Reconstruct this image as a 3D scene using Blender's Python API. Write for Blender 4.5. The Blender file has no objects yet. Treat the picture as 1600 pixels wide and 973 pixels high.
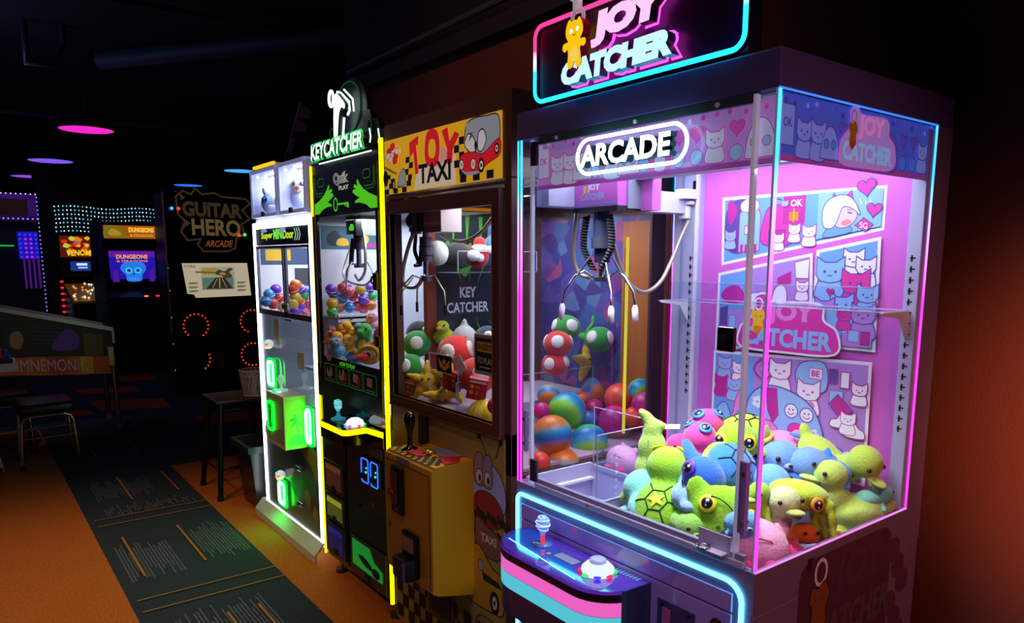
import bpy, bmesh, math, random
from math import sin, cos, pi, radians as R
from mathutils import Vector, Matrix, Euler

SC = bpy.context.scene
COL = SC.collection

# ---------------------------------------------------------------- camera
EYE = 1.556
PPX, PPY, FOC = 800.0, 575.0, 1136.0          # principal point and focal length in pixels of a 1600x973 frame
PITCH, YAW = R(8.56), R(52.864)
_fh = Vector((-sin(YAW), cos(YAW), 0)); RIGHT = Vector((cos(YAW), sin(YAW), 0)); _up = Vector((0, 0, 1))
FWD = _fh * cos(PITCH) - _up * sin(PITCH); CUP = _fh * sin(PITCH) + _up * cos(PITCH)
cam_d = bpy.data.cameras.new('camera'); cam = bpy.data.objects.new('camera', cam_d); COL.objects.link(cam)
cam_d.sensor_fit = 'HORIZONTAL'; cam_d.sensor_width = 36.0; cam_d.lens = FOC / 1600 * 36
cam_d.shift_x = 0.0; cam_d.shift_y = (PPY - 486.5) / 1600; cam_d.clip_start = 0.02; cam_d.clip_end = 100
_m = Matrix((RIGHT, CUP, -FWD)).transposed().to_4x4(); _m.translation = Vector((0, 0, EYE)); cam.matrix_world = _m
SC.camera = cam

# ---------------------------------------------------------------- world, view
SC.view_settings.view_transform = 'Standard'; SC.view_settings.look = 'None'
SC.view_settings.exposure = 0.0; SC.view_settings.gamma = 1.0; SC.view_settings.use_curve_mapping = False
w = bpy.data.worlds.new('dark_hall'); SC.world = w; w.use_nodes = True
w.node_tree.nodes['Background'].inputs[0].default_value = (0.10, 0.14, 0.35, 1)
w.node_tree.nodes['Background'].inputs[1].default_value = 0.05
SC.cycles.use_denoising = True
SC.cycles.max_bounces = 10; SC.cycles.transparent_max_bounces = 40; SC.cycles.diffuse_bounces = 3; SC.cycles.glossy_bounces = 4
SC.cycles.sample_clamp_indirect = 4.0; SC.cycles.caustics_reflective = False; SC.cycles.caustics_refractive = False

def lamp(name, kind, loc, power, color, size=0.1, target=None, spot=60, blend=0.6, size_y=None):
    d = bpy.data.lights.new(name, kind); d.energy = power; d.color = color
    if kind == 'AREA':
        d.size = size
        if size_y: d.shape = 'RECTANGLE'; d.size_y = size_y
    else: d.shadow_soft_size = size
    if kind == 'SPOT': d.spot_size = R(spot); d.spot_blend = blend
    o = bpy.data.objects.new(name, d); COL.objects.link(o); o.location = loc
    if target is not None: o.rotation_euler = (Vector(target) - Vector(loc)).to_track_quat('-Z', 'Y').to_euler()
    return o
# hall lighting: warm spots on carpet, machines and right wall, plus added fill lights
lamp('hall_and_fill_spot', 'SPOT', (-2.6, -1.2, 3.3), 230, (1.0, 0.60, 0.34), 0.15, (-3.6, -0.1, 0), 62, 0.9)
lamp('wall_wash_spot', 'SPOT', (0.15, 1.2, 1.12), 170, (1.0, 0.30, 0.10), 0.04, (-0.22, 2.2, 1.10), 66, 1.0)
lamp('hall_and_fill_spot', 'SPOT', (0.9, 0.6, 3.0), 120, (1.0, 0.34, 0.30), 0.10, (-0.85, 1.7, 0.7), 50, 1.0)
lamp('hall_and_fill_spot', 'SPOT', (-2.5, 0.5, 3.7), 40, (1.0, 0.42, 0.34), 0.10, (-2.8, 2.2, 2.3), 80, 1.0)  # fill added to lift the brown wall above the taxi machine
lamp('hall_and_fill_spot', 'SPOT', (-4.9, 0.0, 2.6), 40, (1.0, 0.8, 0.7), 0.05, (-7.4, 0.5, 0.72), 30, 1.0)  # added fill that brightens the side of the pinball machine
lamp('hall_and_fill_spot', 'SPOT', (-1.6, 0.1, 3.2), 26, (1.0, 0.48, 0.24), 0.10, (-2.4, 1.5, 1.2), 80, 1.0)
lamp('hall_and_fill_spot', 'SPOT', (-0.2, 0.3, 3.0), 10, (1.0, 0.42, 0.30), 0.10, (-0.7, 1.7, 0.7), 60, 1.0)
lamp('hall_and_fill_spot', 'SPOT', (-4.6, 0.2, 3.3), 45, (1.0, 0.45, 0.18), 0.10, (-4.4, 1.1, 0.0), 50, 1.0)

lamp('hall_and_fill_spot', 'SPOT', (-1.2, -1.2, 2.8), 60, (0.55, 0.42, 1.0), 0.15, (-1.25, 1.28, 0.55), 44, 1.0)  # violet fill added to brighten the front of the pink machine
lamp('blue_fill', 'POINT', (-9.0, 0.0, 3.0), 16, (0.35, 0.45, 1.0), 0.5)  # dim blue fill added to lift the dark ceiling and far walls

# ---------------------------------------------------------------- materials
def lin(c):
    if isinstance(c, str):
        c = c.lstrip('#'); c = tuple(int(c[i:i + 2], 16) / 255 for i in (0, 2, 4))
        return tuple(x / 12.92 if x <= 0.04045 else ((x + 0.055) / 1.055) ** 2.4 for x in c)
    return tuple(c)
_M = {}
def nt(name):
    m = bpy.data.materials.new(name); m.use_nodes = True
    return m, m.node_tree.nodes, m.node_tree.links
def mat(col, rough=0.5, metal=0.0, emit=0.0, ecol=None, coat=0.0, fuzz=0.0, bump=0.0, bscale=60, vary=0.0):
    """A procedural principled material; bump and colour variation come from noise."""
    k = ('mat', col, rough, metal, emit, ecol, coat, fuzz, bump, bscale, vary)
    if k in _M: return _M[k]
    m, n, l = nt('surface'); b = n['Principled BSDF']; c = lin(col)
    b.inputs['Base Color'].default_value = (*c, 1); b.inputs['Roughness'].default_value = rough; b.inputs['Metallic'].default_value = metal
    if coat: b.inputs['Coat Weight'].default_value = coat; b.inputs['Coat Roughness'].default_value = 0.08
    if emit:
        b.inputs['Emission Color'].default_value = (*lin(ecol or col), 1); b.inputs['Emission Strength'].default_value = emit
    if fuzz:
        b.inputs['Sheen Weight'].default_value = fuzz; b.inputs['Sheen Roughness'].default_value = 0.5
    if bump or vary:
        tc = n.new('ShaderNodeTexCoord'); nz = n.new('ShaderNodeTexNoise'); nz.inputs['Scale'].default_value = bscale; nz.inputs['Detail'].default_value = 4
        l.new(tc.outputs['Object'], nz.inputs['Vector'])
        if bump:
            bp = n.new('ShaderNodeBump'); bp.inputs['Strength'].default_value = bump; bp.inputs['Distance'].default_value = 0.01
            l.new(nz.outputs['Fac'], bp.inputs['Height']); l.new(bp.outputs['Normal'], b.inputs['Normal'])
        if vary:
            mx = n.new('ShaderNodeMixRGB'); mx.blend_type = 'MULTIPLY'; mx.inputs['Color1'].default_value = (*c, 1)
            mr = n.new('ShaderNodeMapRange'); mr.inputs['From Min'].default_value = 0.3; mr.inputs['From Max'].default_value = 0.7
            mr.inputs['To Min'].default_value = 1 - vary; mr.inputs['To Max'].default_value = 1.0
            l.new(nz.outputs['Fac'], mr.inputs['Value']); mx.inputs['Fac'].default_value = 1.0
            l.new(mr.outputs['Result'], mx.inputs['Color2']); l.new(mx.outputs['Color'], b.inputs['Base Color'])
    _M[k] = m
    return m
def plush(col): return mat(col, 0.95, 0, 0, None, 0, 0.35, 0.30, 150, 0.16)
def glow(col, s=3.0):
    k = ('glow', col, s)
    if k in _M: return _M[k]
    m, n, l = nt('lit'); n.clear(); e = n.new('ShaderNodeEmission'); o = n.new('ShaderNodeOutputMaterial')
    e.inputs[0].default_value = (*lin(col), 1); e.inputs[1].default_value = s; l.new(e.outputs[0], o.inputs[0]); _M[k] = m
    return m
def led_fade(lo, hi, z0, z1, s):
    """A colour-changing LED strip: colour runs from LO at height z0 to HI at height z1 (object space)."""
    k = ('fade', lo, hi, z0, z1, s)
    if k in _M: return _M[k]
    m, n, l = nt('led_strip'); n.clear(); e = n.new('ShaderNodeEmission'); o = n.new('ShaderNodeOutputMaterial')
    tc = n.new('ShaderNodeTexCoord'); sp = n.new('ShaderNodeSeparateXYZ'); mr = n.new('ShaderNodeMapRange'); cr = n.new('ShaderNodeValToRGB')
    mr.inputs['From Min'].default_value = z0; mr.inputs['From Max'].default_value = z1
    cr.color_ramp.elements[0].color = (*lin(lo), 1); cr.color_ramp.elements[1].color = (*lin(hi), 1)
    l.new(tc.outputs['Object'], sp.inputs[0]); l.new(sp.outputs['Z'], mr.inputs['Value']); l.new(mr.outputs['Result'], cr.inputs[0])
    l.new(cr.outputs[0], e.inputs[0]); e.inputs[1].default_value = s; l.new(e.outputs[0], o.inputs[0]); _M[k] = m
    return m
def glass(tint='#ffffff', refl=0.5, base=0.03, rough=0.0):
    """Thin clear pane or acrylic: straight-through light, mirror reflection growing towards grazing angles."""
    k = ('glass', tint, refl, base, rough)
    if k in _M: return _M[k]
    m, n, l = nt('clear_pane'); n.clear(); o = n.new('ShaderNodeOutputMaterial'); mx = n.new('ShaderNodeMixShader')
    t = n.new('ShaderNodeBsdfTransparent'); g = n.new('ShaderNodeBsdfGlossy'); lw = n.new('ShaderNodeLayerWeight'); lw.inputs[0].default_value = 0.5
    t.inputs[0].default_value = (*lin(tint), 1); g.inputs['Roughness'].default_value = rough; g.inputs[0].default_value = (1, 1, 1, 1)
    p = n.new('ShaderNodeMath'); p.operation = 'POWER'; p.inputs[1].default_value = 4.0
    a = n.new('ShaderNodeMath'); a.operation = 'MULTIPLY_ADD'; a.inputs[1].default_value = refl; a.inputs[2].default_value = base
    l.new(lw.outputs['Facing'], p.inputs[0]); l.new(p.outputs[0], a.inputs[0]); l.new(a.outputs[0], mx.inputs[0])
    l.new(t.outputs[0], mx.inputs[1]); l.new(g.outputs[0], mx.inputs[2]); l.new(mx.outputs[0], o.inputs[0]); _M[k] = m
    return m
GLASS = glass('#f4f8ff', 0.45, 0.02); ACRY = glass('#eef2ff', 0.5, 0.05, 0.02); ACRY_EDGE = mat('#a8b0cc', 0.25, 0, 0.05, '#cfe0ff')  # acrylic edges glow weakly in place of the light they catch
BLACK = mat('#0b0b10', 0.45); GBLACK = mat('#050507', 0.12, 0, 0, None, 0.6); CHROME = mat('#c8ccd4', 0.16, 1.0); STEEL = mat('#8c9099', 0.32, 1.0)
DGREY = mat('#2a2a34', 0.5); WHITE = mat('#eceef4', 0.45); RUBBER = mat('#101014', 0.85)

# ---------------------------------------------------------------- mesh builder
class B:
    def __init__(s): s.bm = bmesh.new(); s.mats = []
    def mi(s, m):
        if m not in s.mats: s.mats.append(m)
        return s.mats.index(m)
    def face(s, pts, m, smooth=False):
        try: f = s.bm.faces.new([s.bm.verts.new(Vector(p)) for p in pts])
        except ValueError: return None
        f.material_index = s.mi(m); f.smooth = smooth
        return f
    def mesh(s, vs, fs, m, smooth=False):
        v = [s.bm.verts.new(Vector(p)) for p in vs]; i = s.mi(m)
        for f in fs:
            try: q = s.bm.faces.new([v[k] for k in f])
            except ValueError: continue
            q.material_index = i if not isinstance(m, list) else m[0]; q.smooth = smooth
        return s
    def box(s, x0, x1, y0, y1, z0, z1, m, bev=0.0, seg=2):
        t = bmesh.new(); bmesh.ops.create_cube(t, size=1)
        for v in t.verts: v.co = Vector(((x0 + x1) / 2 + v.co.x * (x1 - x0), (y0 + y1) / 2 + v.co.y * (y1 - y0), (z0 + z1) / 2 + v.co.z * (z1 - z0)))
        if bev: bmesh.ops.bevel(t, geom=list(t.edges), offset=bev, segments=seg, affect='EDGES', profile=0.5)
        return s.take(t, m, bool(bev) and seg > 2)
    def take(s, t, m, smooth=False, M=None):
        t.verts.ensure_lookup_table(); t.verts.index_update()
        vs = [(M @ v.co) if M else v.co.copy() for v in t.verts]; fs = [[v.index for v in f.verts] for f in t.faces]; t.free()
        return s.mesh(vs, fs, m, smooth)
    def cyl(s, a, b, r, m, r2=None, seg=16, smooth=True):
        a, b = Vector(a), Vector(b); r2 = r if r2 is None else r2; d = (b - a).normalized()
        u = d.orthogonal().normalized(); v = d.cross(u); n0 = [a + u * cos(2 * pi * i / seg) * r + v * sin(2 * pi * i / seg) * r for i in range(seg)]
        n1 = [b + u * cos(2 * pi * i / seg) * r2 + v * sin(2 * pi * i / seg) * r2 for i in range(seg)]
        s.mesh(n0 + n1, [[i, (i + 1) % seg, seg + (i + 1) % seg, seg + i] for i in range(seg)], m, smooth)
        s.face(n0[::-1], m); s.face(n1, m)
        return s
    def tube(s, pts, r, m, seg=8, closed=False, smooth=True, caps=True):
        P = [Vector(p) for p in pts]; n = len(P); rings = []; u = None
        rr = r if isinstance(r, (list, tuple)) else [r] * n
        for i in range(n):
            a = P[(i - 1) % n] if closed or i > 0 else P[i]; b = P[(i + 1) % n] if closed or i < n - 1 else P[i]
            d = (b - a).normalized() if (b - a).length > 1e-9 else Vector((0, 0, 1))
            u = d.orthogonal().normalized() if u is None else (u - d * u.dot(d)).normalized()
            v = d.cross(u); rings.append([P[i] + (u * cos(2 * pi * k / seg) + v * sin(2 * pi * k / seg)) * rr[i] for k in range(seg)])
        vs = [p for q in rings for p in q]; fs = []
        for i in range(n if closed else n - 1):
            j = (i + 1) % n
            for k in range(seg): fs.append([i * seg + k, i * seg + (k + 1) % seg, j * seg + (k + 1) % seg, j * seg + k])
        s.mesh(vs, fs, m, smooth)
        if caps and not closed: s.face(rings[0][::-1], m); s.face(rings[-1], m)
        return s
    def lathe(s, prof, c, m, seg=24, M=None, smooth=True):
        c = Vector(c); vs = []; fs = []
        for (r, z) in prof:
            for k in range(seg):
                p = Vector((r * cos(2 * pi * k / seg), r * sin(2 * pi * k / seg), z)); vs.append(c + (M @ p if M else p))
        for i in range(len(prof) - 1):
            for k in range(seg): fs.append([i * seg + k, i * seg + (k + 1) % seg, (i + 1) * seg + (k + 1) % seg, (i + 1) * seg + k])
        s.mesh(vs, fs, m, smooth)
        return s
    def ball(s, c, r, m, rot=None, seg=20, rings=12):
        c = Vector(c); r = Vector(r) if isinstance(r, (tuple, list, Vector)) else Vector((r, r, r)); E = Euler(rot).to_matrix() if rot else None
        vs = [Vector((0, 0, -1))]; fs = []
        for i in range(1, rings):
            a = -pi / 2 + pi * i / rings
            vs += [Vector((cos(a) * cos(2 * pi * k / seg), cos(a) * sin(2 * pi * k / seg), sin(a))) for k in range(seg)]
        vs.append(Vector((0, 0, 1))); L = len(vs) - 1
        for k in range(seg):
            fs.append([0, 1 + (k + 1) % seg, 1 + k]); o = 1 + (rings - 2) * seg; fs.append([L, o + k, o + (k + 1) % seg])
            for i in range(rings - 2): fs.append([1 + i * seg + k, 1 + i * seg + (k + 1) % seg, 1 + (i + 1) * seg + (k + 1) % seg, 1 + (i + 1) * seg + k])
        out = []
        for v in vs:
            q = Vector((v.x * r.x, v.y * r.y, v.z * r.z)); out.append(c + (E @ q if E else q))
        return s.mesh(out, fs, m, True)
    def prism(s, poly, f, a, b, m, caps=True, sides=None):
        """poly: 2D outline; f(u, v, w) -> point; extruded from w=a to w=b."""
        n = len(poly); A = [Vector(f(u, v, a)) for u, v in poly]; Bp = [Vector(f(u, v, b)) for u, v in poly]
        s.mesh(A + Bp, [[i, (i + 1) % n, n + (i + 1) % n, n + i] for i in range(n)], sides or m)
        if caps: s.face(A[::-1], m); s.face(Bp, m)
        return s
fXZ = lambda u, v, w: (u, w, v)      # outline in X,Z extruded along Y
fYZ = lambda u, v, w: (w, u, v)      # outline in Y,Z extruded along X
fXY = lambda u, v, w: (u, v, w)

WL = {}
def wl(o): return WL.get(o.name, Vector((0, 0, 0)))
def tag(o, label=None, cat=None, group=None, kind=None):
    for k, v in (('label', label), ('category', cat), ('group', group), ('kind', kind)):
        if v: o[k] = v
    return o
def thing(name, label, cat, loc=(0, 0, 0), group=None):
    o = bpy.data.objects.new(name, None); COL.objects.link(o); o.location = loc; o.empty_display_size = 0.05; WL[o.name] = Vector(loc)
    return tag(o, label, cat, group)
def link_mesh(name, b, base, parent=None, fix=True):
    if fix: bmesh.ops.recalc_face_normals(b.bm, faces=list(b.bm.faces))
    me = bpy.data.meshes.new(name); base = Vector(base)
    for v in b.bm.verts: v.co -= base
    b.bm.to_mesh(me); b.bm.free()
    for m in b.mats: me.materials.append(m)
    o = bpy.data.objects.new(name, me); COL.objects.link(o)
    if parent is not None: o.parent = parent; o.location = (0, 0, 0)
    else: o.location = base
    WL[o.name] = base
    return o
def part(name, b, parent, label=None, fix=True):
    """A part in world coordinates under its thing (or a sub-part under its part)."""
    return tag(link_mesh(name, b, wl(parent), parent, fix), label)
def solo(name, b, label, cat, group=None, kind=None):
    vs = [v.co for v in b.bm.verts]
    base = Vector(((min(v.x for v in vs) + max(v.x for v in vs)) / 2, (min(v.y for v in vs) + max(v.y for v in vs)) / 2, min(v.z for v in vs)))
    return tag(link_mesh(name, b, base), label, cat, group, kind)
def struct(name, b): return tag(link_mesh(name, b, (0, 0, 0)), kind='structure')
def dup(root, loc, rot=(0, 0, 0), sc=1.0, label=None, group=None):
    def cp(o, p):
        c = o.copy(); COL.objects.link(c)
        if p is not None: c.parent = p
        for ch in o.children: cp(ch, c)
        return c
    r = cp(root, None); r.location = loc; r.rotation_euler = rot; r.scale = (sc, sc, sc) if not isinstance(sc, tuple) else sc
    tag(r, label, None, group)
    return r
def pose(root, loc, rot=(0, 0, 0), sc=1.0, label=None, group=None):
    root.location = loc; root.rotation_euler = rot; root.scale = (sc, sc, sc) if not isinstance(sc, tuple) else sc
    return tag(root, label, None, group)

# pixel of the photograph -> point on a vertical or level plane of the room
def _ray(u, v): return FWD + RIGHT * ((u - PPX) / FOC) - CUP * ((v - PPY) / FOC)
def at_x(u, v, x): d = _ray(u, v); return Vector((0, 0, EYE)) + d * (x / d.x)
def at_y(u, v, y): d = _ray(u, v); return Vector((0, 0, EYE)) + d * (y / d.y)
def at_z(u, v, z): d = _ray(u, v); return Vector((0, 0, EYE)) + d * ((z - EYE) / d.z)

# ---------------------------------------------------------------- lettering and flat print
_T = {}
def text_geo(s, off=0.0, extrude=0.0, bevel=0.0, res=3, space=1.0):
    k = (s, off, extrude, bevel, space)
    if k in _T: return _T[k]
    c = bpy.data.curves.new('lettering', 'FONT'); c.body = s; c.size = 1.0; c.offset = off; c.extrude = extrude; c.bevel_depth = bevel
    c.bevel_resolution = 1; c.resolution_u = res; c.space_character = space
    o = bpy.data.objects.new('lettering', c); COL.objects.link(o); dg = bpy.context.evaluated_depsgraph_get()
    me = bpy.data.meshes.new_from_object(o.evaluated_get(dg)); vs = [v.co.copy() for v in me.vertices]; fs = [list(p.vertices) for p in me.polygons]
    bpy.data.objects.remove(o); bpy.data.curves.remove(c); bpy.data.meshes.remove(me)
    x0 = min(v.x for v in vs); x1 = max(v.x for v in vs); y0 = min(v.y for v in vs); y1 = max(v.y for v in vs)
    _T[k] = ([Vector(((v.x - x0) / (x1 - x0), (v.y - y0) / (y1 - y0), v.z)) for v in vs], fs)
    return _T[k]
def smooth_loop(pts, n=6, closed=True):
    """Catmull-Rom through 2D points."""
    out = []; N = len(pts)
    for i in range(N if closed else N - 1):
        p = [pts[(i + k - 1) % N] if closed else pts[min(max(i + k - 1, 0), N - 1)] for k in range(4)]
        for j in range(n):
            t = j / n
            out.append(tuple(0.5 * (2 * p[1][a] + (p[2][a] - p[0][a]) * t + (2 * p[0][a] - 5 * p[1][a] + 4 * p[2][a] - p[3][a]) * t * t
                                    + (3 * p[1][a] - p[0][a] - 3 * p[2][a] + p[3][a]) * t ** 3) for a in (0, 1)))
    if not closed: out.append(tuple(pts[-1]))
    return out
def arc(cx, cy, rx, ry, a0=0, a1=360, n=24):
    return [(cx + rx * cos(R(a0 + (a1 - a0) * i / n)), cy + ry * sin(R(a0 + (a1 - a0) * i / n))) for i in range(n + (0 if abs(a1 - a0) == 360 else 1))]
def rrect(x0, x1, y0, y1, r, n=6):
    return arc(x1 - r, y1 - r, r, r, 0, 90, n) + arc(x0 + r, y1 - r, r, r, 90, 180, n) + arc(x0 + r, y0 + r, r, r, 180, 270, n) + arc(x1 - r, y0 + r, r, r, 270, 360, n)
class Art:
    """Flat print on a plane: O origin, U right, V up, N towards the viewer; each shape lies a hair above the last."""
    def __init__(s, b, O=(0, 0, 0), U=(1, 0, 0), V=(0, 0, 1), N=(0, -1, 0), step=0.00005):
        s.b = b; s.O = Vector(O); s.U = Vector(U); s.V = Vector(V); s.N = Vector(N); s.k = 1; s.step = step
    def p(s, u, v, h=None): return s.O + s.U * u + s.V * v + s.N * (s.k * s.step if h is None else h)
    def poly(s, pts, m, line=None, w=0.002):
        s.b.face([s.p(u, v) for u, v in pts], m); s.k += 1
        if line: s.line(list(pts), w, line, True)
        return s
    def loop(s, pts, m, line=None, w=0.002, n=5): return s.poly(smooth_loop(pts, n), m, line, w)
    def disc(s, x, y, r, m, ry=None, line=None, w=0.002, n=20): return s.poly(arc(x, y, r, ry or r, n=n), m, line, w)
    def rect(s, x0, x1, y0, y1, m, line=None, w=0.002): return s.poly([(x0, y0), (x1, y0), (x1, y1), (x0, y1)], m, line, w)
    def line(s, pts, w, m, closed=False):
        n = len(pts); P = [Vector((a, b)) for a, b in pts]; L = []; Rr = []
        for i in range(n):
            a = P[(i - 1) % n] if closed or i > 0 else P[i]; c = P[(i + 1) % n] if closed or i < n - 1 else P[i]
            d0 = (P[i] - a).normalized() if (P[i] - a).length > 1e-9 else (c - P[i]).normalized(); d1 = (c - P[i]).normalized() if (c - P[i]).length > 1e-9 else d0
            t = (d0 + d1); t = t.normalized() if t.length > 1e-6 else d0
            nn = Vector((-t.y, t.x)); k = max(0.5, abs(nn.dot(Vector((-d1.y, d1.x))))); nn *= w / 2 / k
            L.append(s.p(*(P[i] + nn))); Rr.append(s.p(*(P[i] - nn)))
        fs = [[i, (i + 1) % n, n + (i + 1) % n, n + i] for i in range(n if closed else n - 1)]
        s.b.mesh(L + Rr, fs, m); s.k += 1
        return s
    def text(s, t, x, y, w, h, m, off=0.0, slant=0.0, rise=0.0, space=1.0):
        vs, fs = text_geo(t, off, 0, 0, 3, space)
        s.b.mesh([s.p(x + v.x * w + slant * v.y * h, y + v.y * h + rise * v.x * w) for v in vs], fs, m); s.k += 1
        return s
    def heart(s, x, y, r, m, line=None, w=0.002, tilt=0.0):
        q = []
        for i in range(24):
            t = 2 * pi * i / 24; a = 16 * sin(t) ** 3 / 17; b = (13 * cos(t) - 5 * cos(2 * t) - 2 * cos(3 * t) - cos(4 * t)) / 17
            q.append((x + r * (a * cos(tilt) - b * sin(tilt)), y + r * (a * sin(tilt) + b * cos(tilt))))
        return s.poly(q, m, line, w)
    def cat(s, x, y, r, m, line, w=0.002, body=True, face=None):
        f = face or line
        if body: s.loop([(x - r * 0.9, y - r * 1.9), (x - r * 0.95, y - r * 1.0), (x - r * 0.5, y - r * 0.4), (x + r * 0.5, y - r * 0.4), (x + r * 0.95, y - r), (x + r * 0.9, y - r * 1.9)], m, line, w)
        s.poly([(x - r, y - r * 0.2), (x - r * 0.98, y + r * 1.0), (x - r * 0.4, y + r * 0.62), (x + r * 0.4, y + r * 0.62), (x + r * 0.98, y + r * 1.0), (x + r, y - r * 0.2), (x + r * 0.7, y - r * 0.62), (x, y - r * 0.75), (x - r * 0.7, y - r * 0.62)], m, line, w)
        s.disc(x - r * 0.38, y, r * 0.1, f, n=8); s.disc(x + r * 0.38, y, r * 0.1, f, n=8)
        return s.line([(x - r * 0.18, y - r * 0.22), (x - r * 0.06, y - r * 0.3), (x, y - r * 0.2), (x + r * 0.06, y - r * 0.3), (x + r * 0.18, y - r * 0.22)], w * 0.7, f)
def letters3d(b, t, x, y, w, h, depth, f, m_face, m_side, off=0.02, slant=0.0, rise=0.0, space=1.0):
    """Channel letters: a lit face and dark returns. f(u, v, d): point at depth d behind the face."""
    vs, fs = text_geo(t, off, 0, 0, 3, space); i = len(vs)
    P = [(x + v.x * w + slant * v.y * h, y + v.y * h + rise * v.x * w) for v in vs]
    b.mesh([f(u, v, 0) for u, v in P], fs, m_face)
    cnt = {}
    for q in fs:
        for a in range(len(q)):
            e = (q[a], q[(a + 1) % len(q)]); k = tuple(sorted(e)); cnt.setdefault(k, []).append(e)
    ed = [v[0] for v in cnt.values() if len(v) == 1]
    b.mesh([f(u, v, 0.0002) for u, v in P] + [f(u, v, depth) for u, v in P], [[a, c, c + i, a + i] for a, c in ed], m_side)
    b.mesh([f(u, v, depth) for u, v in P], [list(q)[::-1] for q in fs], m_side)
    return b
def blob(name, ells, m, parent, vox=0.007, it=6, label=None):
    """One continuous stuffed body grown from overlapping ellipsoids."""
    b = B(); P0 = mat('#888888')
    for c, r, *e in ells: b.ball(c, r, P0, e[0] if e else None, 16, 10)
    o = link_mesh(name, b, (0, 0, 0)); md = o.modifiers.new('r', 'REMESH'); md.mode = 'VOXEL'; md.voxel_size = vox; md.use_smooth_shade = True
    sm = o.modifiers.new('s', 'SMOOTH'); sm.iterations = it; sm.factor = 0.5
    dg = bpy.context.evaluated_depsgraph_get(); me = bpy.data.meshes.new_from_object(o.evaluated_get(dg)); me.name = name
    old = o.data; o.modifiers.clear(); o.data = me; bpy.data.meshes.remove(old); me.materials.clear(); me.materials.append(m)
    if parent is not None: o.parent = parent
    return tag(o, label)
def ring_pts(c, r, ax, n=24, a0=0, a1=360):
    c = Vector(c); ax = Vector(ax).normalized(); u = ax.orthogonal().normalized(); v = ax.cross(u)
    return [c + u * r * cos(R(a0 + (a1 - a0) * i / n)) + v * r * sin(R(a0 + (a1 - a0) * i / n)) for i in range(n + (0 if abs(a1 - a0) == 360 else 1))]

# ================================================================= the hall
def carpet(col, col2, scale=90):
    k = ('carpet', col, col2)
    if k in _M: return _M[k]
    m, n, l = nt('carpet'); b = n['Principled BSDF']; b.inputs['Roughness'].default_value = 0.97; b.inputs['Specular IOR Level'].default_value = 0.1
    tc = n.new('ShaderNodeTexCoord'); a = n.new('ShaderNodeTexNoise'); a.inputs['Scale'].default_value = scale; a.inputs['Detail'].default_value = 6
    mp = n.new('ShaderNodeMapping'); mp.inputs['Scale'].default_value = (0.35, 1.6, 1); l.new(tc.outputs['Object'], mp.inputs[0]); l.new(mp.outputs[0], a.inputs['Vector'])
    mx = n.new('ShaderNodeMixRGB'); mx.inputs[1].default_value = (*lin(col), 1); mx.inputs[2].default_value = (*lin(col2), 1)
    cr = n.new('ShaderNodeMapRange'); cr.inputs['From Min'].default_value = 0.35; cr.inputs['From Max'].default_value = 0.65
    l.new(a.outputs['Fac'], cr.inputs['Value']); l.new(cr.outputs['Result'], mx.inputs[0]); l.new(mx.outputs[0], b.inputs['Base Color'])
    bp = n.new('ShaderNodeBump'); bp.inputs['Strength'].default_value = 0.4; l.new(a.outputs['Fac'], bp.inputs['Height']); l.new(bp.outputs[0], b.inputs['Normal'])
    _M[k] = m
    return m
TEAL, TEAL2 = carpet('#26323f', '#363f4c', 120), carpet('#626f80', '#424c5a', 160)
ORANGE, REDC, DASH = carpet('#b8692e', '#a55a26'), carpet('#a84a2e', '#98422a'), carpet('#b07a3c', '#a06a34')
b = B(); b.box(-19.2, 3.6, -4.5, 6.6, -0.12, 0, TEAL)
a = Art(b, (0, 0, 0), (1, 0, 0), (0, 1, 0), (0, 0, 1), 0.00008)
a.poly([(3.6, 1.165), (-5.84, 1.165), (-5.84, 2.3), (3.6, 2.3)], ORANGE)
a.poly([(3.6, -4.5), (3.6, 0.525), (-7.9, 0.475), (-7.9, -4.5)], ORANGE)
for q in ((128, 222, 604, 616), (155, 268, 622, 641), (194, 250, 584, 596), (100, 150, 640, 652)):
    a.poly([tuple(at_z(u, v, 0).xy) for u, v in ((q[0], q[3]), (q[1], q[3] - 5), (q[1] - 14, q[2]), (q[0] - 14, q[2] + 4))], REDC)
a.poly([(-7.55, 1.75), (-7.1, 1.75), (-7.1, 2.6), (-7.55, 2.6)], REDC)
# ribbed woven patches, orange pinstripes and dashes of the inlaid runner
rnd = random.Random(4)
for x0, x1, y0, y1 in ((-4.35, -3.75, 0.55, 0.80), (-4.45, -3.8, 0.93, 1.15), (-3.3, -2.6, 0.62, 1.0), (-5.7, -5.15, 0.6, 0.95), (-5.0, -4.9, 0.6, 1.1)):
    y = y0
    while y < y1:
        s = rnd.uniform(0, 0.18); a.line([(x0 + s, y), (x1 - rnd.uniform(0, 0.18), y)], 0.008, TEAL2); y += 0.016
for x in (-3.53, -3.395, -4.82, -4.69): a.line([(x, 0.522), (x, 1.163)], 0.008, DASH)
for (x0, x1, y) in ((-4.43, -3.80, 0.607), (-4.45, -3.82, 0.898), (-5.73, -5.12, 0.78), (-5.70, -5.15, 1.068), (-3.17, -2.6, 0.956), (-3.17, -2.6, 0.821), (-6.96, -6.4, 0.746), (-6.85, -6.4, 1.042), (-7.63, -7.06, 1.37)):
    a.line([(x0, y), (x1, y)], 0.011, DASH)
struct('floor', b)
WALLP = mat('#5a2c1e', 0.8, 0, 0, None, 0, 0, 0.25, 120); NAVY = mat('#10131f', 0.8)
b = B(); b.box(-4.6, 3.6, 2.2, 2.35, 0, 2.64, WALLP); b.box(-4.6, 3.6, 2.185, 2.35, 2.64, 3.9, NAVY); struct('wall_back', b)
b = B(); b.box(-4.62, 3.6, 2.15, 2.186, 2.62, 2.70, mat('#1a1c2a', 0.7)); struct('trim_1', b)
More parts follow.
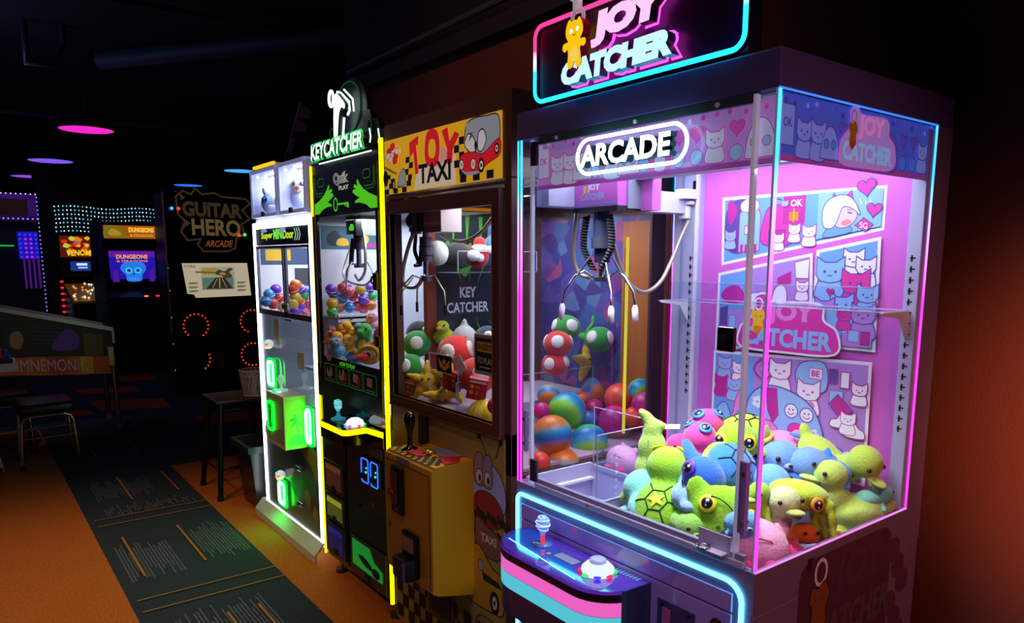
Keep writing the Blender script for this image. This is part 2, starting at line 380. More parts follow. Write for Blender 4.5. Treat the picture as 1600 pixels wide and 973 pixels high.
b = B(); b.box(-4.75, -4.6, 2.2, 6.6, 0, 3.9, NAVY); struct('wall_return', b)
b = B(); b.box(-19.35, -19.2, -4.5, 6.6, 0, 3.9, mat('#12121c', 0.85)); struct('wall_far', b)
b = B(); b.box(-19.2, -4.75, 6.6, 6.75, 0, 3.9, mat('#12121c', 0.85)); struct('wall_side', b)
b = B(); b.box(-19.2, 3.6, -4.5, 6.6, 3.9, 4.05, mat('#0a0b12', 0.9)); struct('ceiling', b)
b = B(); b.box(-16.1, -15.9, 1.3, 3.6, 2.62, 2.9, mat('#3a1218', 0.7)); b.box(-16.1, -15.9, 1.3, 3.6, 2.86, 2.96, mat('#141b2c', 0.7)); b.box(-16.1, -15.9, 3.45, 3.6, 0, 2.62, BLACK); struct('trim_2', b)
b = B(); b.box(-12.9, -12.5, .99, 1.17, 0, 2.84, mat('#0c0c14', 0.8)); struct('wall_pillar', b)

# ceiling services
PIPE = mat('#3a4058', 0.6)
def pipe(name, pts, r, label, m=PIPE):
    b = B(); b.tube(pts, r, m, 10); b2 = B()
    return solo(name, b, label, 'pipe')
pipe('ceiling_duct', [(-9.6, 1.5, 3.75), (-8.4, 2.35, 3.75), (-7.0, 3.3, 3.75)], 0.10, 'dark round duct running diagonally under the black ceiling')
pipe('ceiling_pipe', [(-12.5, -1.5, 3.55), (-12.5, 5.5, 3.55)], 0.035, 'thin dark pipe crossing under the ceiling behind the pink disc lamp')
pipe('ceiling_pipe', [(-7.5, -2.0, 3.8), (-7.5, 5.0, 3.8)], 0.03, 'thin dark pipe crossing the ceiling in front of the disc lamps')
pipe('wall_conduit', [(-4.55, 2.12, 2.74), (3.0, 2.12, 2.74)], 0.016, 'thin conduit along the top of the brown wall', mat('#3c4458', 0.5))
# projector-like bracket and hanging banner pieces under the ceiling
b = B()
P0 = at_x(40, 70, -9.0); b.tube([P0, at_x(40, 98, -9.0), at_x(82, 102, -9.0), at_x(100, 70, -9.0)], 0.03, mat('#3a3c48', 0.4), 8)
b.tube([at_x(100, 70, -9.0), Vector((-9.0, at_x(100, 70, -9).y, 3.9))], 0.03, mat('#3a3c48', 0.4), 8); b.tube([P0, Vector((-9.0, P0.y, 3.9))], 0.03, mat('#3a3c48', 0.4), 8)
solo('ceiling_bracket', b, 'dark looped steel bracket hanging from the ceiling at far left', 'bracket')
t = thing('banner_stand', 'thin pole with small brown flags behind the white mini claw machine', 'flag', at_y(452, 238, 2.9))
b = B(); b.cyl(at_y(446, 252, 2.9), at_y(470, 160, 2.9), 0.012, STEEL); b.cyl(at_y(446, 252, 2.9), (at_y(446, 252, 2.9).x, 2.9, 0.02), 0.02, BLACK); b.box(at_y(446, 252, 2.9).x - .25, at_y(446, 252, 2.9).x + .25, 2.7, 3.1, 0, 0.03, BLACK); part('pole', b, t)
b = B(); y = 2.9
for q in (((470, 162), (488, 172), (484, 186), (466, 184)), ((463, 186), (480, 192), (478, 208), (461, 206)), ((455, 218), (462, 214), (458, 240), (452, 242))):
    b.prism([(at_y(u, v, y).x, at_y(u, v, y).z) for u, v in q], fXZ, y - 0.012, y + 0.012, mat('#6a4436', 0.8))
part('flag', b, t)

# disc pendant lamps
def disc_lamp(p, r, col, label, s=2.2, power=0):
    t = thing('ceiling_lamp', label, 'ceiling lamp', p, 'coloured disc pendant lamps')
    b = B(); b.cyl((p[0], p[1], p[2] - 0.01), (p[0], p[1], p[2]), r * 0.97, glow(col, s), seg=40); part('lamp_disc', b, t, 'glowing underside')
    b = B(); b.lathe([(r, -0.012), (r, 0.03), (r * 0.9, 0.10), (r * 0.25, 0.16), (0.03, 0.18), (0.0, 0.18)], p, BLACK, 40); part('lamp_shade', b, t)
    b = B(); b.cyl((p[0], p[1], p[2] + 0.17), (p[0], p[1], 3.9), 0.008, BLACK); part('cord', b, t)
    if power: lamp('disc_light', 'POINT', (p[0], p[1], p[2] - 0.12), power, lin(col), 0.2)
disc_lamp((-10.28, 1.39, 3.09), 0.295, '#ff2ad0', 'largest lit disc lamp, hot pink, hanging highest of all', 1.0, 2.0)
disc_lamp((-13.02, 1.26, 3.0), 0.295, '#8a5cff', 'blue violet disc lamp directly below and left of the pink one', 0.9, 1)
disc_lamp((-16.23, 1.22, 3.05), 0.295, '#a452ff', 'purple disc lamp lowest at far left under the violet one', 0.8)
disc_lamp((-12.86, 3.98, 3.03), 0.27, '#4fb4ff', 'sky blue disc lamp just left of the orange topped mini machine', 0.95, 1.5)
disc_lamp((-16.31, 3.97, 3.06), 0.28, '#2f7dff', 'deep blue disc lamp above the rock guitar cabinet logo', 0.9)
disc_lamp((-18.39, 2.89, 3.05), 0.12, '#3a4cff', 'tiny blue disc lamp over the far soffit', 0.8)
disc_lamp((-17.6, 3.93, 3.03), 0.10, '#3048ff', 'tiny blue disc lamp right beside the rock guitar logo', 0.8)

# ================================================================= the big pink claw machine
JX0, JX1, JY0, JYG, JYB = -1.667, -0.846, 1.281, 1.955, 2.04
JOY = thing('claw_machine', 'big pink and lavender claw machine full of plush toys, nearest to the viewer', 'claw machine', ((JX0 + JX1) / 2, 1.66, 0), 'row of prize claw machines')
BODY = mat('#7a6a90', 0.38, 0, 0, None, 0.25); LAV = mat('#b9bde0', 0.45); PINKP = mat('#dc6cd4', 0.5)
b = B(); b.box(JX0, JX1, JY0, JYB, 0.05, 0.80, BODY, 0.004); 
for q in ((JX0, JX1, JY0, JY0 + 0.02), (JX0, JX1, JYG, JYB), (JX1 - 0.012, JX1, JY0 + 0.02, JYG), (JX0, JX0 + 0.02, JY0 + 0.02, JYG)): b.box(*q, 0.80, 0.9, BODY)
part('cabinet_base', b, JOY)
b = B(); b.box(JX0 + .05, JX1 - .05, JY0 + .05, JYB - .05, 0, 0.05, BLACK); part('plinth', b, JOY)
b = B(); b.box(JX0, JX1, JYG + 0.002, JYB, 0.9, 1.88, BODY); part('rear_housing', b, JOY)
b = B(); b.box(JX0, JX1, JY0, JYB, 1.88, 1.955, mat('#5a549c', 0.4, 0, 0, None, 0.2), 0.004); part('top_cap', b, JOY)
b = B(); b.box(JX0 + 0.02, JX1 - 0.012, JY0 + .03, JYG, 1.868, 1.879, WHITE); part('cabinet_ceiling', b, JOY)
b = B()
for y in (1.40, 1.62, 1.84): b.box(-1.5, -1.0, y, y + 0.02, 1.862, 1.868, glow('#dfe6ff', 4.0))
part('led_batten', b, JOY, 'white strip lights under the top')
la = lamp('cabinet_light', 'AREA', (-1.22, 1.62, 1.855), 6.2, (0.88, 0.88, 1.0), 0.7, (-1.22, 1.62, 0), size_y=0.5); la.parent = JOY; la.location -= wl(JOY)
la = lamp('plush_fill', 'AREA', (-1.22, 1.325, 1.735), 3.4, (0.95, 0.93, 1.0), 0.66, (-1.2, 1.55, 0.9), size_y=0.03); la.data.spread = R(75); la.parent = JOY; la.location -= wl(JOY)  # extra area fill added to brighten the plush pile from the front
# prize bin and white chute
b = B(); b.box(-1.35, JX1 - .012, JY0 + .02, JYG, 0.802, 0.815, LAV); b.box(JX0 + .02, -1.35, 1.56, JYG, 0.802, 0.815, LAV); b.box(-1.355, -1.345, JY0 + .02, 1.56, 0.80, 0.912, LAV)
b.box(JX0 + .02, JX0 + .03, JY0 + .02, 1.56, 0.80, 0.915, LAV); b.box(JX0 + .02, -1.35, 1.555, 1.56, 0.80, 0.912, LAV); b.box(JX0 + .02, -1.35, JY0 + .02, 1.56, 0.80, 0.806, LAV)
b.box(JX0 + .03, JX0 + .045, JY0 + .02, 1.56, 0.865, 0.872, WHITE); part('prize_bin', b, JOY)
# printed back panel
MG, MG2, BL, BL2, WH, LI, PK = mat('#c02c9a', .5), mat('#e03aa8', .5), mat('#6fa8ec', .5), mat('#8fc2f4', .5), mat('#f2f2ff', .5), mat('#b48ade', .5), mat('#f08ad8', .5)
NV, YE, YO, SK = mat('#5a4a9c', .5), mat('#f6c22a', .5), mat('#e88a1c', .5), mat('#f6c8c0', .5)
def joy_logo(a, x, y, w, back, face1, face2, rim=None, charm=True):
    """The two-line name with a thick rounded backing and a claw-held yellow charm on its left."""
    h = w * 0.42; sh = smooth_loop([(x - .03 * w, y - .03 * w), (x - .05 * w, y + .16 * w), (x + .02 * w, y + .24 * w), (x + .10 * w, y + .32 * w), (x + .12 * w, y + .5 * w), (x + .24 * w, y + .54 * w), (x + .32 * w, y + .46 * w), (x + .84 * w, y + .46 * w), (x + .90 * w, y + .30 * w), (x + 1.04 * w, y + .20 * w), (x + 1.03 * w, y - .02 * w), (x + .5 * w, y - .05 * w)], 5)
    if back: a.poly(sh, back, rim, w * 0.022)
    a.text('JOY', x + .27 * w, y + .22 * w, .54 * w, .24 * w, face1, 0.05); a.text('CATCHER', x + .0 * w, y, w, .19 * w, face2, 0.045)
    if charm: charm_flat(a, x + .17 * w, y + .26 * w, w * .085)
def charm_flat(a, x, y, r, m1=None, m2=None, ln=None):
    a.line(arc(x, y + r * 2.0, r * .55, r * .7, n=14), r * .2, WH, True)
    a.loop([(x - r, y + r * .5), (x - r * .8, y + r * 1.3), (x - .2 * r, y + r * 1.15), (x + r * .5, y + r * 1.4), (x + r, y + .6 * r), (x + .7 * r, y - .1 * r), (x + r * .8, y - r), (x + .3 * r, y - 1.5 * r), (x - .5 * r, y - 1.5 * r), (x - r * .8, y - r), (x - .7 * r, y)], m1 or YE, ln, r * .1)
    a.loop([(x - .6 * r, y - .9 * r), (x, y - .7 * r), (x + .6 * r, y - .9 * r), (x + .2 * r, y - 1.7 * r), (x - .3 * r, y - 1.7 * r)], m2 or YO)
    a.disc(x - .35 * r, y + .5 * r, r * .1, NV, n=8); a.disc(x + .35 * r, y + .5 * r, r * .1, NV, n=8)
b = B(); b.box(-1.542, -0.884, JYG - 0.006, JYG, 0.9, 1.87, PINKP)
a = Art(b, (0, JYG - 0.0062, 0))
# top strip: bags, cats, a white haired girl, hearts
P1 = [(-1.467, 1.742), (-.961, 1.741), (-.961, 1.634), (-1.461, 1.54)]; a.poly(P1, BL, WH, .009)
a.loop([(-1.455, 1.70), (-1.42, 1.735), (-1.37, 1.72), (-1.365, 1.60), (-1.41, 1.57), (-1.455, 1.60)], NV); a.loop([(-1.452, 1.72), (-1.435, 1.735), (-1.415, 1.70), (-1.44, 1.66)], MG)
a.rect(-1.400, -1.335, 1.585, 1.705, LI); a.poly([(-1.405, 1.69), (-1.39, 1.715), (-1.345, 1.715), (-1.33, 1.69), (-1.33, 1.58), (-1.405, 1.575)], BL2, MG, .003); a.rect(-1.385, -1.35, 1.63, 1.655, WH, MG, .003)
for k in range(4): a.rect(-1.398 + k * .016, -1.388 + k * .016, 1.572, 1.60, MG)
a.loop([(-1.40, 1.725), (-1.37, 1.738), (-1.34, 1.725), (-1.345, 1.70), (-1.395, 1.70)], WH, MG, .002)
a.loop([(-1.32, 1.60), (-1.322, 1.66), (-1.305, 1.705), (-1.265, 1.712), (-1.235, 1.685), (-1.225, 1.60)], MG2, NV, .003); a.line(arc(-1.275, 1.715, .018, .015, 0, 180, 10), .004, NV); a.rect(-1.30, -1.245, 1.60, 1.64, MG, NV, .002)
a.rect(-1.255, -1.185, 1.655, 1.735, MG); a.text('OK', -1.232, 1.705, .038, .02, WH, .03); a.rect(-1.235, -1.205, 1.665, 1.69, YO); a.line([(-1.22, 1.66), (-1.22, 1.70)], .003, YE)
for x, y, r, m in ((-1.265, 1.615, .018, WH), (-1.435, 1.625, .02, BL2), (-1.215, 1.64, .019, WH), (-1.168, 1.632, .021, WH), (-1.25, 1.715, .012, BL2)): a.cat(x, y, r, m, MG, .0025, y < 1.7)
a.poly([(-1.145, 1.738), (-.965, 1.738), (-.965, 1.64), (-1.145, 1.61)], BL2)
a.poly([(-1.112, 1.705), (-1.10, 1.735), (-1.085, 1.715)], MG2, NV, .002); a.poly([(-1.07, 1.72), (-1.05, 1.738), (-1.043, 1.712)], MG2, NV, .002)
a.loop([(-1.125, 1.615), (-1.10, 1.65), (-1.06, 1.65), (-1.045, 1.628)], BL, NV, .002)
a.loop([(-1.10, 1.66), (-1.085, 1.69), (-1.045, 1.695), (-1.03, 1.67), (-1.05, 1.645), (-1.08, 1.64)], SK, NV, .002)
a.loop([(-1.125, 1.645), (-1.13, 1.69), (-1.11, 1.72), (-1.07, 1.728), (-1.04, 1.71), (-1.022, 1.672), (-1.045, 1.69), (-1.072, 1.695), (-1.085, 1.66), (-1.10, 1.64)], WH, NV, .0025)
a.loop([(-1.075, 1.652), (-1.06, 1.662), (-1.045, 1.655), (-1.06, 1.645)], mat('#f08a90', .5)); a.line([(-1.058, 1.68), (-1.045, 1.678)], .004, NV); a.line([(-1.06, 1.688), (-1.044, 1.686)], .002, NV)
a.poly([(-1.035, 1.645), (-1.012, 1.665), (-.985, 1.645), (-1.005, 1.628)], MG2, NV, .002); a.text('SG', -1.022, 1.638, .022, .016, WH, .02, 0, -.2)
for k in range(3): a.line([(-1.02 + k * .012, 1.70), (-1.026 + k * .014, 1.715)], .0025, WH)
a.heart(-1.01, 1.745, .027, MG2, NV, .003, .15); a.heart(-.985, 1.685, .022, MG2, NV, .003, -.1)
# left middle picture: a room
P2 = [(-1.468, 1.507), (-1.156, 1.567), (-1.148, 1.418), (-1.15, 1.30), (-1.47, 1.27)]; a.poly(P2, LI, WH, .009)
a.poly([(-1.464, 1.50), (-1.36, 1.52), (-1.36, 1.40), (-1.464, 1.39)], BL); a.loop([(-1.46, 1.44), (-1.43, 1.47), (-1.39, 1.47), (-1.37, 1.43), (-1.42, 1.415)], MG)
a.poly([(-1.46, 1.40), (-1.43, 1.41), (-1.43, 1.30), (-1.46, 1.29)], NV); a.rect(-1.425, -1.40, 1.30, 1.38, BL2, MG, .002); a.heart(-1.445, 1.34, .012, MG2)
a.loop([(-1.36, 1.42), (-1.345, 1.45), (-1.305, 1.45), (-1.29, 1.42), (-1.305, 1.40), (-1.345, 1.40)], WH, MG, .002); a.loop([(-1.355, 1.35), (-1.33, 1.40), (-1.30, 1.39), (-1.29, 1.33), (-1.33, 1.31)], LI, MG, .002)
a.loop([(-1.27, 1.40), (-1.275, 1.44), (-1.26, 1.475), (-1.235, 1.475), (-1.225, 1.44), (-1.235, 1.40), (-1.23, 1.36), (-1.265, 1.36)], WH, MG, .0025)
a.poly([(-1.22, 1.41), (-1.16, 1.42), (-1.16, 1.38), (-1.22, 1.37)], MG, NV, .002); a.poly([(-1.215, 1.365), (-1.155, 1.37), (-1.155, 1.34), (-1.215, 1.33)], BL, NV, .002)
a.poly([(-1.26, 1.50), (-1.215, 1.52), (-1.215, 1.485), (-1.26, 1.475)], MG); a.poly([(-1.205, 1.545), (-1.16, 1.556), (-1.16, 1.50), (-1.20, 1.50)], WH, MG, .002); a.cat(-1.178, 1.475, .02, WH, MG, .0025)
for k in range(5): a.line([(-1.46, 1.315 - k * .008), (-1.37, 1.33 - k * .008)], .0025, MG)
# right tall picture: heap of cats
P3 = [(-1.135, 1.576), (-.964, 1.608), (-.958, 1.312), (-1.14, 1.312)]; a.poly(P3, BL, WH, .009)
for x, y, r, m in ((-1.03, 1.555, .03, WH), (-.995, 1.535, .028, WH), (-1.095, 1.52, .042, BL2), (-1.02, 1.49, .04, MG2), (-.985, 1.46, .03, BL2), (-1.055, 1.43, .034, BL2), (-.992, 1.405, .034, LI), (-1.105, 1.42, .03, LI)): a.cat(x, y, r, m, NV if m != MG2 else NV, .003)
a.loop([(-1.13, 1.37), (-1.12, 1.41), (-1.07, 1.42), (-1.03, 1.39), (-1.04, 1.35), (-1.12, 1.345)], BL2, MG, .003); a.heart(-1.09, 1.465, .013, MG)
a.cat(-1.045, 1.40, .02, MG2, NV, .002); a.poly([(-1.135, 1.35), (-.965, 1.355), (-.963, 1.318), (-1.13, 1.316)], LI); a.rect(-1.03, -1.00, 1.33, 1.362, BL2, MG, .002); a.rect(-.995, -.97, 1.325, 1.36, MG, NV, .002); a.cat(-1.065, 1.345, .016, BL2, NV, .002)
# bottom picture: dome car, round faces, cats
P4 = [(-1.469, 1.259), (-.962, 1.276), (-.957, .94), (-1.469, .94)]; a.poly(P4, LI, WH, .009)
a.poly([(-1.465, 1.254), (-1.32, 1.258), (-1.32, 1.0), (-1.465, .99)], BL)
for x, y, r, m in ((-1.43, 1.225, .026, BL2), (-1.375, 1.215, .024, WH), (-1.44, 1.165, .024, MG), (-1.39, 1.16, .026, BL2)): a.cat(x, y, r, m, MG, .003)
a.loop([(-1.39, 1.0), (-1.385, 1.10), (-1.36, 1.15), (-1.335, 1.10), (-1.33, 1.0)], PK, MG, .003); a.rect(-1.378, -1.365, 1.0, 1.08, BL); a.loop([(-1.46, 1.0), (-1.455, 1.07), (-1.42, 1.10), (-1.395, 1.05), (-1.40, 1.0)], BL2, NV, .003)
a.line(smooth_loop([(-1.32, 1.22), (-1.29, 1.255), (-1.255, 1.22), (-1.285, 1.19)], 5), .006, MG, True); a.disc(-1.285, 1.225, .014, PK, None, MG, .002)
a.cat(-1.23, 1.225, .036, WH, MG, .003); a.loop([(-1.175, 1.20), (-1.165, 1.255), (-1.09, 1.262), (-1.08, 1.19), (-1.12, 1.175)], BL2, NV, .003); a.rect(-1.135, -1.095, 1.215, 1.245, WH, MG, .002); a.text('BE', -1.128, 1.221, .025, .018, MG, .03)
a.rect(-1.075, -1.05, 1.21, 1.25, NV, MG, .002); a.rect(-1.04, -1.015, 1.20, 1.245, WH, MG, .003); a.cat(-1.135, 1.175, .036, WH, MG, .003); a.heart(-1.135, 1.13, .022, PK, MG, .002)
a.rect(-1.07, -1.03, 1.14, 1.19, BL2, MG, .002); a.poly([(-1.07, 1.15), (-1.045, 1.18), (-1.0, 1.14), (-1.03, 1.11)], MG, NV, .003); a.cat(-.985, 1.20, .022, WH, MG, .003)
a.loop([(-1.34, 1.04), (-1.33, 1.13), (-1.27, 1.175), (-1.18, 1.165), (-1.11, 1.12), (-1.075, 1.03), (-1.09, .99), (-1.2, 1.0), (-1.32, 1.0)], BL2, NV, .004); a.poly([(-1.275, 1.17), (-1.235, 1.172), (-1.225, 1.09), (-1.245, 1.06), (-1.265, 1.10)], MG)
for x, y in ((-1.185, 1.11), (-1.135, 1.105)):
    a.disc(x, y, .021, WH, None, NV, .003); a.disc(x - .006, y + .004, .003, NV, n=8); a.disc(x + .006, y + .004, .003, NV, n=8); a.line(arc(x, y, .011, .011, 200, 340, 8), .0025, NV)
for x, y in ((-1.30, 1.12), (-1.11, 1.05)):
    for k in range(5): a.disc(x + .012 * cos(k * 1.2566), y + .012 * sin(k * 1.2566), .008, WH, n=8)
a.disc(-1.165, 1.055, .028, MG2, .022, NV, .002); a.loop([(-1.305, 1.0), (-1.30, 1.05), (-1.26, 1.07), (-1.225, 1.045), (-1.225, 1.0)], PK, MG, .003); a.loop([(-1.285, 1.01), (-1.28, 1.04), (-1.25, 1.04), (-1.245, 1.01)], SK, MG, .002)
a.poly([(-1.225, .985), (-1.09, 1.0), (-1.06, .965), (-1.22, .95)], BL, NV, .003); a.disc(-1.045, 1.005, .036, BL, .026, NV, .003); a.loop([(-1.32, .945), (-1.32, .99), (-1.27, 1.0), (-1.23, .98), (-1.23, .945)], BL2, MG, .002)
for x in (-1.19, -1.155, -1.12): a.disc(x, .975, .007, WH, n=8)
for x, y, r in ((-1.035, 1.10, .024), (-.99, 1.08, .026)): a.loop([(x - r, y - r * .5), (x - r, y + r * .3), (x - r * .3, y + r * .5), (x, y + r), (x + r * .5, y + r * .5), (x + r, y + r * .3), (x + r, y - r * .5)], WH, MG, .003)
a.cat(-1.01, 1.115, .022, WH, MG, .002); a.poly([(-1.04, .99), (-.97, .995), (-.967, .945), (-1.04, .945)], MG); a.line(arc(-1.0, 1.0, .025, .022, 20, 260, 12), .006, WH)
for k in range(6): a.line([(-1.21 + k * .02, .943), (-1.21 + k * .02, .96)], .003, MG)
joy_logo(a, -1.36, 1.296, .29, MG2, PK, BL2, WH)
part('back_panel', b, JOY, 'pink panel printed with blue and magenta cartoon panels')
# slotted corner posts
def slot_post(x0, x1, xs, dz):
    b = B(); b.box(x0, x1, JYG - 0.03, JYG, 0.9, 1.87, LAV, 0.002)
    if x1 - x0 > .06: b.box(x0 + .035, x0 + .041, JYG - .034, JYG - .03, .9, 1.87, mat('#8f98c4', .5)); b.box(x1 - .010, x1 - .002, JYG - .038, JYG - .03, .9, 1.87, WHITE)
    for k in range(17):
        z = 1.565 - k * .0275 + dz; b.box(xs, xs + .004, JYG - .0312, JYG - .03, z - .016, z, BLACK); b.box(xs - .002, xs + .011, JYG - .0312, JYG - .03, z - .009, z - .006, BLACK)
    return part('slotted_post', b, JOY)
slot_post(-1.645, -1.542, -1.573, 0); slot_post(-.884, -.849, -.872, 0)
# clear panes with edges made to glow faintly for the light they catch
def pane(pts, m=GLASS, name='glass_pane'):
    b = B(); b.face(pts, m); return part(name, b, JOY)
y = JY0 + 0.004
pane([(-1.60, y, .905), (-.900, y, .905), (-.900, y, 1.878), (-1.60, y, 1.878)]); pane([(-.896, y + .004, .9), (JX1, y + .004, .9), (JX1, y + .004, 1.88), (-.896, y + .004, 1.88)])
pane([(JX1 - .002, JY0, .9), (JX1 - .002, JYG, .9), (JX1 - .002, JYG, 1.88), (JX1 - .002, JY0, 1.88)]); pane([(JX0 + .002, JY0, .9), (JX0 + .002, JYG, .9), (JX0 + .002, JYG, 1.88), (JX0 + .002, JY0, 1.88)])
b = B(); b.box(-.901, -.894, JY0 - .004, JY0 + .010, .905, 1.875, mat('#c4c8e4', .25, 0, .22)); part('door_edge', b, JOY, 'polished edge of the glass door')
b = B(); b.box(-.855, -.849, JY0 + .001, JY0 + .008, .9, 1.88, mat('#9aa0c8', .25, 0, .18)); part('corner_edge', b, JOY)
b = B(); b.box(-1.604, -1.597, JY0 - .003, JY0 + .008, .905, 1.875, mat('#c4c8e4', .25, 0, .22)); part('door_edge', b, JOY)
def fade(s): return led_fade('#ff2ee0', '#2ea0ff', 1.45, 1.75, s)
for q in ((JX0 + .001, JX0 + .005, JY0, JY0 + .003), (JX0 + .013, JX0 + .018, JY0 + .001, JY0 + .005), (JX1 - .004, JX1 + .0005, JY0 + .001, JY0 + .007), (JX1 - .004, JX1, JYG - .004, JYG), (JX0 + .003, JX0 + .010, JYG - .012, JYG - .005)):
    b = B(); b.box(*q, .9, 1.88, fade(3.2)); part('led_strip', b, JOY, 'thin light strip fading from pink to blue')
b = B(); b.box(JX1 - .003, JX1 + .001, JY0, JYG, .899, .902, glow('#f08ae8', 1.2)); b.box(JX0, JX1, JY0 - .001, JY0 + .002, .8985, .901, mat('#b0b4e0', .3)); part('bottom_edge', b, JOY)
b = B(); b.box(JX1 - .003, JX1 + .001, JY0, JYG, 1.878, 1.881, glow('#4a8cff', 1.0)); part('upper_edge', b, JOY)
# door furniture
DK = mat('#2b2946', .4, .2)
b = B(); b.box(-1.597, -1.572, JY0 - .010, JY0, 1.805, 1.868, DK, .002); part('hinge', b, JOY)
b = B(); b.box(-1.594, -1.567, JY0 - .010, JY0, .920, .985, DK, .002); part('hinge', b, JOY)
PUR = mat('#8a84b0', .35, .2)
for x0, x1, z0, z1 in ((-.886, -.864, .983, 1.140), (-1.618, -1.602, 1.005, 1.125)):
    b = B(); b.box(x0, x1, JY0 - .014, JY0 - .006, z0, z1, PUR, .002); b.box(x0 + .012, x1, JY0 - .02, JY0 - .014, z0, z1, PUR)
    for z in (z0 + .025, z1 - .025): b.cyl((x1 - .006, JY0 - .022, z), (x1 - .006, JY0, z), .005, CHROME, seg=12)
    part('handle_bracket', b, JOY)
b = B(); b.box(-.958, -.916, JY0 - .014, JY0, 1.363, 1.415, GBLACK, .004); b.cyl((-.942, JY0 - .016, 1.389), (-.942, JY0 - .013, 1.389), .011, mat('#33353f', .3, .6)); b.cyl((-.942, JY0 - .018, 1.389), (-.942, JY0 - .015, 1.389), .006, BLACK); part('lock', b, JOY, 'black square door lock')
AL = mat('#b8c0d8', .35)
b = B(); b.box(-1.575, -.872, JY0 - .008, JY0 + .012, .903, .918, AL, .002); b.box(-1.575, -.872, JY0 - .004, JY0 + .008, .918, .931, mat('#8c94b0', .35)); 
for x in (-1.35, -.945): b.cyl((x, JY0 - .011, .911), (x, JY0 - .006, .911), .005, CHROME, seg=10)
part('door_sill', b, JOY)
b = B(); b.box(-.990, -.905, JY0 - .006, JY0 - .003, .918, .963, AL, .001); b.box(-.985, -.91, JY0 - .03, JY0 - .003, .922, .927, AL, .002); b.lathe([(.009, .0), (.017, .0), (.017, .003), (.009, .003), (.009, .0)], (-.965, JY0 - .022, .928), CHROME, 20); part('latch_plate', b, JOY)
b = B(); b.box(-1.575, -.895, JY0 + .001, JY0 + .012, 1.860, 1.878, mat('#5a7480', .3, .6)); 
for x in (-1.5, -1.22, -.99): b.cyl((x, JY0 - .003, 1.869), (x, JY0 + .002, 1.869), .005, WHITE, seg=10)
part('door_header_rail', b, JOY)
# printed header band behind the glass
def header(name, O, U, N, L, pal, logo_x=None):
    bg, ln, c1, c2, c3 = pal; b = B(); th = Vector(N) * -.004; O = Vector(O)
    q = [O + Vector(U) * u + Vector((0, 0, v)) for u, v in ((0, 0), (L, 0), (L, .128), (0, .128))]; b.face(q, bg); b.face([p + th for p in q][::-1], WHITE)
    a = Art(b, O, U, (0, 0, 1), N); a.rect(0, L, 0, .012, mat('#b050b0', .5, 0, .25)); r = random.Random(7); x = .03
    while x < L - .03:
        k = r.choice('cabdh'); s = r.uniform(.75, 1.1)
        if k == 'c': a.cat(x, .062, .026 * s, r.choice((c1, c2)), ln, .0022)
        elif k == 'a': a.loop([(x - .03, .014), (x - .026, .07 * s), (x, .10 * s), (x + .024, .07 * s), (x + .028, .014)], c3, ln, .002); a.loop([(x - .016, .014), (x - .014, .05), (x, .07 * s), (x + .013, .05), (x + .016, .014)], c1, ln, .002)
        elif k == 'b':
            a.rect(x - .024, x + .02, .03, .10 * s, c1, ln, .002); a.text(r.choice(('BE', 'OK', 'HI')), x - .018, .06 * s, .03, .018, ln, .02)
        elif k == 'd':
            a.poly(arc(x, .014, .036, .075 * s, 0, 180, 14), c1, ln, .0022)
            for dx in (-.014, .014): a.disc(x + dx, .045, .010, c2, None, ln, .0018, 12)
        else: a.heart(x, .08, .02, c3, ln, .002); a.disc(x, .03, .017, c2, None, ln, .002, 12)
        x += r.uniform(.045, .062)
    for k in range(int(L / .035)): a.disc(k * .035 + r.uniform(0, .02), r.uniform(.105, .122), .006, r.choice((c1, c3, ln)), n=7)
    if logo_x is not None: joy_logo(a, logo_x, .018, .215, mat('#b48ade', .5, 0, .42), mat('#f08ad8', .5, 0, .45), mat('#8fc2f4', .5, 0, .45), mat('#d080e0', .5, 0, .4))
    return part(name, b, JOY)
pal = tuple(mat(c, .5, 0, .36) for c in ('#b884d0', '#c0409c', '#c8c4e8', '#8fb0e4', '#d050b4'))
header('front_header', (-1.600, JY0 + .018, 1.742), (1, 0, 0), (0, -1, 0), .748, pal)
header('side_header', (JX1 - .010, JY0 + .02, 1.748), (0, 1, 0), (1, 0, 0), JYG - JY0 - .02, tuple(mat(c, .5, 0, .42) for c in ('#4a58c8', '#4a3498', '#7a88e0', '#4a74d8', '#6048b8')), .23)
# ARCADE neon
CY = glow('#8ff4ff', 4.0); WGLOW = glow('#ffffff', 4.0)
t = B(); y = JY0 - .022; t.tube([(u, y, v) for u, v in rrect(-1.392, -1.048, 1.762, 1.844, .0405, 10)], .0042, glow('#c0f8ff', 5.0), 8, True); s0 = part('arcade_sign', t, JOY, 'pill shaped white neon outline around glowing letters')
t = B(); letters3d(t, 'ARCADE', -1.374, 1.777, .285, .052, .022, lambda u, v, d: (u, JY0 - .030 + d, v), WGLOW, mat('#0c4a50', .4), .035, .05); part('lettering', t, s0)
t = B(); t.box(-1.34, -1.10, JY0 - .008, JY0 - .001, 1.79, 1.82, mat('#1a6a74', .4)); part('sign_mount', t, s0)
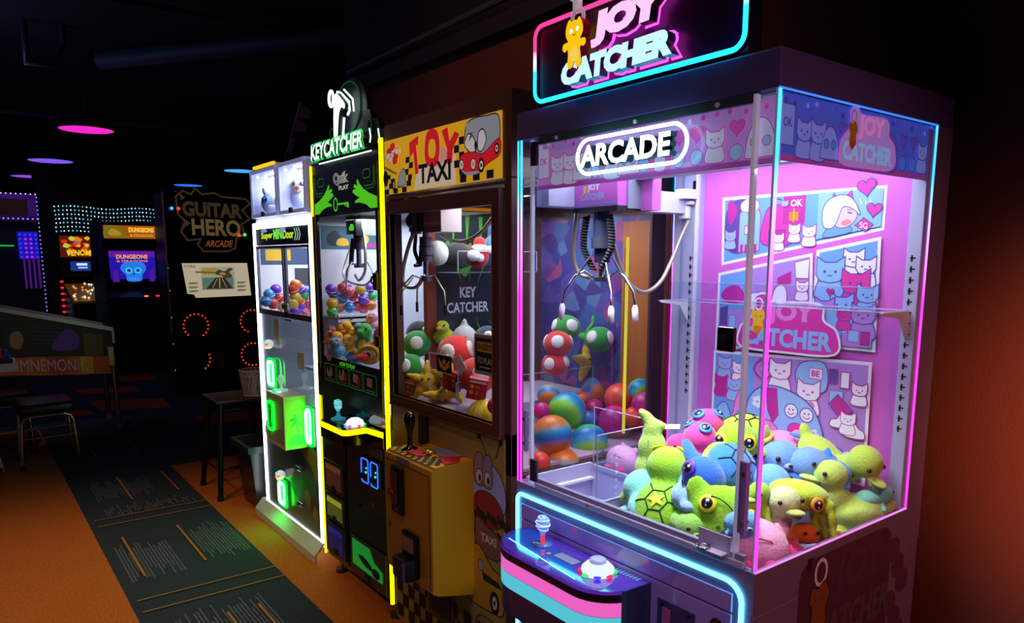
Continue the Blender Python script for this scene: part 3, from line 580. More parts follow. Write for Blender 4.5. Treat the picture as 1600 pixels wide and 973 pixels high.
# marquee with colour-changing neon frame
MQ = mat('#2c1048', .4); t = B(); t.box(-1.590, -.922, JY0 + .004, JY0 + .045, 1.957, 2.168, MQ, .004); t.box(-1.45, -1.05, JY0 + .045, JY0 + .10, 1.955, 2.05, DK); mq = part('marquee', t, JOY, 'dark purple sign board with neon border and raised letters')
t = B(); y = JY0 - .004; t.tube([(u, y, v) for u, v in rrect(-1.584, -.928, 1.968, 2.158, .030, 8)], .0052, led_fade('#16d0ff', '#ff2058', 2.045, 2.10, 4.5), 8, True); part('neon_frame', t, mq, 'neon tube blue below and red above')
t = B(); t.tube([(u, y + .006, v) for u, v in rrect(-1.584, -.928, 1.968, 2.158, .030, 8)], .0075, mat('#141a3c', .3), 8, True); part('neon_channel', t, mq)
f = lambda u, v, d: (u, JY0 - .040 + d, v)
fh = lambda u, v, d: (u, JY0 - .012 + d, v)
HALO = glow('#ff48d8', 2.2); t = B(); letters3d(t, 'JOY', -1.339, 2.042, .230, .086, .003, fh, HALO, HALO, .13, .16, .02); letters3d(t, 'CATCHER', -1.444, 1.974, .366, .064, .003, fh, HALO, HALO, .10, .10, .012); part('letter_halo', t, mq, 'pink glowing outline behind the letters')  # glowing plate added to stand in for the letters' halo light
t = B(); letters3d(t, 'JOY', -1.335, 2.046, .222, .078, .026, f, glow('#ffc4f6', 1.1), mat('#15131c', .4), .09, .16, .02); part('joy_lettering', t, mq)
t = B(); letters3d(t, 'CATCHER', -1.440, 1.978, .358, .056, .026, f, glow('#c4f2ff', 1.1), mat('#123a5c', .4), .08, .10, .012); part('catcher_lettering', t, mq)
def flat3d(b, pts, y0, y1, m, ms): b.prism(pts, fXZ, y0, y1, m, True, ms)
t = B(); yy = JY0 - .042; flat3d(t, smooth_loop([(-1.416, 2.088), (-1.419, 2.104), (-1.412, 2.122), (-1.404, 2.128), (-1.398, 2.122), (-1.388, 2.124), (-1.378, 2.122), (-1.371, 2.128), (-1.364, 2.121), (-1.357, 2.104), (-1.358, 2.090), (-1.366, 2.078), (-1.350, 2.076), (-1.346, 2.066), (-1.354, 2.058), (-1.366, 2.060), (-1.364, 2.040), (-1.362, 2.022), (-1.372, 2.014), (-1.382, 2.020), (-1.386, 2.030), (-1.392, 2.020), (-1.402, 2.014), (-1.412, 2.022), (-1.410, 2.040), (-1.411, 2.060), (-1.422, 2.056), (-1.430, 2.064), (-1.426, 2.076), (-1.410, 2.078)], 3), yy, yy + .026, glow('#ffc414', 1.0), mat('#a86a0c', .4))
a = Art(t, (0, yy - .0002, 0)); a.loop([(-1.402, 2.050), (-1.387, 2.062), (-1.372, 2.050), (-1.376, 2.032), (-1.398, 2.032)], glow('#ffd860', .9)); a.disc(-1.399, 2.100, .005, WGLOW, n=10); a.disc(-1.376, 2.102, .005, WGLOW, n=10); a.line(arc(-1.387, 2.094, .006, .005, 200, 340, 6), .002, mat('#6a3a08', .5)); part('charm', t, mq, 'yellow charm hanging from a claw ring')
t = B(); t.tube([(-1.388 + .020 * cos(i * pi / 9), yy + .012, 2.132 + .018 * sin(i * pi / 9)) for i in range(18)], .005, mat('#c8d0d8', .3, .2, .25, '#d0e0f0'), 8, True); t.box(-1.394, -1.382, yy, yy + .02, 2.148, 2.20, mat('#d8e0e8', .3, 0, .3)); t.box(-1.405, -1.371, yy, yy + .02, 2.17, 2.182, mat('#d8e0e8', .3, 0, .3), .003); part('claw_ring', t, mq)
# base front: LED outline, panels, coin door
t = B(); y = JY0 - .003; t.tube([(-.872, y, .30), (-.872, y, .815)] + [(-.917 + .045 * cos(R(q)), y, .823 + .042 * sin(R(q))) for q in range(0, 91, 15)] + [(-1.640 + .02 * cos(R(q)), y, .845 + .02 * sin(R(q))) for q in range(90, 181, 15)] + [(-1.660, y, .83), (-1.660, y, .30)], .0058, glow('#50dcff', 6.0), 8); part('led_frame', t, JOY, 'cyan light tube framing the base front')
t = B(); t.box(-1.640, -.895, JY0 - .006, JY0, .794, .838, mat('#9c94d8', .12, 0, 0, None, .8), .002); t.box(-1.640, -.895, JY0 - .006, JY0, .08, .790, mat('#9c94d8', .14, 0, 0, None, .8), .002)
t.box(-1.10, -.99, JY0 - .0085, JY0 - .006, .55, .752, mat('#3c3a6a', .25)); t.box(-1.085, -1.06, JY0 - .0095, JY0 - .0085, .70, .735, mat('#b060a0', .4)); t.box(-1.085, -1.045, JY0 - .0095, JY0 - .0085, .66, .70, mat('#6aa0b0', .4))
for x, z in ((-1.085, .742), (-1.005, .742), (-1.015, .70)): t.cyl((x, JY0 - .011, z), (x, JY0 - .008, z), .004, BLACK, seg=10)
t.cyl((-.93, JY0 - .012, .755), (-.93, JY0 - .006, .755), .014, GBLACK); t.cyl((-.93, JY0 - .014, .755), (-.93, JY0 - .011, .755), .006, CHROME); part('front_panel', t, JOY)
CON = [(-1.585, 1.277), (-1.60, 1.25)] + arc(-1.48, 1.235, .12, .12, 180, 270, 10) + arc(-1.235, 1.225, .11, .11, 270, 345, 10) + [(-1.124, 1.277)]
def ins(k): return [(x + (-1.36 - x) * k * .5 if abs(x + 1.36) > .2 else x, y + (1.277 - y) * k) for x, y in CON]
t = B(); t.prism(CON, fXY, .600, .779, mat('#2a2450', .3, 0, 0, None, .3), True); con = part('control_console', t, JOY)
t = B(); q = [(x, y) for x, y in CON]; q2 = [(x + (x + 1.36) * .004, y - .0012) for x, y in CON]
def band(z0, z1, m, k):
    t = B(); P = [(x + (x + 1.36) * k, y - k * .2) for x, y in CON]; n = len(P); t.mesh([(x, y, z0) for x, y in P] + [(x, y, z1) for x, y in P], [[i, i + 1, n + i + 1, n + i] for i in range(n - 3)], m, True); return t
part('pink_light_band', band(.716, .752, glow('#ff6ad0', .85), .006), con); part('blue_light_band', band(.674, .715, glow('#62dcf2', .75), .006), con); part('black_rim', band(.754, .772, mat('#1c1a24', .4), .008), con); part('purple_edge', band(.7725, .7795, glow('#7a2ad8', .5), .007), con)
t = B(); a = Art(t, (0, 0, .7795), (1, 0, 0), (0, 1, 0), (0, 0, 1), .0001); GLP = mat('#5a3ab8', .08, 0, 0, None, 1.0); a.poly(ins(.02), GLP); a.poly([(-1.585, 1.275), (-1.575, 1.16), (-1.24, 1.135), (-1.33, 1.20)], mat('#2a5cc8', .08, 0, 0, None, 1.0)); a.line([(-1.56, 1.17), (-1.25, 1.14)], .003, CY)
a.rect(-1.395, -1.315, 1.19, 1.225, mat('#8a90b0', .3), BLACK, .003); a.disc(-1.41, 1.19, .007, YO)
for k in range(9): a.rect(-1.245 + k * .011, -1.238 + k * .011, 1.252, 1.272, mat('#7aa8d8', .3))
part('console_top', t, con, 'glossy purple and blue control deck')
jx, jy = -1.467, 1.217
t = B(); t.lathe([(.0, .0), (.028, .0), (.028, .003), (.010, .006), (.0, .006)], (jx, jy, .780), mat('#7080c0', .1, 0, 0, None, .5), 20); t.cyl((jx, jy, .783), (jx, jy, .815), .0055, mat('#ff3020', .3, 0, 1.2, '#ff2818'), seg=12); js = part('joystick', t, con)
t = B(); t.lathe([(.0, -.004), (.008, -.003), (.010, .006), (.018, .018), (.0195, .030), (.016, .042), (.008, .049), (.0, .050)], (jx, jy, .813), mat('#9ac8ff', .15, .2, .35, '#6ab0ff'), 20)
for k in range(5):
    p = ring_pts((jx, jy, .813 + .012 + k * .008), (.0155, .0195, .0205, .0185, .013)[k], (0.15 * (-1) ** k, .1, 1), 18); t.tube(p, .0009, mat('#eaf6ff', .2, 0, .8), 5, True)
part('joystick_bulb', t, js, 'clear bulb lit blue with wire pattern')
bx, by = -1.243, 1.210
t = B(); t.lathe([(.0, .0), (.038, .0), (.042, .010), (.040, .016), (.030, .026), (.021, .029)], (bx, by, .780), glow('#e6f0ff', 1.1), 28); t.lathe([(.021, .029), (.021, .036), (.017, .039), (.0, .039)], (bx, by, .780), mat('#9098c8', .3, 0, .5, '#a0a8e0'), 24); bt = part('push_button', t, con, 'big round white lit button')
for k, c in enumerate(('#ff3050', '#30ff60', '#3050ff', '#ff40c0', '#40e0ff', '#ff3040', '#38ff70', '#4040ff')):
    q = k * pi / 4; t = B(); t.ball((bx + .0405 * cos(q), by + .0405 * sin(q), .785), (.010, .010, .004), glow(c, 1.6), None, 10, 6); part('glow_dot', t, bt)
# lower side decal
b = B(); a = Art(b, (JX1 + .0004, 0, 0), (0, 1, 0), (0, 0, 1), (1, 0, 0)); D1, D2, D3, D4 = mat('#54304c', .45), mat('#5e3652', .45), mat('#604e5a', .45), mat('#8a5030', .45)
a.poly(rrect(1.455, 1.885, .30, .875, .05), D1)
for k in range(9): a.disc(1.90 + .03 * (k % 3), .80 - .05 * k, .035, D2, n=14)
a.text('JOY', 1.60, .735, .24, .12, D2, .05, .1); a.text('CATCHER', 1.53, .635, .36, .085, D3, .04, .1); charm_flat(a, 1.545, .745, .044, D4, mat('#a05020', .45), mat('#301820', .5)); a.text('IT', 1.485, .85, .02, .03, mat('#1a1018', .5), .03)
part('side_decal', b, JOY, 'dark printed name and charm on the side')
# gantry, carriage, claw
b = B(); b.box(-1.63, -1.575, 1.32, 1.925, 1.70, 1.765, mat('#c8cdec', .4), .002); b.box(-1.59, -1.545, 1.86, 1.93, 1.745, 1.775, WHITE, .002); part('gantry_rail', b, JOY); b = B(); b.box(-1.575, -.86, 1.475, 1.505, 1.765, 1.80, AL, .002); b.box(-.88, -.86, 1.32, 1.93, 1.765, 1.80, AL); part('gantry_bar', b, JOY)
cx, cy = -1.505, 1.46
b = B(); b.box(-1.575, -1.405, 1.415, 1.535, 1.69, 1.80, PINKP, .003); b.box(-1.576, -1.404, 1.413, 1.537, 1.684, 1.697, BLACK); b.box(-1.404, -1.400, 1.45, 1.50, 1.69, 1.80, mat('#9aa0b8', .4)); b.box(-1.4, -1.36, 1.50, 1.535, 1.685, 1.80, PINKP)
a = Art(b, (0, 1.4148, 0)); joy_logo(a, -1.548, 1.716, .095, None, WH, BL2); a.rect(-1.574, -1.406, 1.702, 1.708, BL); ca = part('claw_carriage', b, JOY)
b = B(); b.cyl((cx, cy, 1.60), (cx, cy, 1.69), .026, mat('#5a6080', .3, .8), seg=20); b.cyl((cx, cy, 1.585), (cx, cy, 1.615), .032, mat('#5c6278', .35, .8), seg=20); b.cyl((cx, cy, 1.545), (cx, cy, 1.585), .022, mat('#3a3c58', .3, .8), seg=20); b.cyl((cx, cy, 1.50), (cx, cy, 1.545), .010, CHROME); b.cyl((cx, cy, 1.492), (cx, cy, 1.505), .022, STEEL); cl = part('claw', b, JOY, 'steel three fingered claw')
for s in (-1, 1):
    b = B(); pts = []
    for k in range(110):
        t_ = k / 109; xx = cx + s * (.045 + .012 * sin(t_ * pi) - .03 * max(0, t_ - .6) / .4); zz = 1.675 - .15 * t_; q = k * 1.05; pts.append((xx + .008 * cos(q), cy - .02 + .008 * sin(q), zz))
    b.tube(pts, .0036, RUBBER, 6); part('coiled_cable', b, cl)
for d in ((-.6, -.8), (.85, -.5), (.98, .2)):
    n = Vector((d[0], d[1], 0)).normalized(); b = B(); c0 = Vector((cx, cy, 1.50))
    b.tube([c0 + n * r + Vector((0, 0, z)) for r, z in ((.015, -.002), (.05, .022), (.075, .008), (.105, -.035), (.112, -.075))], .0038, CHROME, 8); lg = part('claw_finger', b, cl)
    b = B(); e = c0 + n * .112; b.tube([e + Vector((0, 0, -.070)), e + Vector((0, 0, -.082)), e + n * .002 + Vector((0, 0, -.112)), e + Vector((0, 0, -.116))], [.005, .009, .0085, .005], mat('#d8d8e0', .6), 10); part('finger_tip', b, lg, 'white rubber tip')
    b = B(); b.tube([c0 + n * .07 + Vector((0, 0, .01)), c0 + n * .035 + Vector((0, 0, .06))], .0035, mat('#4a4a60', .4, .6), 6); part('link_arm', b, cl)
H1 = [at_y(u, v, yy) for u, v, yy in ((906, 300, 1.45), (899, 350, 1.44), (896, 395, 1.44), (903, 425, 1.45), (922, 434, 1.47))]
def curve3(P, n=6):
    out = []; P = [Vector(p) for p in P]; N = len(P)
    for i in range(N - 1):
        p = [P[min(max(i + k - 1, 0), N - 1)] for k in range(4)]
        for j in range(n):
            t = j / n; out.append(.5 * (2 * p[1] + (p[2] - p[0]) * t + (2 * p[0] - 5 * p[1] + 4 * p[2] - p[3]) * t * t + (3 * p[1] - p[0] - 3 * p[2] + p[3]) * t ** 3))
    return out + [P[-1]]
HOSE = mat('#b8b49c', .35, .7)
b = B(); b.tube(curve3(H1), .006, HOSE, 10); b.tube(curve3([at_y(u, v, yy) for u, v, yy in ((945, 330, 1.50), (958, 378, 1.52), (970, 418, 1.56), (985, 445, 1.60), (1008, 456, 1.66), (1032, 440, 1.73), (1050, 405, 1.80), (1064, 370, 1.86), (1076, 345, 1.905))]), .006, HOSE, 10); part('flexible_hose', b, JOY, 'ribbed steel cable hose looping to the post')
b = B(); p = at_y(1074, 332, 1.91); b.box(p.x - .025, p.x + .01, 1.895, 1.915, p.z - .02, p.z + .02, WHITE, .003); b.box(p.x - .01, p.x + .022, 1.895, 1.92, p.z + .024, p.z + .036, WHITE, .003); b.tube(ring_pts((p.x - .012, 1.905, p.z + .035), .014, (0, 1, 0), 16), .003, WHITE, 6, True); b.tube(curve3([p, p + Vector((.01, 0, .04)), p + Vector((.018, .012, .07))]), .004, mat('#c87828', .5), 6); b.box(p.x + .008, p.x + .03, 1.923, 1.926, p.z + .04, p.z + .10, BLACK); part('cable_connector', b, JOY)
# clear divider around the chute, shelf at the back
b = B()
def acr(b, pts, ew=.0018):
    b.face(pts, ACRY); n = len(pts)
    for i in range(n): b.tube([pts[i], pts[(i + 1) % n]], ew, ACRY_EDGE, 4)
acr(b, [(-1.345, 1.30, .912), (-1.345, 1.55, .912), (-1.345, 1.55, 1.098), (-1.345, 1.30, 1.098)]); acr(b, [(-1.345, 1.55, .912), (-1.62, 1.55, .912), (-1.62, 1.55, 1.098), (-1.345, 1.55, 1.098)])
for k in range(7):
    for yy in (1.37, 1.49): b.tube(ring_pts((-1.343, yy, 1.05 - k * .021), .0035, (1, 0, 0), 10), .0009, WHITE, 4, True)
part('chute_divider', b, JOY, 'clear acrylic guard around the prize chute')
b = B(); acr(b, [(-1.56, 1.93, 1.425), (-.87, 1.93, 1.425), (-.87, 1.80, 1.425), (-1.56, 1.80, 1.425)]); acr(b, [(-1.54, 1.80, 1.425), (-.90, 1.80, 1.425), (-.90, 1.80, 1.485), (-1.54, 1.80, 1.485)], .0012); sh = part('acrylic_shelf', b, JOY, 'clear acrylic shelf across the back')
for x in (-1.575, -.868):
    b = B(); b.prism([(1.925, 1.425), (1.78, 1.425), (1.79, 1.418), (1.88, 1.405), (1.915, 1.36), (1.925, 1.35)], fYZ, x - .003, x + .003, WHITE); part('shelf_bracket', b, sh)

# ================================================================= the yellow taxi claw machine
TX0, TX1, TY, TYB = -2.612, -1.80, 1.36, 2.14
TOY = thing('claw_machine', 'brown framed claw machine with yellow taxi sign and yellow coin box', 'claw machine', (-2.2, 1.75, 0), 'row of prize claw machines')
BRN = mat('#5a3c2c', .45, .15); BRN2 = mat('#6e4a30', .4, .2); OLV = mat('#a88f2a', .45); YEL = mat('#e8b820', .4); RED = mat('#d8202c', .45); CRM = mat('#e8dcc4', .5); BLK = mat('#141418', .5); GRY = mat('#9aa6b8', .5); DGR = mat('#4a5668', .5)
b = B(); b.box(TX0, TX1, TY, TYB, .06, .86, BRN); b.box(TX0, TX1, TY, TY + .03, .86, 1.0, BRN); b.box(TX0, TX0 + .02, TY + .03, TYB, .86, .98, BRN); part('cabinet_base', b, TOY)
b = B(); b.box(TX0 + .04, TX1 - .04, TY + .04, TYB - .04, 0, .06, BLACK); part('plinth', b, TOY)
b = B(); b.box(TX0, TX1, TY, TYB, 1.80, 2.06, BRN, .004); b.box(TX0 + .02, TX1 - .02, TY - .004, TY, 1.782, 1.792, BRN2); part('header_box', b, TOY)
for x0, x1, y0, y1 in ((TX0, TX0 + .034, TY, TY + .05), (TX1 - .036, TX1, TY, TY + .05), (TX0, TX0 + .04, TYB - .10, TYB), (TX1 - .04, TX1, TYB - .10, TYB)):
    b = B(); b.box(x0, x1, y0, y1, .86, 1.80, BRN, .003); part('frame_post', b, TOY)
# shared backdrop: back panel pattern for print and painted-in reflections
k = nt('busy_pattern'); m, n, l = k; bs = n['Principled BSDF']; tc = n.new('ShaderNodeTexCoord'); vo = n.new('ShaderNodeTexVoronoi'); vo.inputs['Scale'].default_value = 14; nz = n.new('ShaderNodeTexNoise'); nz.inputs['Scale'].default_value = 9
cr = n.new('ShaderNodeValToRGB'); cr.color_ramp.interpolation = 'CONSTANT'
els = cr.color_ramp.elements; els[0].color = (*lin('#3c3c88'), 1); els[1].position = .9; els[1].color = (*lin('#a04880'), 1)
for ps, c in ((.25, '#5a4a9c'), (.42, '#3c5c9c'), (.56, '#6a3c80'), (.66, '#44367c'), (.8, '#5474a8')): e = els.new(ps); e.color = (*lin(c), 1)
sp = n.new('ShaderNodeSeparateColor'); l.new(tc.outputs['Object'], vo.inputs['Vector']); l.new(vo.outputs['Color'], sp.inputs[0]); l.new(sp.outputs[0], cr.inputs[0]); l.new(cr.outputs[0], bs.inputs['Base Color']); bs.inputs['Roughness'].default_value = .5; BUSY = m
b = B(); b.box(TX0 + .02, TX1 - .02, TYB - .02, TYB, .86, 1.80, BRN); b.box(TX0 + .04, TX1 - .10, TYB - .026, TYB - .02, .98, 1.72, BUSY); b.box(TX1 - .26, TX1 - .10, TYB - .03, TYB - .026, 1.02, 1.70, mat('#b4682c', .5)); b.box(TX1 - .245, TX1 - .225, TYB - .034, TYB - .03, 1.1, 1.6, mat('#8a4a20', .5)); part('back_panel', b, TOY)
k = ('mesh_panel',); m, n, l = nt('perforated'); bs = n['Principled BSDF']; tc = n.new('ShaderNodeTexCoord'); vo = n.new('ShaderNodeTexVoronoi'); vo.inputs['Scale'].default_value = 130; vo.inputs['Randomness'].default_value = 0
cr = n.new('ShaderNodeValToRGB'); cr.color_ramp.interpolation = 'CONSTANT'; cr.color_ramp.elements[0].color = (*lin('#c8b070'), 1); cr.color_ramp.elements[1].position = .4; cr.color_ramp.elements[1].color = (*lin('#54303c'), 1); l.new(tc.outputs['Object'], vo.inputs['Vector']); l.new(vo.outputs['Distance'], cr.inputs[0]); l.new(cr.outputs[0], bs.inputs['Base Color'])
b = B(); b.box(TX1 - .006, TX1 + .004, 1.985, 2.06, .9, 1.78, m); b.box(TX1 - .006, TX1 + .006, 2.06, 2.09, .9, 1.78, mat('#c07828', .4)); part('perforated_panel', b, TOY)
b = B(); b.box(TX1 - .012, TX1 - .004, 1.872, 1.880, .93, 1.63, glow('#f8e040', 1.0)); part('led_strip', b, TOY, 'thin yellow light strip at the rear side')
la = lamp('cabinet_light', 'AREA', (-2.2, 1.72, 1.76), 6.8, (1.0, .94, .90), .6, (-2.2, 1.72, 0), size_y=.5); la.parent = TOY; la.location -= wl(TOY)
b = B(); b.box(-2.5, -1.92, 1.60, 1.66, 1.785, 1.80, glow('#fff2d8', 1.5)); part('led_batten', b, TOY)
# bin: raised plush deck on the left, ball pit on the right
b = B(); b.box(TX0 + .02, -2.20, TY + .03, TYB - .03, .985, 1.0, mat('#c8b8c8', .5)); b.box(-2.205, -2.195, TY + .03, TYB - .03, .86, 1.0, LAV); b.box(-2.20, TX1 - .02, TY + .03, TYB - .03, .862, .872, mat('#b8a0b8', .5)); part('prize_bin', b, TOY)
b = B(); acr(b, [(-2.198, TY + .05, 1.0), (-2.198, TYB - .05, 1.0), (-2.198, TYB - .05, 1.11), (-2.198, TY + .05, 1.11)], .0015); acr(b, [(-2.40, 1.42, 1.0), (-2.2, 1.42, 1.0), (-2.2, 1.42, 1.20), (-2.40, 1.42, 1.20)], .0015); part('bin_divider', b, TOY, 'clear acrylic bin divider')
for x in (TX0 + .006, TX1 - .002):
    b = B(); b.face([(x, TY + .05, .93), (x, TYB - .1, .93), (x, TYB - .1, 1.8), (x, TY + .05, 1.8)], GLASS); part('side_glass', b, TOY)
# window door
b = B(); X0, X1, Z0, Z1 = -2.578, -1.834, .980, 1.772; x0, x1, z0, z1 = -2.540, -1.872, 1.026, 1.722
for q in ((X0, x0, Z0, Z1), (x1, X1, Z0, Z1), (x0, x1, Z0, z0), (x0, x1, z1, Z1)): b.box(q[0], q[1], TY - .022, TY, q[2], q[3], BRN)
for q in ((x0 - .004, x0, z0, z1), (x1, x1 + .004, z0, z1), (x0, x1, z0 - .004, z0)): b.box(q[0], q[1], TY - .024, TY - .002, q[2], q[3], mat('#a8782c', .35, .4))
b.box(X0, X1, TY - .026, TY - .022, Z0 + .002, Z0 + .008, BRN2); wd = part('window_frame', b, TOY)
b = B(); b.face([(x0, TY - .012, z0), (x1, TY - .012, z0), (x1, TY - .012, z1), (x0, TY - .012, z1)], GLASS); part('glass_pane', b, wd)
b = B()
for z in (1.20, 1.45): b.box(X0 + .012, X0 + .028, TY - .026, TY - .022, z, z + .03, BLACK, .002)
b.cyl((X0 + .02, TY - .03, 1.13), (X0 + .02, TY - .022, 1.13), .009, CHROME); part('door_lock', b, wd)
b = B(); a = Art(b, (0, TY - .0135, 0)); p = at_y(699, 568, TY); a.rect(p.x - .05, p.x + .05, p.z - .03, p.z + .03, BLK); a.poly([(p.x - .04, p.z + .02), (p.x, p.z - .01), (p.x + .04, p.z + .02), (p.x + .03, p.z - .01), (p.x, p.z - .025), (p.x - .03, p.z - .01)], YEL); a.disc(p.x, p.z + .008, .01, YEL); part('glass_sticker', b, wd, 'small black and yellow sticker')
p = at_y(758, 555, 1.40); b = B(); b.box(p.x - .062, p.x + .066, 1.398, 1.402, p.z - .068, p.z + .07, mat('#b8a888', .5)); a = Art(b, (0, 1.3978, 0)); a.rect(p.x - .054, p.x + .058, p.z - .055, p.z + .058, BLK); a.rect(p.x - .044, p.x + .048, p.z + .01, p.z + .045, YEL); a.text('INSERT', p.x - .038, p.z + .016, .08, .022, BLK, .03); a.text('TO PLAY', p.x - .042, p.z - .03, .088, .022, CRM, .02); a.rect(p.x - .03, p.x + .034, p.z - .044, p.z - .040, CRM); part('price_card', b, TOY, 'small card reading TO PLAY')
# sign (softly backlit print)
SIGN_KEEP = (YEL, RED, CRM, BLK, GRY)
YEL, RED, CRM, BLK, GRY = (mat(c, .5, 0, e) for c, e in (('#e8b820', .42), ('#d8202c', .42), ('#e8dcc4', .36), ('#141418', .3), ('#9aa6b8', .36)))
b = B(); b.box(-2.604, -1.843, TY - .006, TY, 1.800, 2.0, YEL); a = Art(b, (0, TY - .0062, 0)); SX, SW, SZ = -2.604, .761, 1.80
def S(u, v): return (SX + u * SW, SZ + v * .2)
def check(u0, v0, du, dv, nu, nv, ph=0, sk=0.0):
    for i in range(nu):
        for j in range(nv):
            if (i + j + ph) % 2 == 0:
                u, v = u0 + i * du, v0 + j * dv; a.poly([S(u + sk * j, v), S(u + du + sk * j, v), S(u + du + sk * (j + 1), v + dv), S(u + sk * (j + 1), v + dv)], BLK)
check(.0, .0, .045, .10, 6, 2, 0); check(.20, .2, .038, .105, 2, 4, 1, .006); check(.02, .2, .045, .08, 2, 2, 1)
a.poly([S(.30, .02), S(.66, .02), S(.66, .50), S(.33, .42)], CRM); a.loop([S(.5, .4), S(.53, .66), S(.60, .60), S(.62, .45)], mat('#e8a898', .5, 0, .36))
check(.70, .02, .05, .13, 6, 1, 0); check(.655, .15, .04, .12, 2, 5, 1)
a.poly([S(.26, .86), S(.35, .95), S(.345, .78), S(.325, .80), S(.345, .30), S(.315, .28), S(.30, .68), S(.265, .60)], RED)
for q, m_ in ((1.0, RED), (.5, YEL)):
    c = S(.47, .66); a.poly([(c[0] + x * q, c[1] + y * q) for x, y in smooth_loop([(-.05, .0), (-.035, .055), (.005, .068), (.04, .05), (.05, .0), (.035, -.052), (.0, -.062), (-.04, -.045)], 4)], m_)
a.poly([S(.555, .92), S(.605, .96), S(.62, .72), S(.665, .86), S(.70, .80), S(.645, .58), S(.64, .36), S(.595, .36), S(.60, .60)], RED)
a.text('TAXI', S(.345, 0)[0], S(0, .10)[1], .215, .068, BLK, .035, 0, .0)
# red car with a big grey elephant-like driver on the right
a.loop([S(.745, .62), S(.75, .88), S(.80, .98), S(.90, 1.0) if False else S(.90, .975), S(.985, .93), S(.99, .55), S(.93, .42), S(.80, .42)], GRY, BLK, .004); a.loop([S(.74, .60), S(.765, .76), S(.80, .72), S(.83, .52), S(.79, .46)], mat('#d8dce4', .5, 0, .36), BLK, .004); a.loop([S(.845, .74), S(.88, .78), S(.90, .62), S(.87, .46), S(.84, .5)], mat('#d8dce4', .5, 0, .36), BLK, .004)
a.line([S(.765, .80), S(.755, .96)], .012, GRY); a.line([S(.78, .70), S(.80, .78)], .004, BLK); a.line([S(.775, .66), S(.795, .72)], .004, BLK); a.disc(*S(.825, .56), .008, BLK, .014); a.poly([S(.82, .52), S(.83, .52), S(.826, .42)], BLK)
a.loop([S(.70, .28), S(.715, .45), S(.80, .47), S(.88, .42), S(.99, .60), S(.995, .36), S(.92, .26), S(.84, .14), S(.76, .14)], RED, mat('#8a1018', .5, 0, .36), .003); a.loop([S(.71, .22), S(.76, .12), S(.84, .12), S(.84, .16), S(.76, .17)], GRY)
for u, v, r in ((.715, .30, .013), (.805, .28, .014)): a.disc(*S(u, v), r, CRM, r * 1.25, BLK, .003); a.disc(*S(u, v), r * .5, GRY)
for u, v, r in ((.865, .24, .017), (.975, .45, .013)): a.disc(*S(u, v), r, BLK, r * 1.35); a.disc(*S(u, v), r * .6, CRM, r * .8); a.disc(*S(u, v), r * .3, BLK, r * .4)
# left: small toys, a road and a grey animal
for u, v, c in ((.06, .78, RED), (.09, .70, CRM), (.11, .80, CRM), (.13, .68, RED), (.07, .64, CRM), (.12, .60, RED), (.05, .7, CRM), (.10, .86, RED), (.145, .76, CRM)): a.loop([S(u - .022, v - .03), S(u - .018, v + .05), S(u + .016, v + .06), S(u + .022, v - .02), S(u, v - .06)], c, mat('#602020', .5, 0, .36), .002, 3)
a.poly([S(.0, .56), S(.0, .50), S(.13, .34), S(.14, .37)], mat('#8a6a20', .5, 0, .36)); a.loop([S(.15, .12), S(.16, .30), S(.20, .42), S(.225, .36), S(.22, .14)], GRY, BLK, .003); a.disc(*S(.105, .16), .012, BLK, .026); a.disc(*S(.105, .16), .006, GRY, .013); a.disc(*S(.02, .30), .02, BLK, .03)
part('sign', b, TOY, 'yellow illustrated taxi sign')
YEL, RED, CRM, BLK, GRY = SIGN_KEEP
# lower front: olive panel with cartoon monster and taxi
b = B(); b.box(TX0 + .02, TX1 - .03, TY - .004, TY, .06, .978, mat('#a89840', .45)); a = Art(b, (0, TY - .0042, 0))
a.line([(-2.35, .975), (-2.35, .88)], .003, BRN)
for p0, p1 in (((-1.955, .885), (-1.925, .96)), ((-1.925, .885), (-1.875, .95))): pass
a.line([(-1.93, .905), (-1.97, .965)], .005, BLK); a.line([(-1.88, .905), (-1.852, .965)], .005, BLK); a.rect(-1.985, -1.965, .955, .972, BLK); a.rect(-1.862, -1.842, .955, .972, BLK)
MON = mat('#b0bcd8', .5); a.loop([(-2.02, .74), (-2.02, .82), (-1.98, .87), (-1.92, .885), (-1.86, .86), (-1.825, .80), (-1.83, .73), (-1.90, .69), (-1.98, .69)], MON, BLK, .004)
for x in (-1.975, -1.925): a.loop([(x - .026, .80), (x - .028, .87), (x - .012, .905), (x + .014, .905), (x + .026, .87), (x + .024, .80)], mat('#a09088', .5), BLK, .003); a.disc(x, .825, .020, CRM, .026, BLK, .003); a.disc(x + .004, .82, .008, BLK, .013)
a.loop([(-2.0, .70), (-2.0, .755), (-1.95, .78), (-1.88, .77), (-1.835, .72), (-1.86, .67), (-1.94, .66)], mat('#a02430', .5), BLK, .003)
for i in range(7):
    for j in range(6):
        if (i + j) % 2 == 0 and (i, j) not in ((0, 5),): x, z = -2.02 + .03 * i, .56 + .03 * j - .02 * (i % 2); a.poly([(x, z), (x + .03, z - .015), (x + .03, z + .015), (x, z + .03)], BLK)
a.loop([(-2.0, .62), (-1.99, .68), (-1.93, .66), (-1.86, .64), (-1.84, .58), (-1.9, .55), (-1.98, .57)], mat('#8a5a4a', .5), BLK, .003); a.text('TAXI', -1.965, .60, .09, .03, CRM, .03)
TXY = mat('#c89a24', .5); a.loop([(-2.08, .42), (-2.06, .54), (-1.98, .58), (-1.90, .52), (-1.84, .50), (-1.835, .38), (-1.9, .36), (-2.04, .36)], TXY, BLK, .004); a.poly([(-1.96, .49), (-1.86, .48), (-1.84, .46), (-1.95, .46)], BLK); a.disc(-1.965, .51, .016, GRY, .02, BLK, .003)
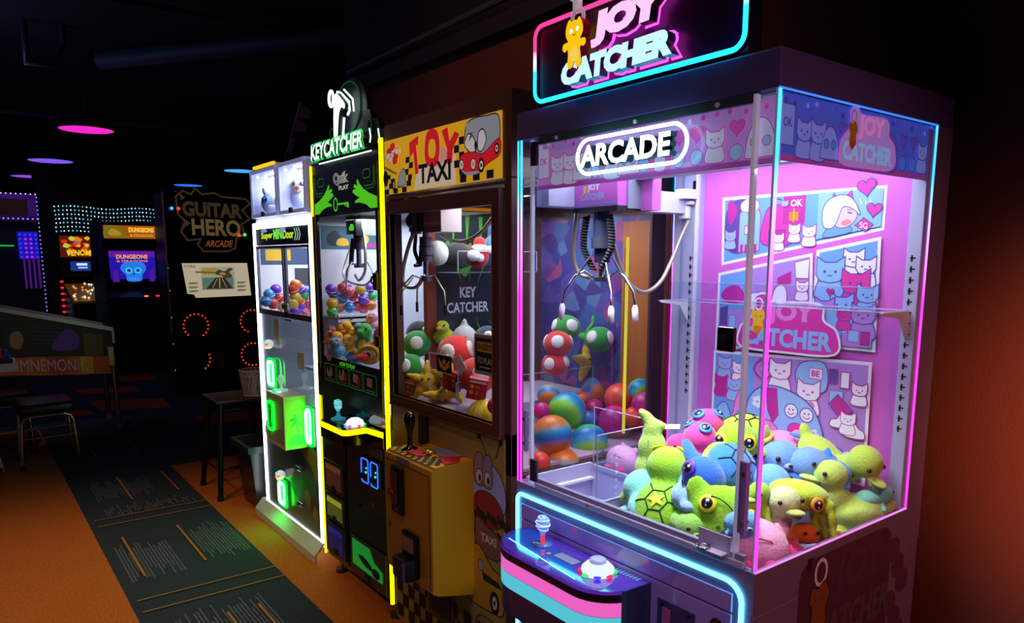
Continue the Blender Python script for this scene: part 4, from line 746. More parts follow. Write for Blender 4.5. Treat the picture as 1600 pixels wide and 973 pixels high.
a.disc(-1.885, .40, .028, BLK, .042); a.disc(-1.885, .40, .014, CRM, .024); a.disc(-1.885, .40, .006, BLK, .010); a.disc(-2.045, .47, .014, mat('#b0605a', .5), .022, BLK, .002)
for i in range(16):
    for j in range(4):
        if (i + j) % 2 == 0: x, z = TX0 + .03 + .046 * i, .08 + .055 * j; a.poly([(x, z), (x + .046, z), (x + .046, z + .055), (x, z + .055)], BLK)
a.line(rrect(-2.0, -1.85, .10, .33, .05), .003, BLK, True); part('front_panel', b, TOY, 'olive front printed with a cartoon monster, taxi and checks')
# coin box with joystick deck
KX0, KX1, KY = -2.335, -2.007, 1.187; KYL = mat('#d8a818', .35, .15, 0, None, .3)
b = B(); P = [(KY + .02, .872), (KY, .862), (KY, .432), (KY + .02, .42), (TY - .005, .385), (TY - .005, .872)]; b.prism(P, fYZ, KX0, KX1, KYL); kb = part('coin_box', b, TOY, 'yellow steel coin box under the window')
b = B(); a = Art(b, (0, 0, .8722), (1, 0, 0), (0, 1, 0), (0, 0, 1), .0001); a.rect(KX0, KX1, KY + .01, TY - .005, YEL)
for i in range(16):
    for j in range(4):
        if (i + j) % 2 == 0 and i + j * 2 < 20: x, y = KX0 + .0194 * i, KY + .012 + .018 * j; a.rect(x, x + .0194, y, y + .018, BLK)
a.poly([(-2.12, 1.28), (-2.01, 1.24), (-2.01, 1.30), (-2.07, 1.34)], RED); a.poly([(-2.25, 1.30), (-2.1, 1.29), (-2.06, 1.355), (-2.2, 1.355)], GRY); a.loop([(-2.30, 1.25), (-2.22, 1.28), (-2.15, 1.25), (-2.2, 1.22)], RED); part('printed_deck', b, kb, 'deck printed with checks and toys')
b = B(); b.box(KX0 + .012, KX1 - .018, KY - .004, KY, .445, .838, mat('#b8901c', .4, .15)); b.box(KX0 + .008, KX1 - .014, KY - .0015, KY, .441, .842, BRN); b.cyl((KX0 + .03, KY - .012, .60), (KX0 + .03, KY - .003, .60), .010, mat('#a8803c', .3, .8)); b.box(KX0 + .09, KX0 + .18, KY - .001, KY, .846, .866, mat('#8a7a9a', .5)); b.cyl((KX0 + .035, KY - .008, .72), (KX0 + .035, KY - .003, .72), .011, mat('#5a5a6a', .4, .5)); part('coin_door', b, kb)
b = B(); b.box(-2.262, -2.185, KY - .02, KY - .004, .660, .835, BLK, .006); b.box(-2.25, -2.20, KY - .026, KY - .02, .70, .82, mat('#050508', .3)); b.box(-2.245, -2.225, KY - .03, KY - .026, .735, .75, RED); b.box(-2.228, -2.196, KY - .024, KY - .02, .668, .69, DGREY); part('coin_slot', b, kb, 'black coin slot plate with red button')
b = B(); b.box(-2.185, -2.085, KY - .022, KY - .004, .47, .615, BLK, .005); b.box(-2.172, -2.10, KY - .026, KY - .022, .55, .60, mat('#8a7a58', .4)); b.box(-2.19, -2.09, KY - .06, KY - .004, .455, .53, BLK, .008); b.box(-2.112, -2.092, KY - .062, KY - .06, .46, .525, mat('#6a3a9c', .4)); part('bill_acceptor', b, kb)
b = B(); b.lathe([(.0, 0), (.030, 0), (.030, .004), (.012, .012), (.0095, .02), (.0095, .055), (.014, .07), (.021, .095), (.022, .115), (.017, .132), (.008, .138), (.0, .139)], (-2.272, 1.255, .872), GBLACK, 20); part('joystick', b, kb, 'black bat-top joystick')
b = B(); b.lathe([(.0, 0), (.024, 0), (.024, .008), (.019, .013), (.0, .015)], (-2.177, 1.278, .872), mat('#c8a820', .2, .6), 20); part('button', b, kb)
b = B(); b.box(-2.345, -2.30, 1.325, 1.354, .86, .985, mat('#20222c', .5), .012); part('card_holder', b, TOY, 'dark box mounted behind the joystick')
b = B(); b.box(KX0 + .01, -2.14, TY - .012, TY - .004, .20, .38, mat('#6a5a24', .4)); b.box(KX0 + .03, -2.16, TY - .016, TY - .012, .22, .36, mat('#3c3a28', .3)); b.cyl((-2.16, TY - .02, .29), (-2.16, TY - .012, .29), .008, BLACK); part('prize_door', b, TOY)
# carriage and claw
b = B(); b.box(-2.56, -1.84, 1.50, 1.52, 1.755, 1.785, STEEL); b.box(-2.56, -2.53, 1.40, 2.05, 1.765, 1.785, STEEL); part('gantry_rail', b, TOY)
ccx, ccy = -2.50, 1.47
b = B(); b.box(-2.46, -2.335, 1.44, 1.53, 1.655, 1.755, mat('#c0b4bc', .4, .2)); b.box(-2.455, -2.41, 1.438, 1.44, 1.665, 1.74, mat('#b888c8', .4)); b.box(-2.54, -2.46, 1.42, 1.54, 1.66, 1.75, mat('#2a221c', .5, .3)); b.cyl((-2.53, 1.43, 1.70), (-2.48, 1.43, 1.70), .03, DGREY); b.box(-2.52, -2.48, 1.415, 1.44, 1.65, 1.68, mat('#8a6a1c', .4)); part('claw_carriage', b, TOY)
b = B(); b.cyl((ccx, ccy, 1.545), (ccx, ccy, 1.64), .024, mat('#7a7488', .3, .8)); b.cyl((ccx, ccy, 1.64), (ccx, ccy, 1.66), .012, STEEL); b.cyl((ccx, ccy, 1.475), (ccx, ccy, 1.545), .010, CHROME); b.cyl((ccx, ccy, 1.47), (ccx, ccy, 1.49), .024, STEEL)
for z in (1.565, 1.60): b.cyl((ccx, ccy, z), (ccx, ccy, z + .006), .026, BLACK)
tc_ = part('claw', b, TOY, 'steel claw with long thin fingers')
for d in ((-.7, -.7), (.1, -1), (1, .1), (-1, .2)):
    n_ = Vector((d[0], d[1], 0)).normalized(); b = B(); c0 = Vector((ccx, ccy, 1.48)); pp = [c0 + n_ * r + Vector((0, 0, z)) for r, z in ((.02, 0), (.055, .012), (.085, -.02), (.115, -.05), (.12, -.10))]
    b.tube(pp, .0035, mat('#a89a80', .3, .8), 6); q = part('claw_finger', b, tc_); b = B(); b.tube([pp[-1], pp[-1] - Vector((0, 0, .04))], .006, BLACK, 8); part('finger_tip', b, q)
b = B(); b.tube([Vector((ccx - .035, ccy - .02, 1.65)) + Vector((.02 * sin(t * 2.4) - .02, .006 * cos(t * 9), -.12 * sin(t * 1.57))) for t in [k / 20 for k in range(21)]] + [Vector((ccx - .01, ccy - .02, 1.53)), Vector((ccx + .0, ccy - .02, 1.60))], .008, BLACK, 8); part('coiled_cable', b, tc_)
b = B(); b.tube(curve3([at_y(u, v, y) for u, v, y in ((655, 342, 1.45), (640, 380, 1.43), (630, 420, 1.43), (632, 445, 1.43), (650, 448, 1.45), (664, 430, 1.46))]), .008, HOSE, 8); b.tube(curve3([at_y(u, v, y) for u, v, y in ((690, 368, 1.52), (705, 375, 1.50), (728, 376, 1.47), (752, 362, 1.44), (770, 340, 1.41), (780, 325, 1.40))]), .0065, HOSE, 8); part('flexible_hose', b, TOY, 'tan hoses looping beside the claw')
# upper acrylic shelf on the far side
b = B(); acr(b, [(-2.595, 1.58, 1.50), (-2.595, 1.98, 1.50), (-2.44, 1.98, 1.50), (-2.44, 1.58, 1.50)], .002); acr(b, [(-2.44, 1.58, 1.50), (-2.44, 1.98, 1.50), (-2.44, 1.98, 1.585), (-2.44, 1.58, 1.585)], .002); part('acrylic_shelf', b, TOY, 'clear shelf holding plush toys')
b = B(); b.box(TX0 + .01, TX0 + .016, 1.50, 2.02, 1.755, 1.80, mat('#e89a10', .5, 0, .3)); part('trim_strip', b, TOY, 'orange strip under the header')

# ================================================================= the black and neon key machine
KXA, KXB, KYF, KYR = -3.345, -2.640, 1.36, 2.10
KEY = thing('claw_machine', 'black key catching claw machine with yellow light bars and green neon topper', 'claw machine', (-2.99, 1.73, 0), 'row of prize claw machines')
NEONG = mat('#58e81c', .5, 0, .55); NG2 = mat('#3aa018', .5, 0, .25)
b = B(); b.box(KXA, KXB, KYF, KYR, .10, .90, GBLACK); part('cabinet_base', b, KEY)
for x in (KXA + .06, KXB - .06):
    for y in (KYF + .05, KYR - .05): b = B(); b.cyl((x, y, 0), (x, y, .02), .028, mat('#3a3a40', .5)); b.cyl((x, y, .02), (x, y, .10), .012, CHROME); part('levelling_foot', b, KEY)
b = B(); b.box(KXA, KXB, KYF, KYR, 1.745, 1.99, BLACK, .004); part('header_box', b, KEY)
b = B(); b.box(KXA, KXB, KYR - .03, KYR, .90, 1.745, mat('#c8ccd8', .5)); part('back_panel', b, KEY)
b = B(); b.box(KXA, KXA + .03, KYF, KYR - .03, .90, 1.745, mat('#d4d6e4', .5)); part('inner_side', b, KEY, 'white inner side wall')
b = B(); b.box(KXB - .02, KXB - .004, 1.60, KYR - .03, .90, 1.745, mat('#20262e', .45)); a = Art(b, (KXB - .0036, 0, 0), (0, 1, 0), (0, 0, 1), (1, 0, 0))
GREEN = mat('#58c82a', .5); WT = mat('#d8e0e8', .5); a.text('KEY', 1.72, 1.39, .085, .045, WT, .03); a.text('CATCHER', 1.655, 1.325, .215, .045, WT, .02)
for q in range(14):
    t = q * 2 * pi / 14 + .2; c = (1.77, 1.37); r0, r1 = (.13 if abs(cos(t)) > .6 else .085), .24 + .03 * (q % 3); a.poly([(c[0] + r0 * cos(t), c[1] + r0 * sin(t)), (c[0] + r1 * cos(t - .03), c[1] + r1 * 1.05 * sin(t - .03)), (c[0] + r1 * cos(t + .03), c[1] + r1 * 1.05 * sin(t + .03))], GREEN) if 1.61 < c[0] + r1 * cos(t) < 2.05 else None
a.loop([(1.73, 1.49), (1.715, 1.53), (1.74, 1.56), (1.76, 1.545), (1.80, 1.56), (1.83, 1.55), (1.80, 1.53), (1.77, 1.51), (1.755, 1.48)], GREEN)
for y0 in (1.68, 1.75, 1.82): a.poly([(y0, 1.735), (y0 + .022, 1.735), (y0 + .012, 1.63), (y0 + .006, 1.63)], GREEN)
part('side_panel', b, KEY, 'black side panel printed in green and white')
b = B(); b.box(KXB - .03, KXB, 1.555, 1.60, .9, 1.745, mat('#8a3c1c', .5)); part('side_post', b, KEY, 'rust brown post')
la = lamp('cabinet_light', 'AREA', (-2.98, 1.68, 1.73), 6.0, (.92, .96, 1.0), .5, (-2.98, 1.68, 0), size_y=.5); la.parent = KEY; la.location -= wl(KEY)
for q, m_ in (((KXB - .006, KXB + .006, KYF - .008, KYF + .006, .096, 2.02), glow('#ffe600', 2.6)), ((KXA - .002, KXA + .006, KYF - .008, KYF + .0, .092, 1.98), glow('#ffe600', 2.2))):
    b = B(); b.box(*q, m_); part('light_bar', b, KEY, 'yellow light bar on the front edge')
b = B(); b.box(KXA + .012, KXB - .024, KYF - .012, KYF - .002, .905, 1.06, BLACK); b.box(KXA + .012, KXA + .07, KYF - .010, KYF, 1.06, 1.75, GBLACK); b.box(KXB - .045, KXB - .024, KYF - .010, KYF, 1.06, 1.75, BLACK); b.box(KXA + .045, KXA + .051, KYF - .013, KYF - .010, 1.04, 1.90, mat('#c8d8e0', .3, .3)); part('door_frame', b, KEY)
b = B(); b.face([(KXA + .07, KYF - .004, 1.06), (KXB - .045, KYF - .004, 1.06), (KXB - .045, KYF - .004, 1.745), (KXA + .07, KYF - .004, 1.745)], GLASS); part('glass_pane', b, KEY)
b = B(); b.box(KXB - .055, KXB - .026, KYF - .026, KYF - .010, 1.43, 1.50, BLACK, .004); b.tube(ring_pts((KXB - .064, KYF - .02, 1.47), .014, (0, 1, 0), 14), .004, BLACK, 6, True); part('door_latch', b, KEY); b = B(); b.box(KXB - .055, KXB - .026, KYF - .022, KYF - .010, 1.20, 1.245, BLACK, .004); part('door_latch', b, KEY)
b = B(); a = Art(b, (0, KYF - .014, 0)); b.box(KXA + .09, KXB - .045, KYF - .014, KYF - .008, .985, 1.105, BLACK); a.text('HOW TO PLAY', -3.07, 1.078, .16, .018, NEONG, .02)
for k in range(4):
    x = -3.24 + k * .137; a.rect(x, x + .122, .993, 1.072, BLACK, NG2, .0025); W_ = mat('#c8c8d0', .5)
    (a.loop([(x + .02, 1.02), (x + .03, 1.06), (x + .045, 1.03), (x + .07, 1.065), (x + .085, 1.03), (x + .06, 1.012)], W_) if k < 2 else a.poly([(x + .03, 1.02), (x + .035, 1.062), (x + .085, 1.058), (x + .08, 1.015)], W_, BLK, .004))
    if k in (1, 2): a.loop([(x + .07, 1.012), (x + .075, 1.04), (x + .10, 1.045), (x + .10, 1.015)], RED)
    a.rect(x + .015, x + .105, 1.002, 1.005, W_)
part('instruction_strip', b, KEY, 'black how-to-play strip with four pictures')
# header print
b = B(); b.box(-3.305, -2.662, KYF - .010, KYF, 1.752, 1.935, BLACK); a = Art(b, (0, KYF - .0102, 0))
for s in (1, -1):
    f_ = (lambda x: -2.984 + s * (x))
    hand = [(-.32, 1.757), (-.32, 1.80), (-.25, 1.818), (-.20, 1.838), (-.165, 1.862), (-.150, 1.88), (-.138, 1.872), (-.150, 1.852), (-.12, 1.862), (-.108, 1.852), (-.135, 1.838), (-.105, 1.842), (-.098, 1.830), (-.13, 1.815), (-.165, 1.805), (-.125, 1.795), (-.118, 1.785), (-.165, 1.785), (-.22, 1.775), (-.26, 1.757)]
    a.poly([(f_(x), z) for x, z in hand], NEONG)
    a.line([(f_(x), z) for x, z in ((-.295, 1.92), (-.295, 1.862), (-.28, 1.848), (-.21, 1.848))], .0045, NG2); a.line([(f_(x), z) for x, z in ((-.305, 1.925), (-.305, 1.850), (-.285, 1.836), (-.22, 1.836))], .003, NG2)
    a.line([(f_(x) , z) for x, z in rrect(-.262, -.200, 1.878, 1.912, .012)], .004, NG2, True)
    for k in range(8): a.disc(f_(-.265 + k * .012), 1.862, .002, WT, n=6)
    for k in range(4): a.disc(f_(-.18), 1.875 + k * .012, .002, WT, n=6)
a.line(arc(-3.06, 1.79, .019, .027, n=18), .007, NEONG, True); a.line([(-3.04, 1.79), (-2.93, 1.79)], .008, NEONG); a.rect(-2.945, -2.925, 1.772, 1.79, NEONG); a.rect(-2.965, -2.953, 1.778, 1.79, NEONG)
a.text('Quik', -3.075, 1.868, .155, .055, mat('#f0f4f0', .5, 0, .35), .05); a.text('Quik', -3.072, 1.871, .149, .049, BLACK, -.006); a.text('PLAY', -3.02, 1.848, .10, .018, mat('#f0f4f0', .5, 0, .35), .04)
part('header_panel', b, KEY, 'black header with green hands, key and play lettering')
# topper with stepped outline, neon lettering and a lit hand holding a key
b = B(); O = [(-3.335, 1.99), (-2.65, 1.99), (-2.65, 2.045), (-2.66, 2.06), (-2.70, 2.065), (-2.71, 2.095), (-2.73, 2.11), (-2.775, 2.115), (-2.785, 2.15), (-2.82, 2.16)] + arc(-2.96, 2.17, .15, .135, -5, 185, 14) + [(-3.13, 2.08), (-3.22, 2.06), (-3.335, 2.05)]
b.prism(O, fXZ, KYF + .03, KYF + .055, mat('#0c1412', .4)); b.tube([(x, KYF + .028, z) for x, z in arc(-2.985, 2.19, .12, .105, n=30)], .004, mat('#1c6a3c', .4, 0, .12), 6, True)
for x, z in ((-2.79, 2.085), (-3.16, 2.10)): b.tube([(x + .018 * cos(k * pi / 8), KYF + .027, z + .03 * sin(k * pi / 8)) for k in range(16)], .003, mat('#1c6a3c', .4, 0, .1), 6, True)
tp = part('topper', b, KEY, 'black stepped topper with green outlines')
f = lambda u, v, d: (u, KYF - .045 + d, v)
b = B(); letters3d(b, 'KEYCATCHER', -3.235, 1.990, .525, .066, .05, f, glow('#d8ffe8', 1.6), mat('#0c0f0e', .4), .03, .12); part('lettering', b, tp, 'white lit capital lettering')
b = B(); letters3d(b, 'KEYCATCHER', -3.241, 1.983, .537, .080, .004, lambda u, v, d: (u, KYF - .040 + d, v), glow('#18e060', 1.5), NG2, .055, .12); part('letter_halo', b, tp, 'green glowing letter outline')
b = B()
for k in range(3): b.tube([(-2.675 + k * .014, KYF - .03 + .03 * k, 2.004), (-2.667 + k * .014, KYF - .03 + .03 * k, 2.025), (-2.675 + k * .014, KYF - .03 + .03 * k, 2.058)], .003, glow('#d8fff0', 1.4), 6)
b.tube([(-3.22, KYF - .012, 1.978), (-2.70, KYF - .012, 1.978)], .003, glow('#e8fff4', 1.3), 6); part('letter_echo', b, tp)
WHG = glow('#eafff6', 1.5); b = B(); y = KYF - .03
b.tube([(-3.025 + .022 * cos(k * pi / 8), y, 2.225 + .032 * sin(k * pi / 8)) for k in range(16)], .006, WHG, 8, True); b.prism(smooth_loop([(-3.000, 2.215), (-2.975, 2.240), (-2.945, 2.225), (-2.910, 2.200), (-2.890, 2.180), (-2.900, 2.165), (-2.925, 2.175), (-2.950, 2.155), (-2.965, 2.100), (-2.980, 2.025), (-2.995, 2.030), (-2.993, 2.080), (-3.010, 2.040), (-3.010, 2.120), (-3.005, 2.170)], 3), fXZ, y, y + .03, WHG, True, mat('#101614', .4))
b.tube([(x, y + .02, z) for x, z in ((-3.005, 2.252), (-2.970, 2.242), (-2.935, 2.220), (-2.895, 2.195), (-2.890, 2.160), (-2.910, 2.145))], .005, WHG, 8); b.tube([(x, y + .02, z) for x, z in ((-2.945, 2.140), (-2.960, 2.080), (-2.980, 2.020))], .005, WHG, 8); b.tube([(x, y + .03, z) for x, z in ((-2.960, 2.255), (-2.920, 2.230), (-2.880, 2.205), (-2.872, 2.155))], .004, WHG, 8); part('neon_hand', b, tp, 'white lit hand holding a key')
# interior: prize shelf box on the far wall, carriage, claw, hoses
b = B(); b.box(-3.315, -3.16, 1.385, 1.68, 1.275, 1.290, WHITE, .003); b.box(-3.175, -3.16, 1.385, 1.68, 1.262, 1.30, mat('#d0d4e0', .4), .002)
for y in (1.45, 1.62): b.cyl((-3.159, y, 1.28), (-3.155, y, 1.28), .006, CHROME, seg=10)
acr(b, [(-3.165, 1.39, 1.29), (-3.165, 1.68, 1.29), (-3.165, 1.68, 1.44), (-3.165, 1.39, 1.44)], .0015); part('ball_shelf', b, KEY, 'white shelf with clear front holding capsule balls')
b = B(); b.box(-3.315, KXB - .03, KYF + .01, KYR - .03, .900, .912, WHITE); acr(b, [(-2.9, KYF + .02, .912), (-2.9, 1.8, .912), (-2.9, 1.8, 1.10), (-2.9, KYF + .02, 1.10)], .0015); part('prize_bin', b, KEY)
b = B(); b.box(-3.16, -3.08, 1.44, 1.53, 1.665, 1.745, GBLACK); a = Art(b, (0, 1.4398, 0)); a.loop([(-3.13, 1.685), (-3.11, 1.71), (-3.082, 1.705), (-3.082, 1.682)], NEONG); b.box(-3.08, -3.02, 1.45, 1.53, 1.66, 1.75, mat('#a8b0b8', .4, .3)); part('claw_carriage', b, KEY)
b = B(); b.cyl((-3.12, 1.48, 1.60), (-3.12, 1.48, 1.665), .022, DGREY); b.cyl((-3.12, 1.48, 1.53), (-3.12, 1.48, 1.60), .012, STEEL); b.cyl((-3.12, 1.48, 1.515), (-3.12, 1.48, 1.535), .024, STEEL)
b.tube([(-3.15, 1.47, 1.65), (-3.17, 1.47, 1.59), (-3.185, 1.47, 1.53)], .012, BLACK, 8); kc = part('claw', b, KEY, 'dark claw with black cable')
for d in ((-1, -.3), (.5, -.9), (1, .3)):
    n_ = Vector((d[0], d[1], 0)).normalized(); c0 = Vector((-3.12, 1.48, 1.525)); pp = [c0 + n_ * r + Vector((0, 0, z)) for r, z in ((.02, 0), (.055, .015), (.085, -.02), (.10, -.075))]; b = B(); b.tube(pp, .0035, STEEL, 6); q = part('claw_finger', b, kc); b = B(); b.tube([pp[-1], pp[-1] - Vector((0, 0, .035))], .006, mat('#c8c8d0', .5), 8); part('finger_tip', b, q)
b = B(); b.tube(curve3([(-3.03, 1.46, 1.70), (-2.99, 1.45, 1.60), (-3.0, 1.45, 1.50), (-3.06, 1.45, 1.46), (-3.12, 1.46, 1.48)]), .007, mat('#c0c0b8', .3, .7), 8); b.tube(curve3([(-3.26, 1.5, 1.60), (-3.25, 1.46, 1.50), (-3.18, 1.44, 1.46), (-3.05, 1.44, 1.44), (-2.95, 1.44, 1.45), (-2.86, 1.46, 1.53)]), .005, mat('#c0c0b8', .3, .7), 8); part('flexible_hose', b, KEY)
b = B(); a = Art(b, (-3.3145, 0, 0), (0, 1, 0), (0, 0, 1), (1, 0, 0)); a.rect(1.38, 1.72, 1.60, 1.71, mat('#3a6a80', .5)); a.loop([(1.42, 1.62), (1.41, 1.66), (1.45, 1.69), (1.48, 1.66), (1.47, 1.62)], mat('#2a2a30', .5)); a.loop([(1.46, 1.62), (1.47, 1.65), (1.51, 1.65), (1.52, 1.62)], YE); a.disc(1.60, 1.65, .028, YE); a.rect(1.60, 1.70, 1.61, 1.63, MG); part('side_print', b, KEY, 'blue printed strip on the inner wall')
# console, lower doors
b = B(); CO = [(-3.05, KYF - .012), (-3.05, 1.245), (-3.03, 1.228), (-2.80, 1.228), (-2.782, 1.245), (-2.782, 1.33), (-2.66, 1.345), (-2.66, KYF - .012)]; b.prism(CO, fXY, .775, .848, GBLACK); kcon = part('control_console', b, KEY)
b = B(); n_ = len(CO); Q = [(x + (-.003 if x < -3.0 else .003), y - .003) for x, y in CO]; b.mesh([(x, y, .822) for x, y in Q] + [(x, y, .846) for x, y in Q], [[i, i + 1, n_ + i + 1, n_ + i] for i in range(n_ - 1)], glow('#ffe000', 2.2)); part('light_trim', b, kcon, 'yellow light strip around the console')
b = B(); jp = (-3.0, 1.30); b.lathe([(.0, 0), (.032, 0), (.034, .004), (.012, .012), (.006, .03), (.006, .04)], (*jp, .848), mat('#2ab0c0', .15, 0, .35), 18); b.lathe([(.005, .035), (.014, .05), (.018, .066), (.016, .08), (.007, .09), (0, .091)], (*jp, .848), mat('#5ad8e8', .15, 0, .6), 18)
for k in range(4): b.tube(ring_pts((*jp, .903 + k * .009), .0175 - .001 * abs(k - 1.5), (.1, .1, 1), 14), .001, mat('#e0ffff', .3, 0, .8), 4, True)
part('joystick', b, kcon, 'cyan lit bulb joystick')
b = B(); dp = (-2.84, 1.305); b.lathe([(.0, 0), (.036, 0), (.040, .008), (.034, .022), (.020, .032), (0, .036)], (*dp, .848), glow('#f4f0ff', 1.2), 24); db = part('push_button', b, kcon, 'white dome button with rainbow rim')
for k, c in enumerate(('#ff3050', '#30ff60', '#3050ff', '#ffe040', '#40e0ff', '#ff40c0')): t = k * pi / 3; b = B(); b.ball((dp[0] + .039 * cos(t), dp[1] + .039 * sin(t), .853), (.009, .009, .004), glow(c, 1.5), None, 10, 6); part('glow_dot', b, db)
b = B(); b.box(-2.95, -2.89, 1.26, 1.31, .848, .8495, mat('#8a8470', .4)); part('deck_plate', b, kcon)
b = B(); b.box(KXA + .02, KXB - .03, KYF - .006, KYF, .12, .77, mat('#0a0b10', .25)); b.box(-3.065, -3.055, KYF - .010, KYF - .006, .12, .77, BLACK); a = Art(b, (0, KYF - .0062, 0)); G_ = mat('#4a4c58', .5); a.text('KEY', -3.01, .70, .08, .026, G_, .02); a.text('CATCHER', -3.04, .662, .16, .026, G_, .02); a.poly([(-3.22, .72), (-3.15, .70), (-3.12, .735), (-3.16, .725), (-3.18, .745)], mat('#3a5020', .5)); a.poly([(-2.98, .60), (-2.84, .585), (-2.84, .47), (-2.98, .485)], BLACK, mat('#1a1c24', .4), .003); part('front_door', b, KEY)
for z0, z1, c, c2 in ((.45, .60, '#6a3a30', '#8a5038'), (.30, .435, '#3a3a34', '#c8d83a'), (.135, .285, '#20206a', '#2a2aa8')):
    b = B(); b.box(-3.295, -3.075, KYF - .016, KYF - .006, z0, z1, mat('#2c2a34', .4), .003); b.box(-3.27, -3.10, KYF - .018, KYF - .016, z0 + .02, z1 - .015, mat(c, .25, 0, .08, c2)); b.box(-3.27, -3.10, KYF - .0185, KYF - .018, z1 - .045, z1 - .02, mat(c2, .3, 0, .25)); b.box(-3.20, -3.165, KYF - .022, KYF - .018, z0 + .004, z0 + .035, BLACK); part('prize_drawer', b, KEY)
for x in (-2.865, -2.775):
    b = B(); b.box(x, x + .078, KYF - .022, KYF - .006, .585, .705, mat('#10121c', .3), .004); b.tube([(u, KYF - .023, v) for u, v in rrect(x + .006, x + .072, .592, .698, .012, 4)], .003, glow('#2a6aff', 1.8), 6, True); b.box(x + .02, x + .035, KYF - .034, KYF - .022, .61, .635, BLACK); b.cyl((x + .05, KYF - .026, .64), (x + .05, KYF - .022, .64), .005, glow('#30ffb0', 1.5), seg=10); b.cyl((x + .055, KYF - .026, .66), (x + .055, KYF - .022, .66), .004, glow('#40c0ff', 1.5), seg=10); part('coin_slot', b, KEY, 'blue lit coin slot')
b = B(); b.box(-2.80, -2.69, KYF - .012, KYF - .006, .72, .765, mat('#4a4858', .4)); b.box(-2.785, -2.77, KYF - .014, KYF - .006, .575, .72, BLACK); part('card_reader', b, KEY)
b = B(); b.box(-3.02, -2.675, KYF - .014, KYF - .006, .115, .30, mat('#3a3640', .4), .003); b.poly if False else None; b.prism([(-2.995, .165), (-2.70, .165), (-2.70, .215), (-2.78, .235), (-2.82, .285), (-2.995, .285)], fXZ, KYF - .017, KYF - .014, mat('#0c8a34', .3, 0, .32, '#10c040')); b.ball((-2.86, KYF - .018, .21), (.07, .004, .018), mat('#06301a', .4), (0, .2, 0)); b.ball((-2.76, KYF - .018, .19), (.04, .004, .022), mat('#06301a', .4)); b.box(-2.87, -2.83, KYF - .02, KYF - .014, .12, .15, BLACK); part('prize_chute', b, KEY, 'green lit prize chute window')
b = B(); b.cyl((-2.93, KYF - .012, .46), (-2.93, KYF - .006, .46), .010, mat('#2a5020', .3, .4)); b.cyl((-2.78, KYF - .012, .50), (-2.78, KYF - .006, .50), .008, mat('#8a7a50', .3, .6)); part('lock', b, KEY)

# ================================================================= the white mini door machine
MX0, MX1, MY, MYB = -4.325, -3.465, 1.40, 2.05
MINI = thing('claw_machine', 'tall white lit mini claw machine with capsule balls and green lit controls', 'claw machine', (-3.9, 1.72, 0), 'row of prize claw machines')
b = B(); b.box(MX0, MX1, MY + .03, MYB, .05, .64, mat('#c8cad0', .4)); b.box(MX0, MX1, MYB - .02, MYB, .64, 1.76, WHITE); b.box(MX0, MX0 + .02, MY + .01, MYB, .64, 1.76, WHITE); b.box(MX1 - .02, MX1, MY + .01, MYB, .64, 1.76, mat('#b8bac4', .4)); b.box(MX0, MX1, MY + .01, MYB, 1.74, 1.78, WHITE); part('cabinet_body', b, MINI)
la = lamp('cabinet_light', 'AREA', (-3.9, 1.65, 1.72), 4.5, (.92, .95, 1.0), .5, (-3.9, 1.65, 0), size_y=.4); la.parent = MINI; la.location -= wl(MINI)
b = B(); LG = glow('#eef6ff', 4.5)
for q in ((MX0, MX0 + .019, .07, 1.752), (MX1 - .019, MX1, .07, 1.758), (MX0, MX1, 1.722, 1.756), (MX0 + .02, MX1 - .01, .072, .098)): b.box(q[0], q[1], MY - .012, MY + .012, q[2], q[3], LG, .003)
part('light_frame', b, MINI, 'white light tube around the front')
b = B(); b.prism([(1.336, 0), (1.336, .042), (1.384, .097), (1.405, .097), (1.405, .088), (1.389, .088), (1.348, .04), (1.348, 0)], fYZ, MX0 - .06, MX1 + .02, mat('#c4d0d0', .4)); part('kick_plate', b, MINI, 'sloped white kick plate')
b = B(); b.box(MX0 + .03, MX1 - .03, MY - .004, MY + .01, 1.63, 1.722, BLACK); a = Art(b, (0, MY - .0045, 0)); LM = glow('#c8f02a', 1.0)
a.text('Super', -4.20, 1.655, .19, .045, LM, .03, 0, .02); a.text('MINI', -4.0, 1.66, .14, .055, glow('#7af050', 1.0), .04, 0, .005); a.text('Door', -3.85, 1.66, .15, .045, LM, .03, 0, .005)
for x, m_ in ((-4.15, '#8a9cf0'), (-3.86, '#8a9cf0')): a.loop([(x - .05, 1.705), (x - .03, 1.718), (x + .03, 1.718), (x + .05, 1.705), (x, 1.70)], glow(m_, .8))
for k in range(3): a.line([(-3.69 + k * .03, 1.65), (-3.67 + k * .03, 1.68), (-3.69 + k * .03, 1.712)], .006, glow('#d8ffe8', .9))
part('name_sign', b, MINI, 'black sign with lime lettering')
# window doors
for x0, x1 in ((MX0 + .032, -3.862), (-3.845, MX1 - .032)):
    b = B()
    for q in ((x0, x0 + .018, 1.24, 1.626), (x1 - .018, x1, 1.24, 1.626), (x0, x1, 1.24, 1.27), (x0, x1, 1.612, 1.626)): b.box(q[0], q[1], MY - .008, MY + .004, q[2], q[3], mat('#7a7c90', .3, .5))
    d = part('window_door', b, MINI); b = B(); b.face([(x0 + .018, MY - .002, 1.27), (x1 - .018, MY - .002, 1.27), (x1 - .018, MY - .002, 1.612), (x0 + .018, MY - .002, 1.612)], GLASS); part('glass_pane', b, d)
b = B(); b.box(-3.88, -3.80, MY - .02, MY - .008, 1.285, 1.322, mat('#c8ccd4', .3, .5), .008); b.cyl((-3.862, MY - .024, 1.303), (-3.862, MY - .02, 1.303), .009, BLACK, seg=12); b.cyl((-3.825, MY - .024, 1.303), (-3.825, MY - .02, 1.303), .009, BLACK, seg=12); part('door_lock', b, MINI)
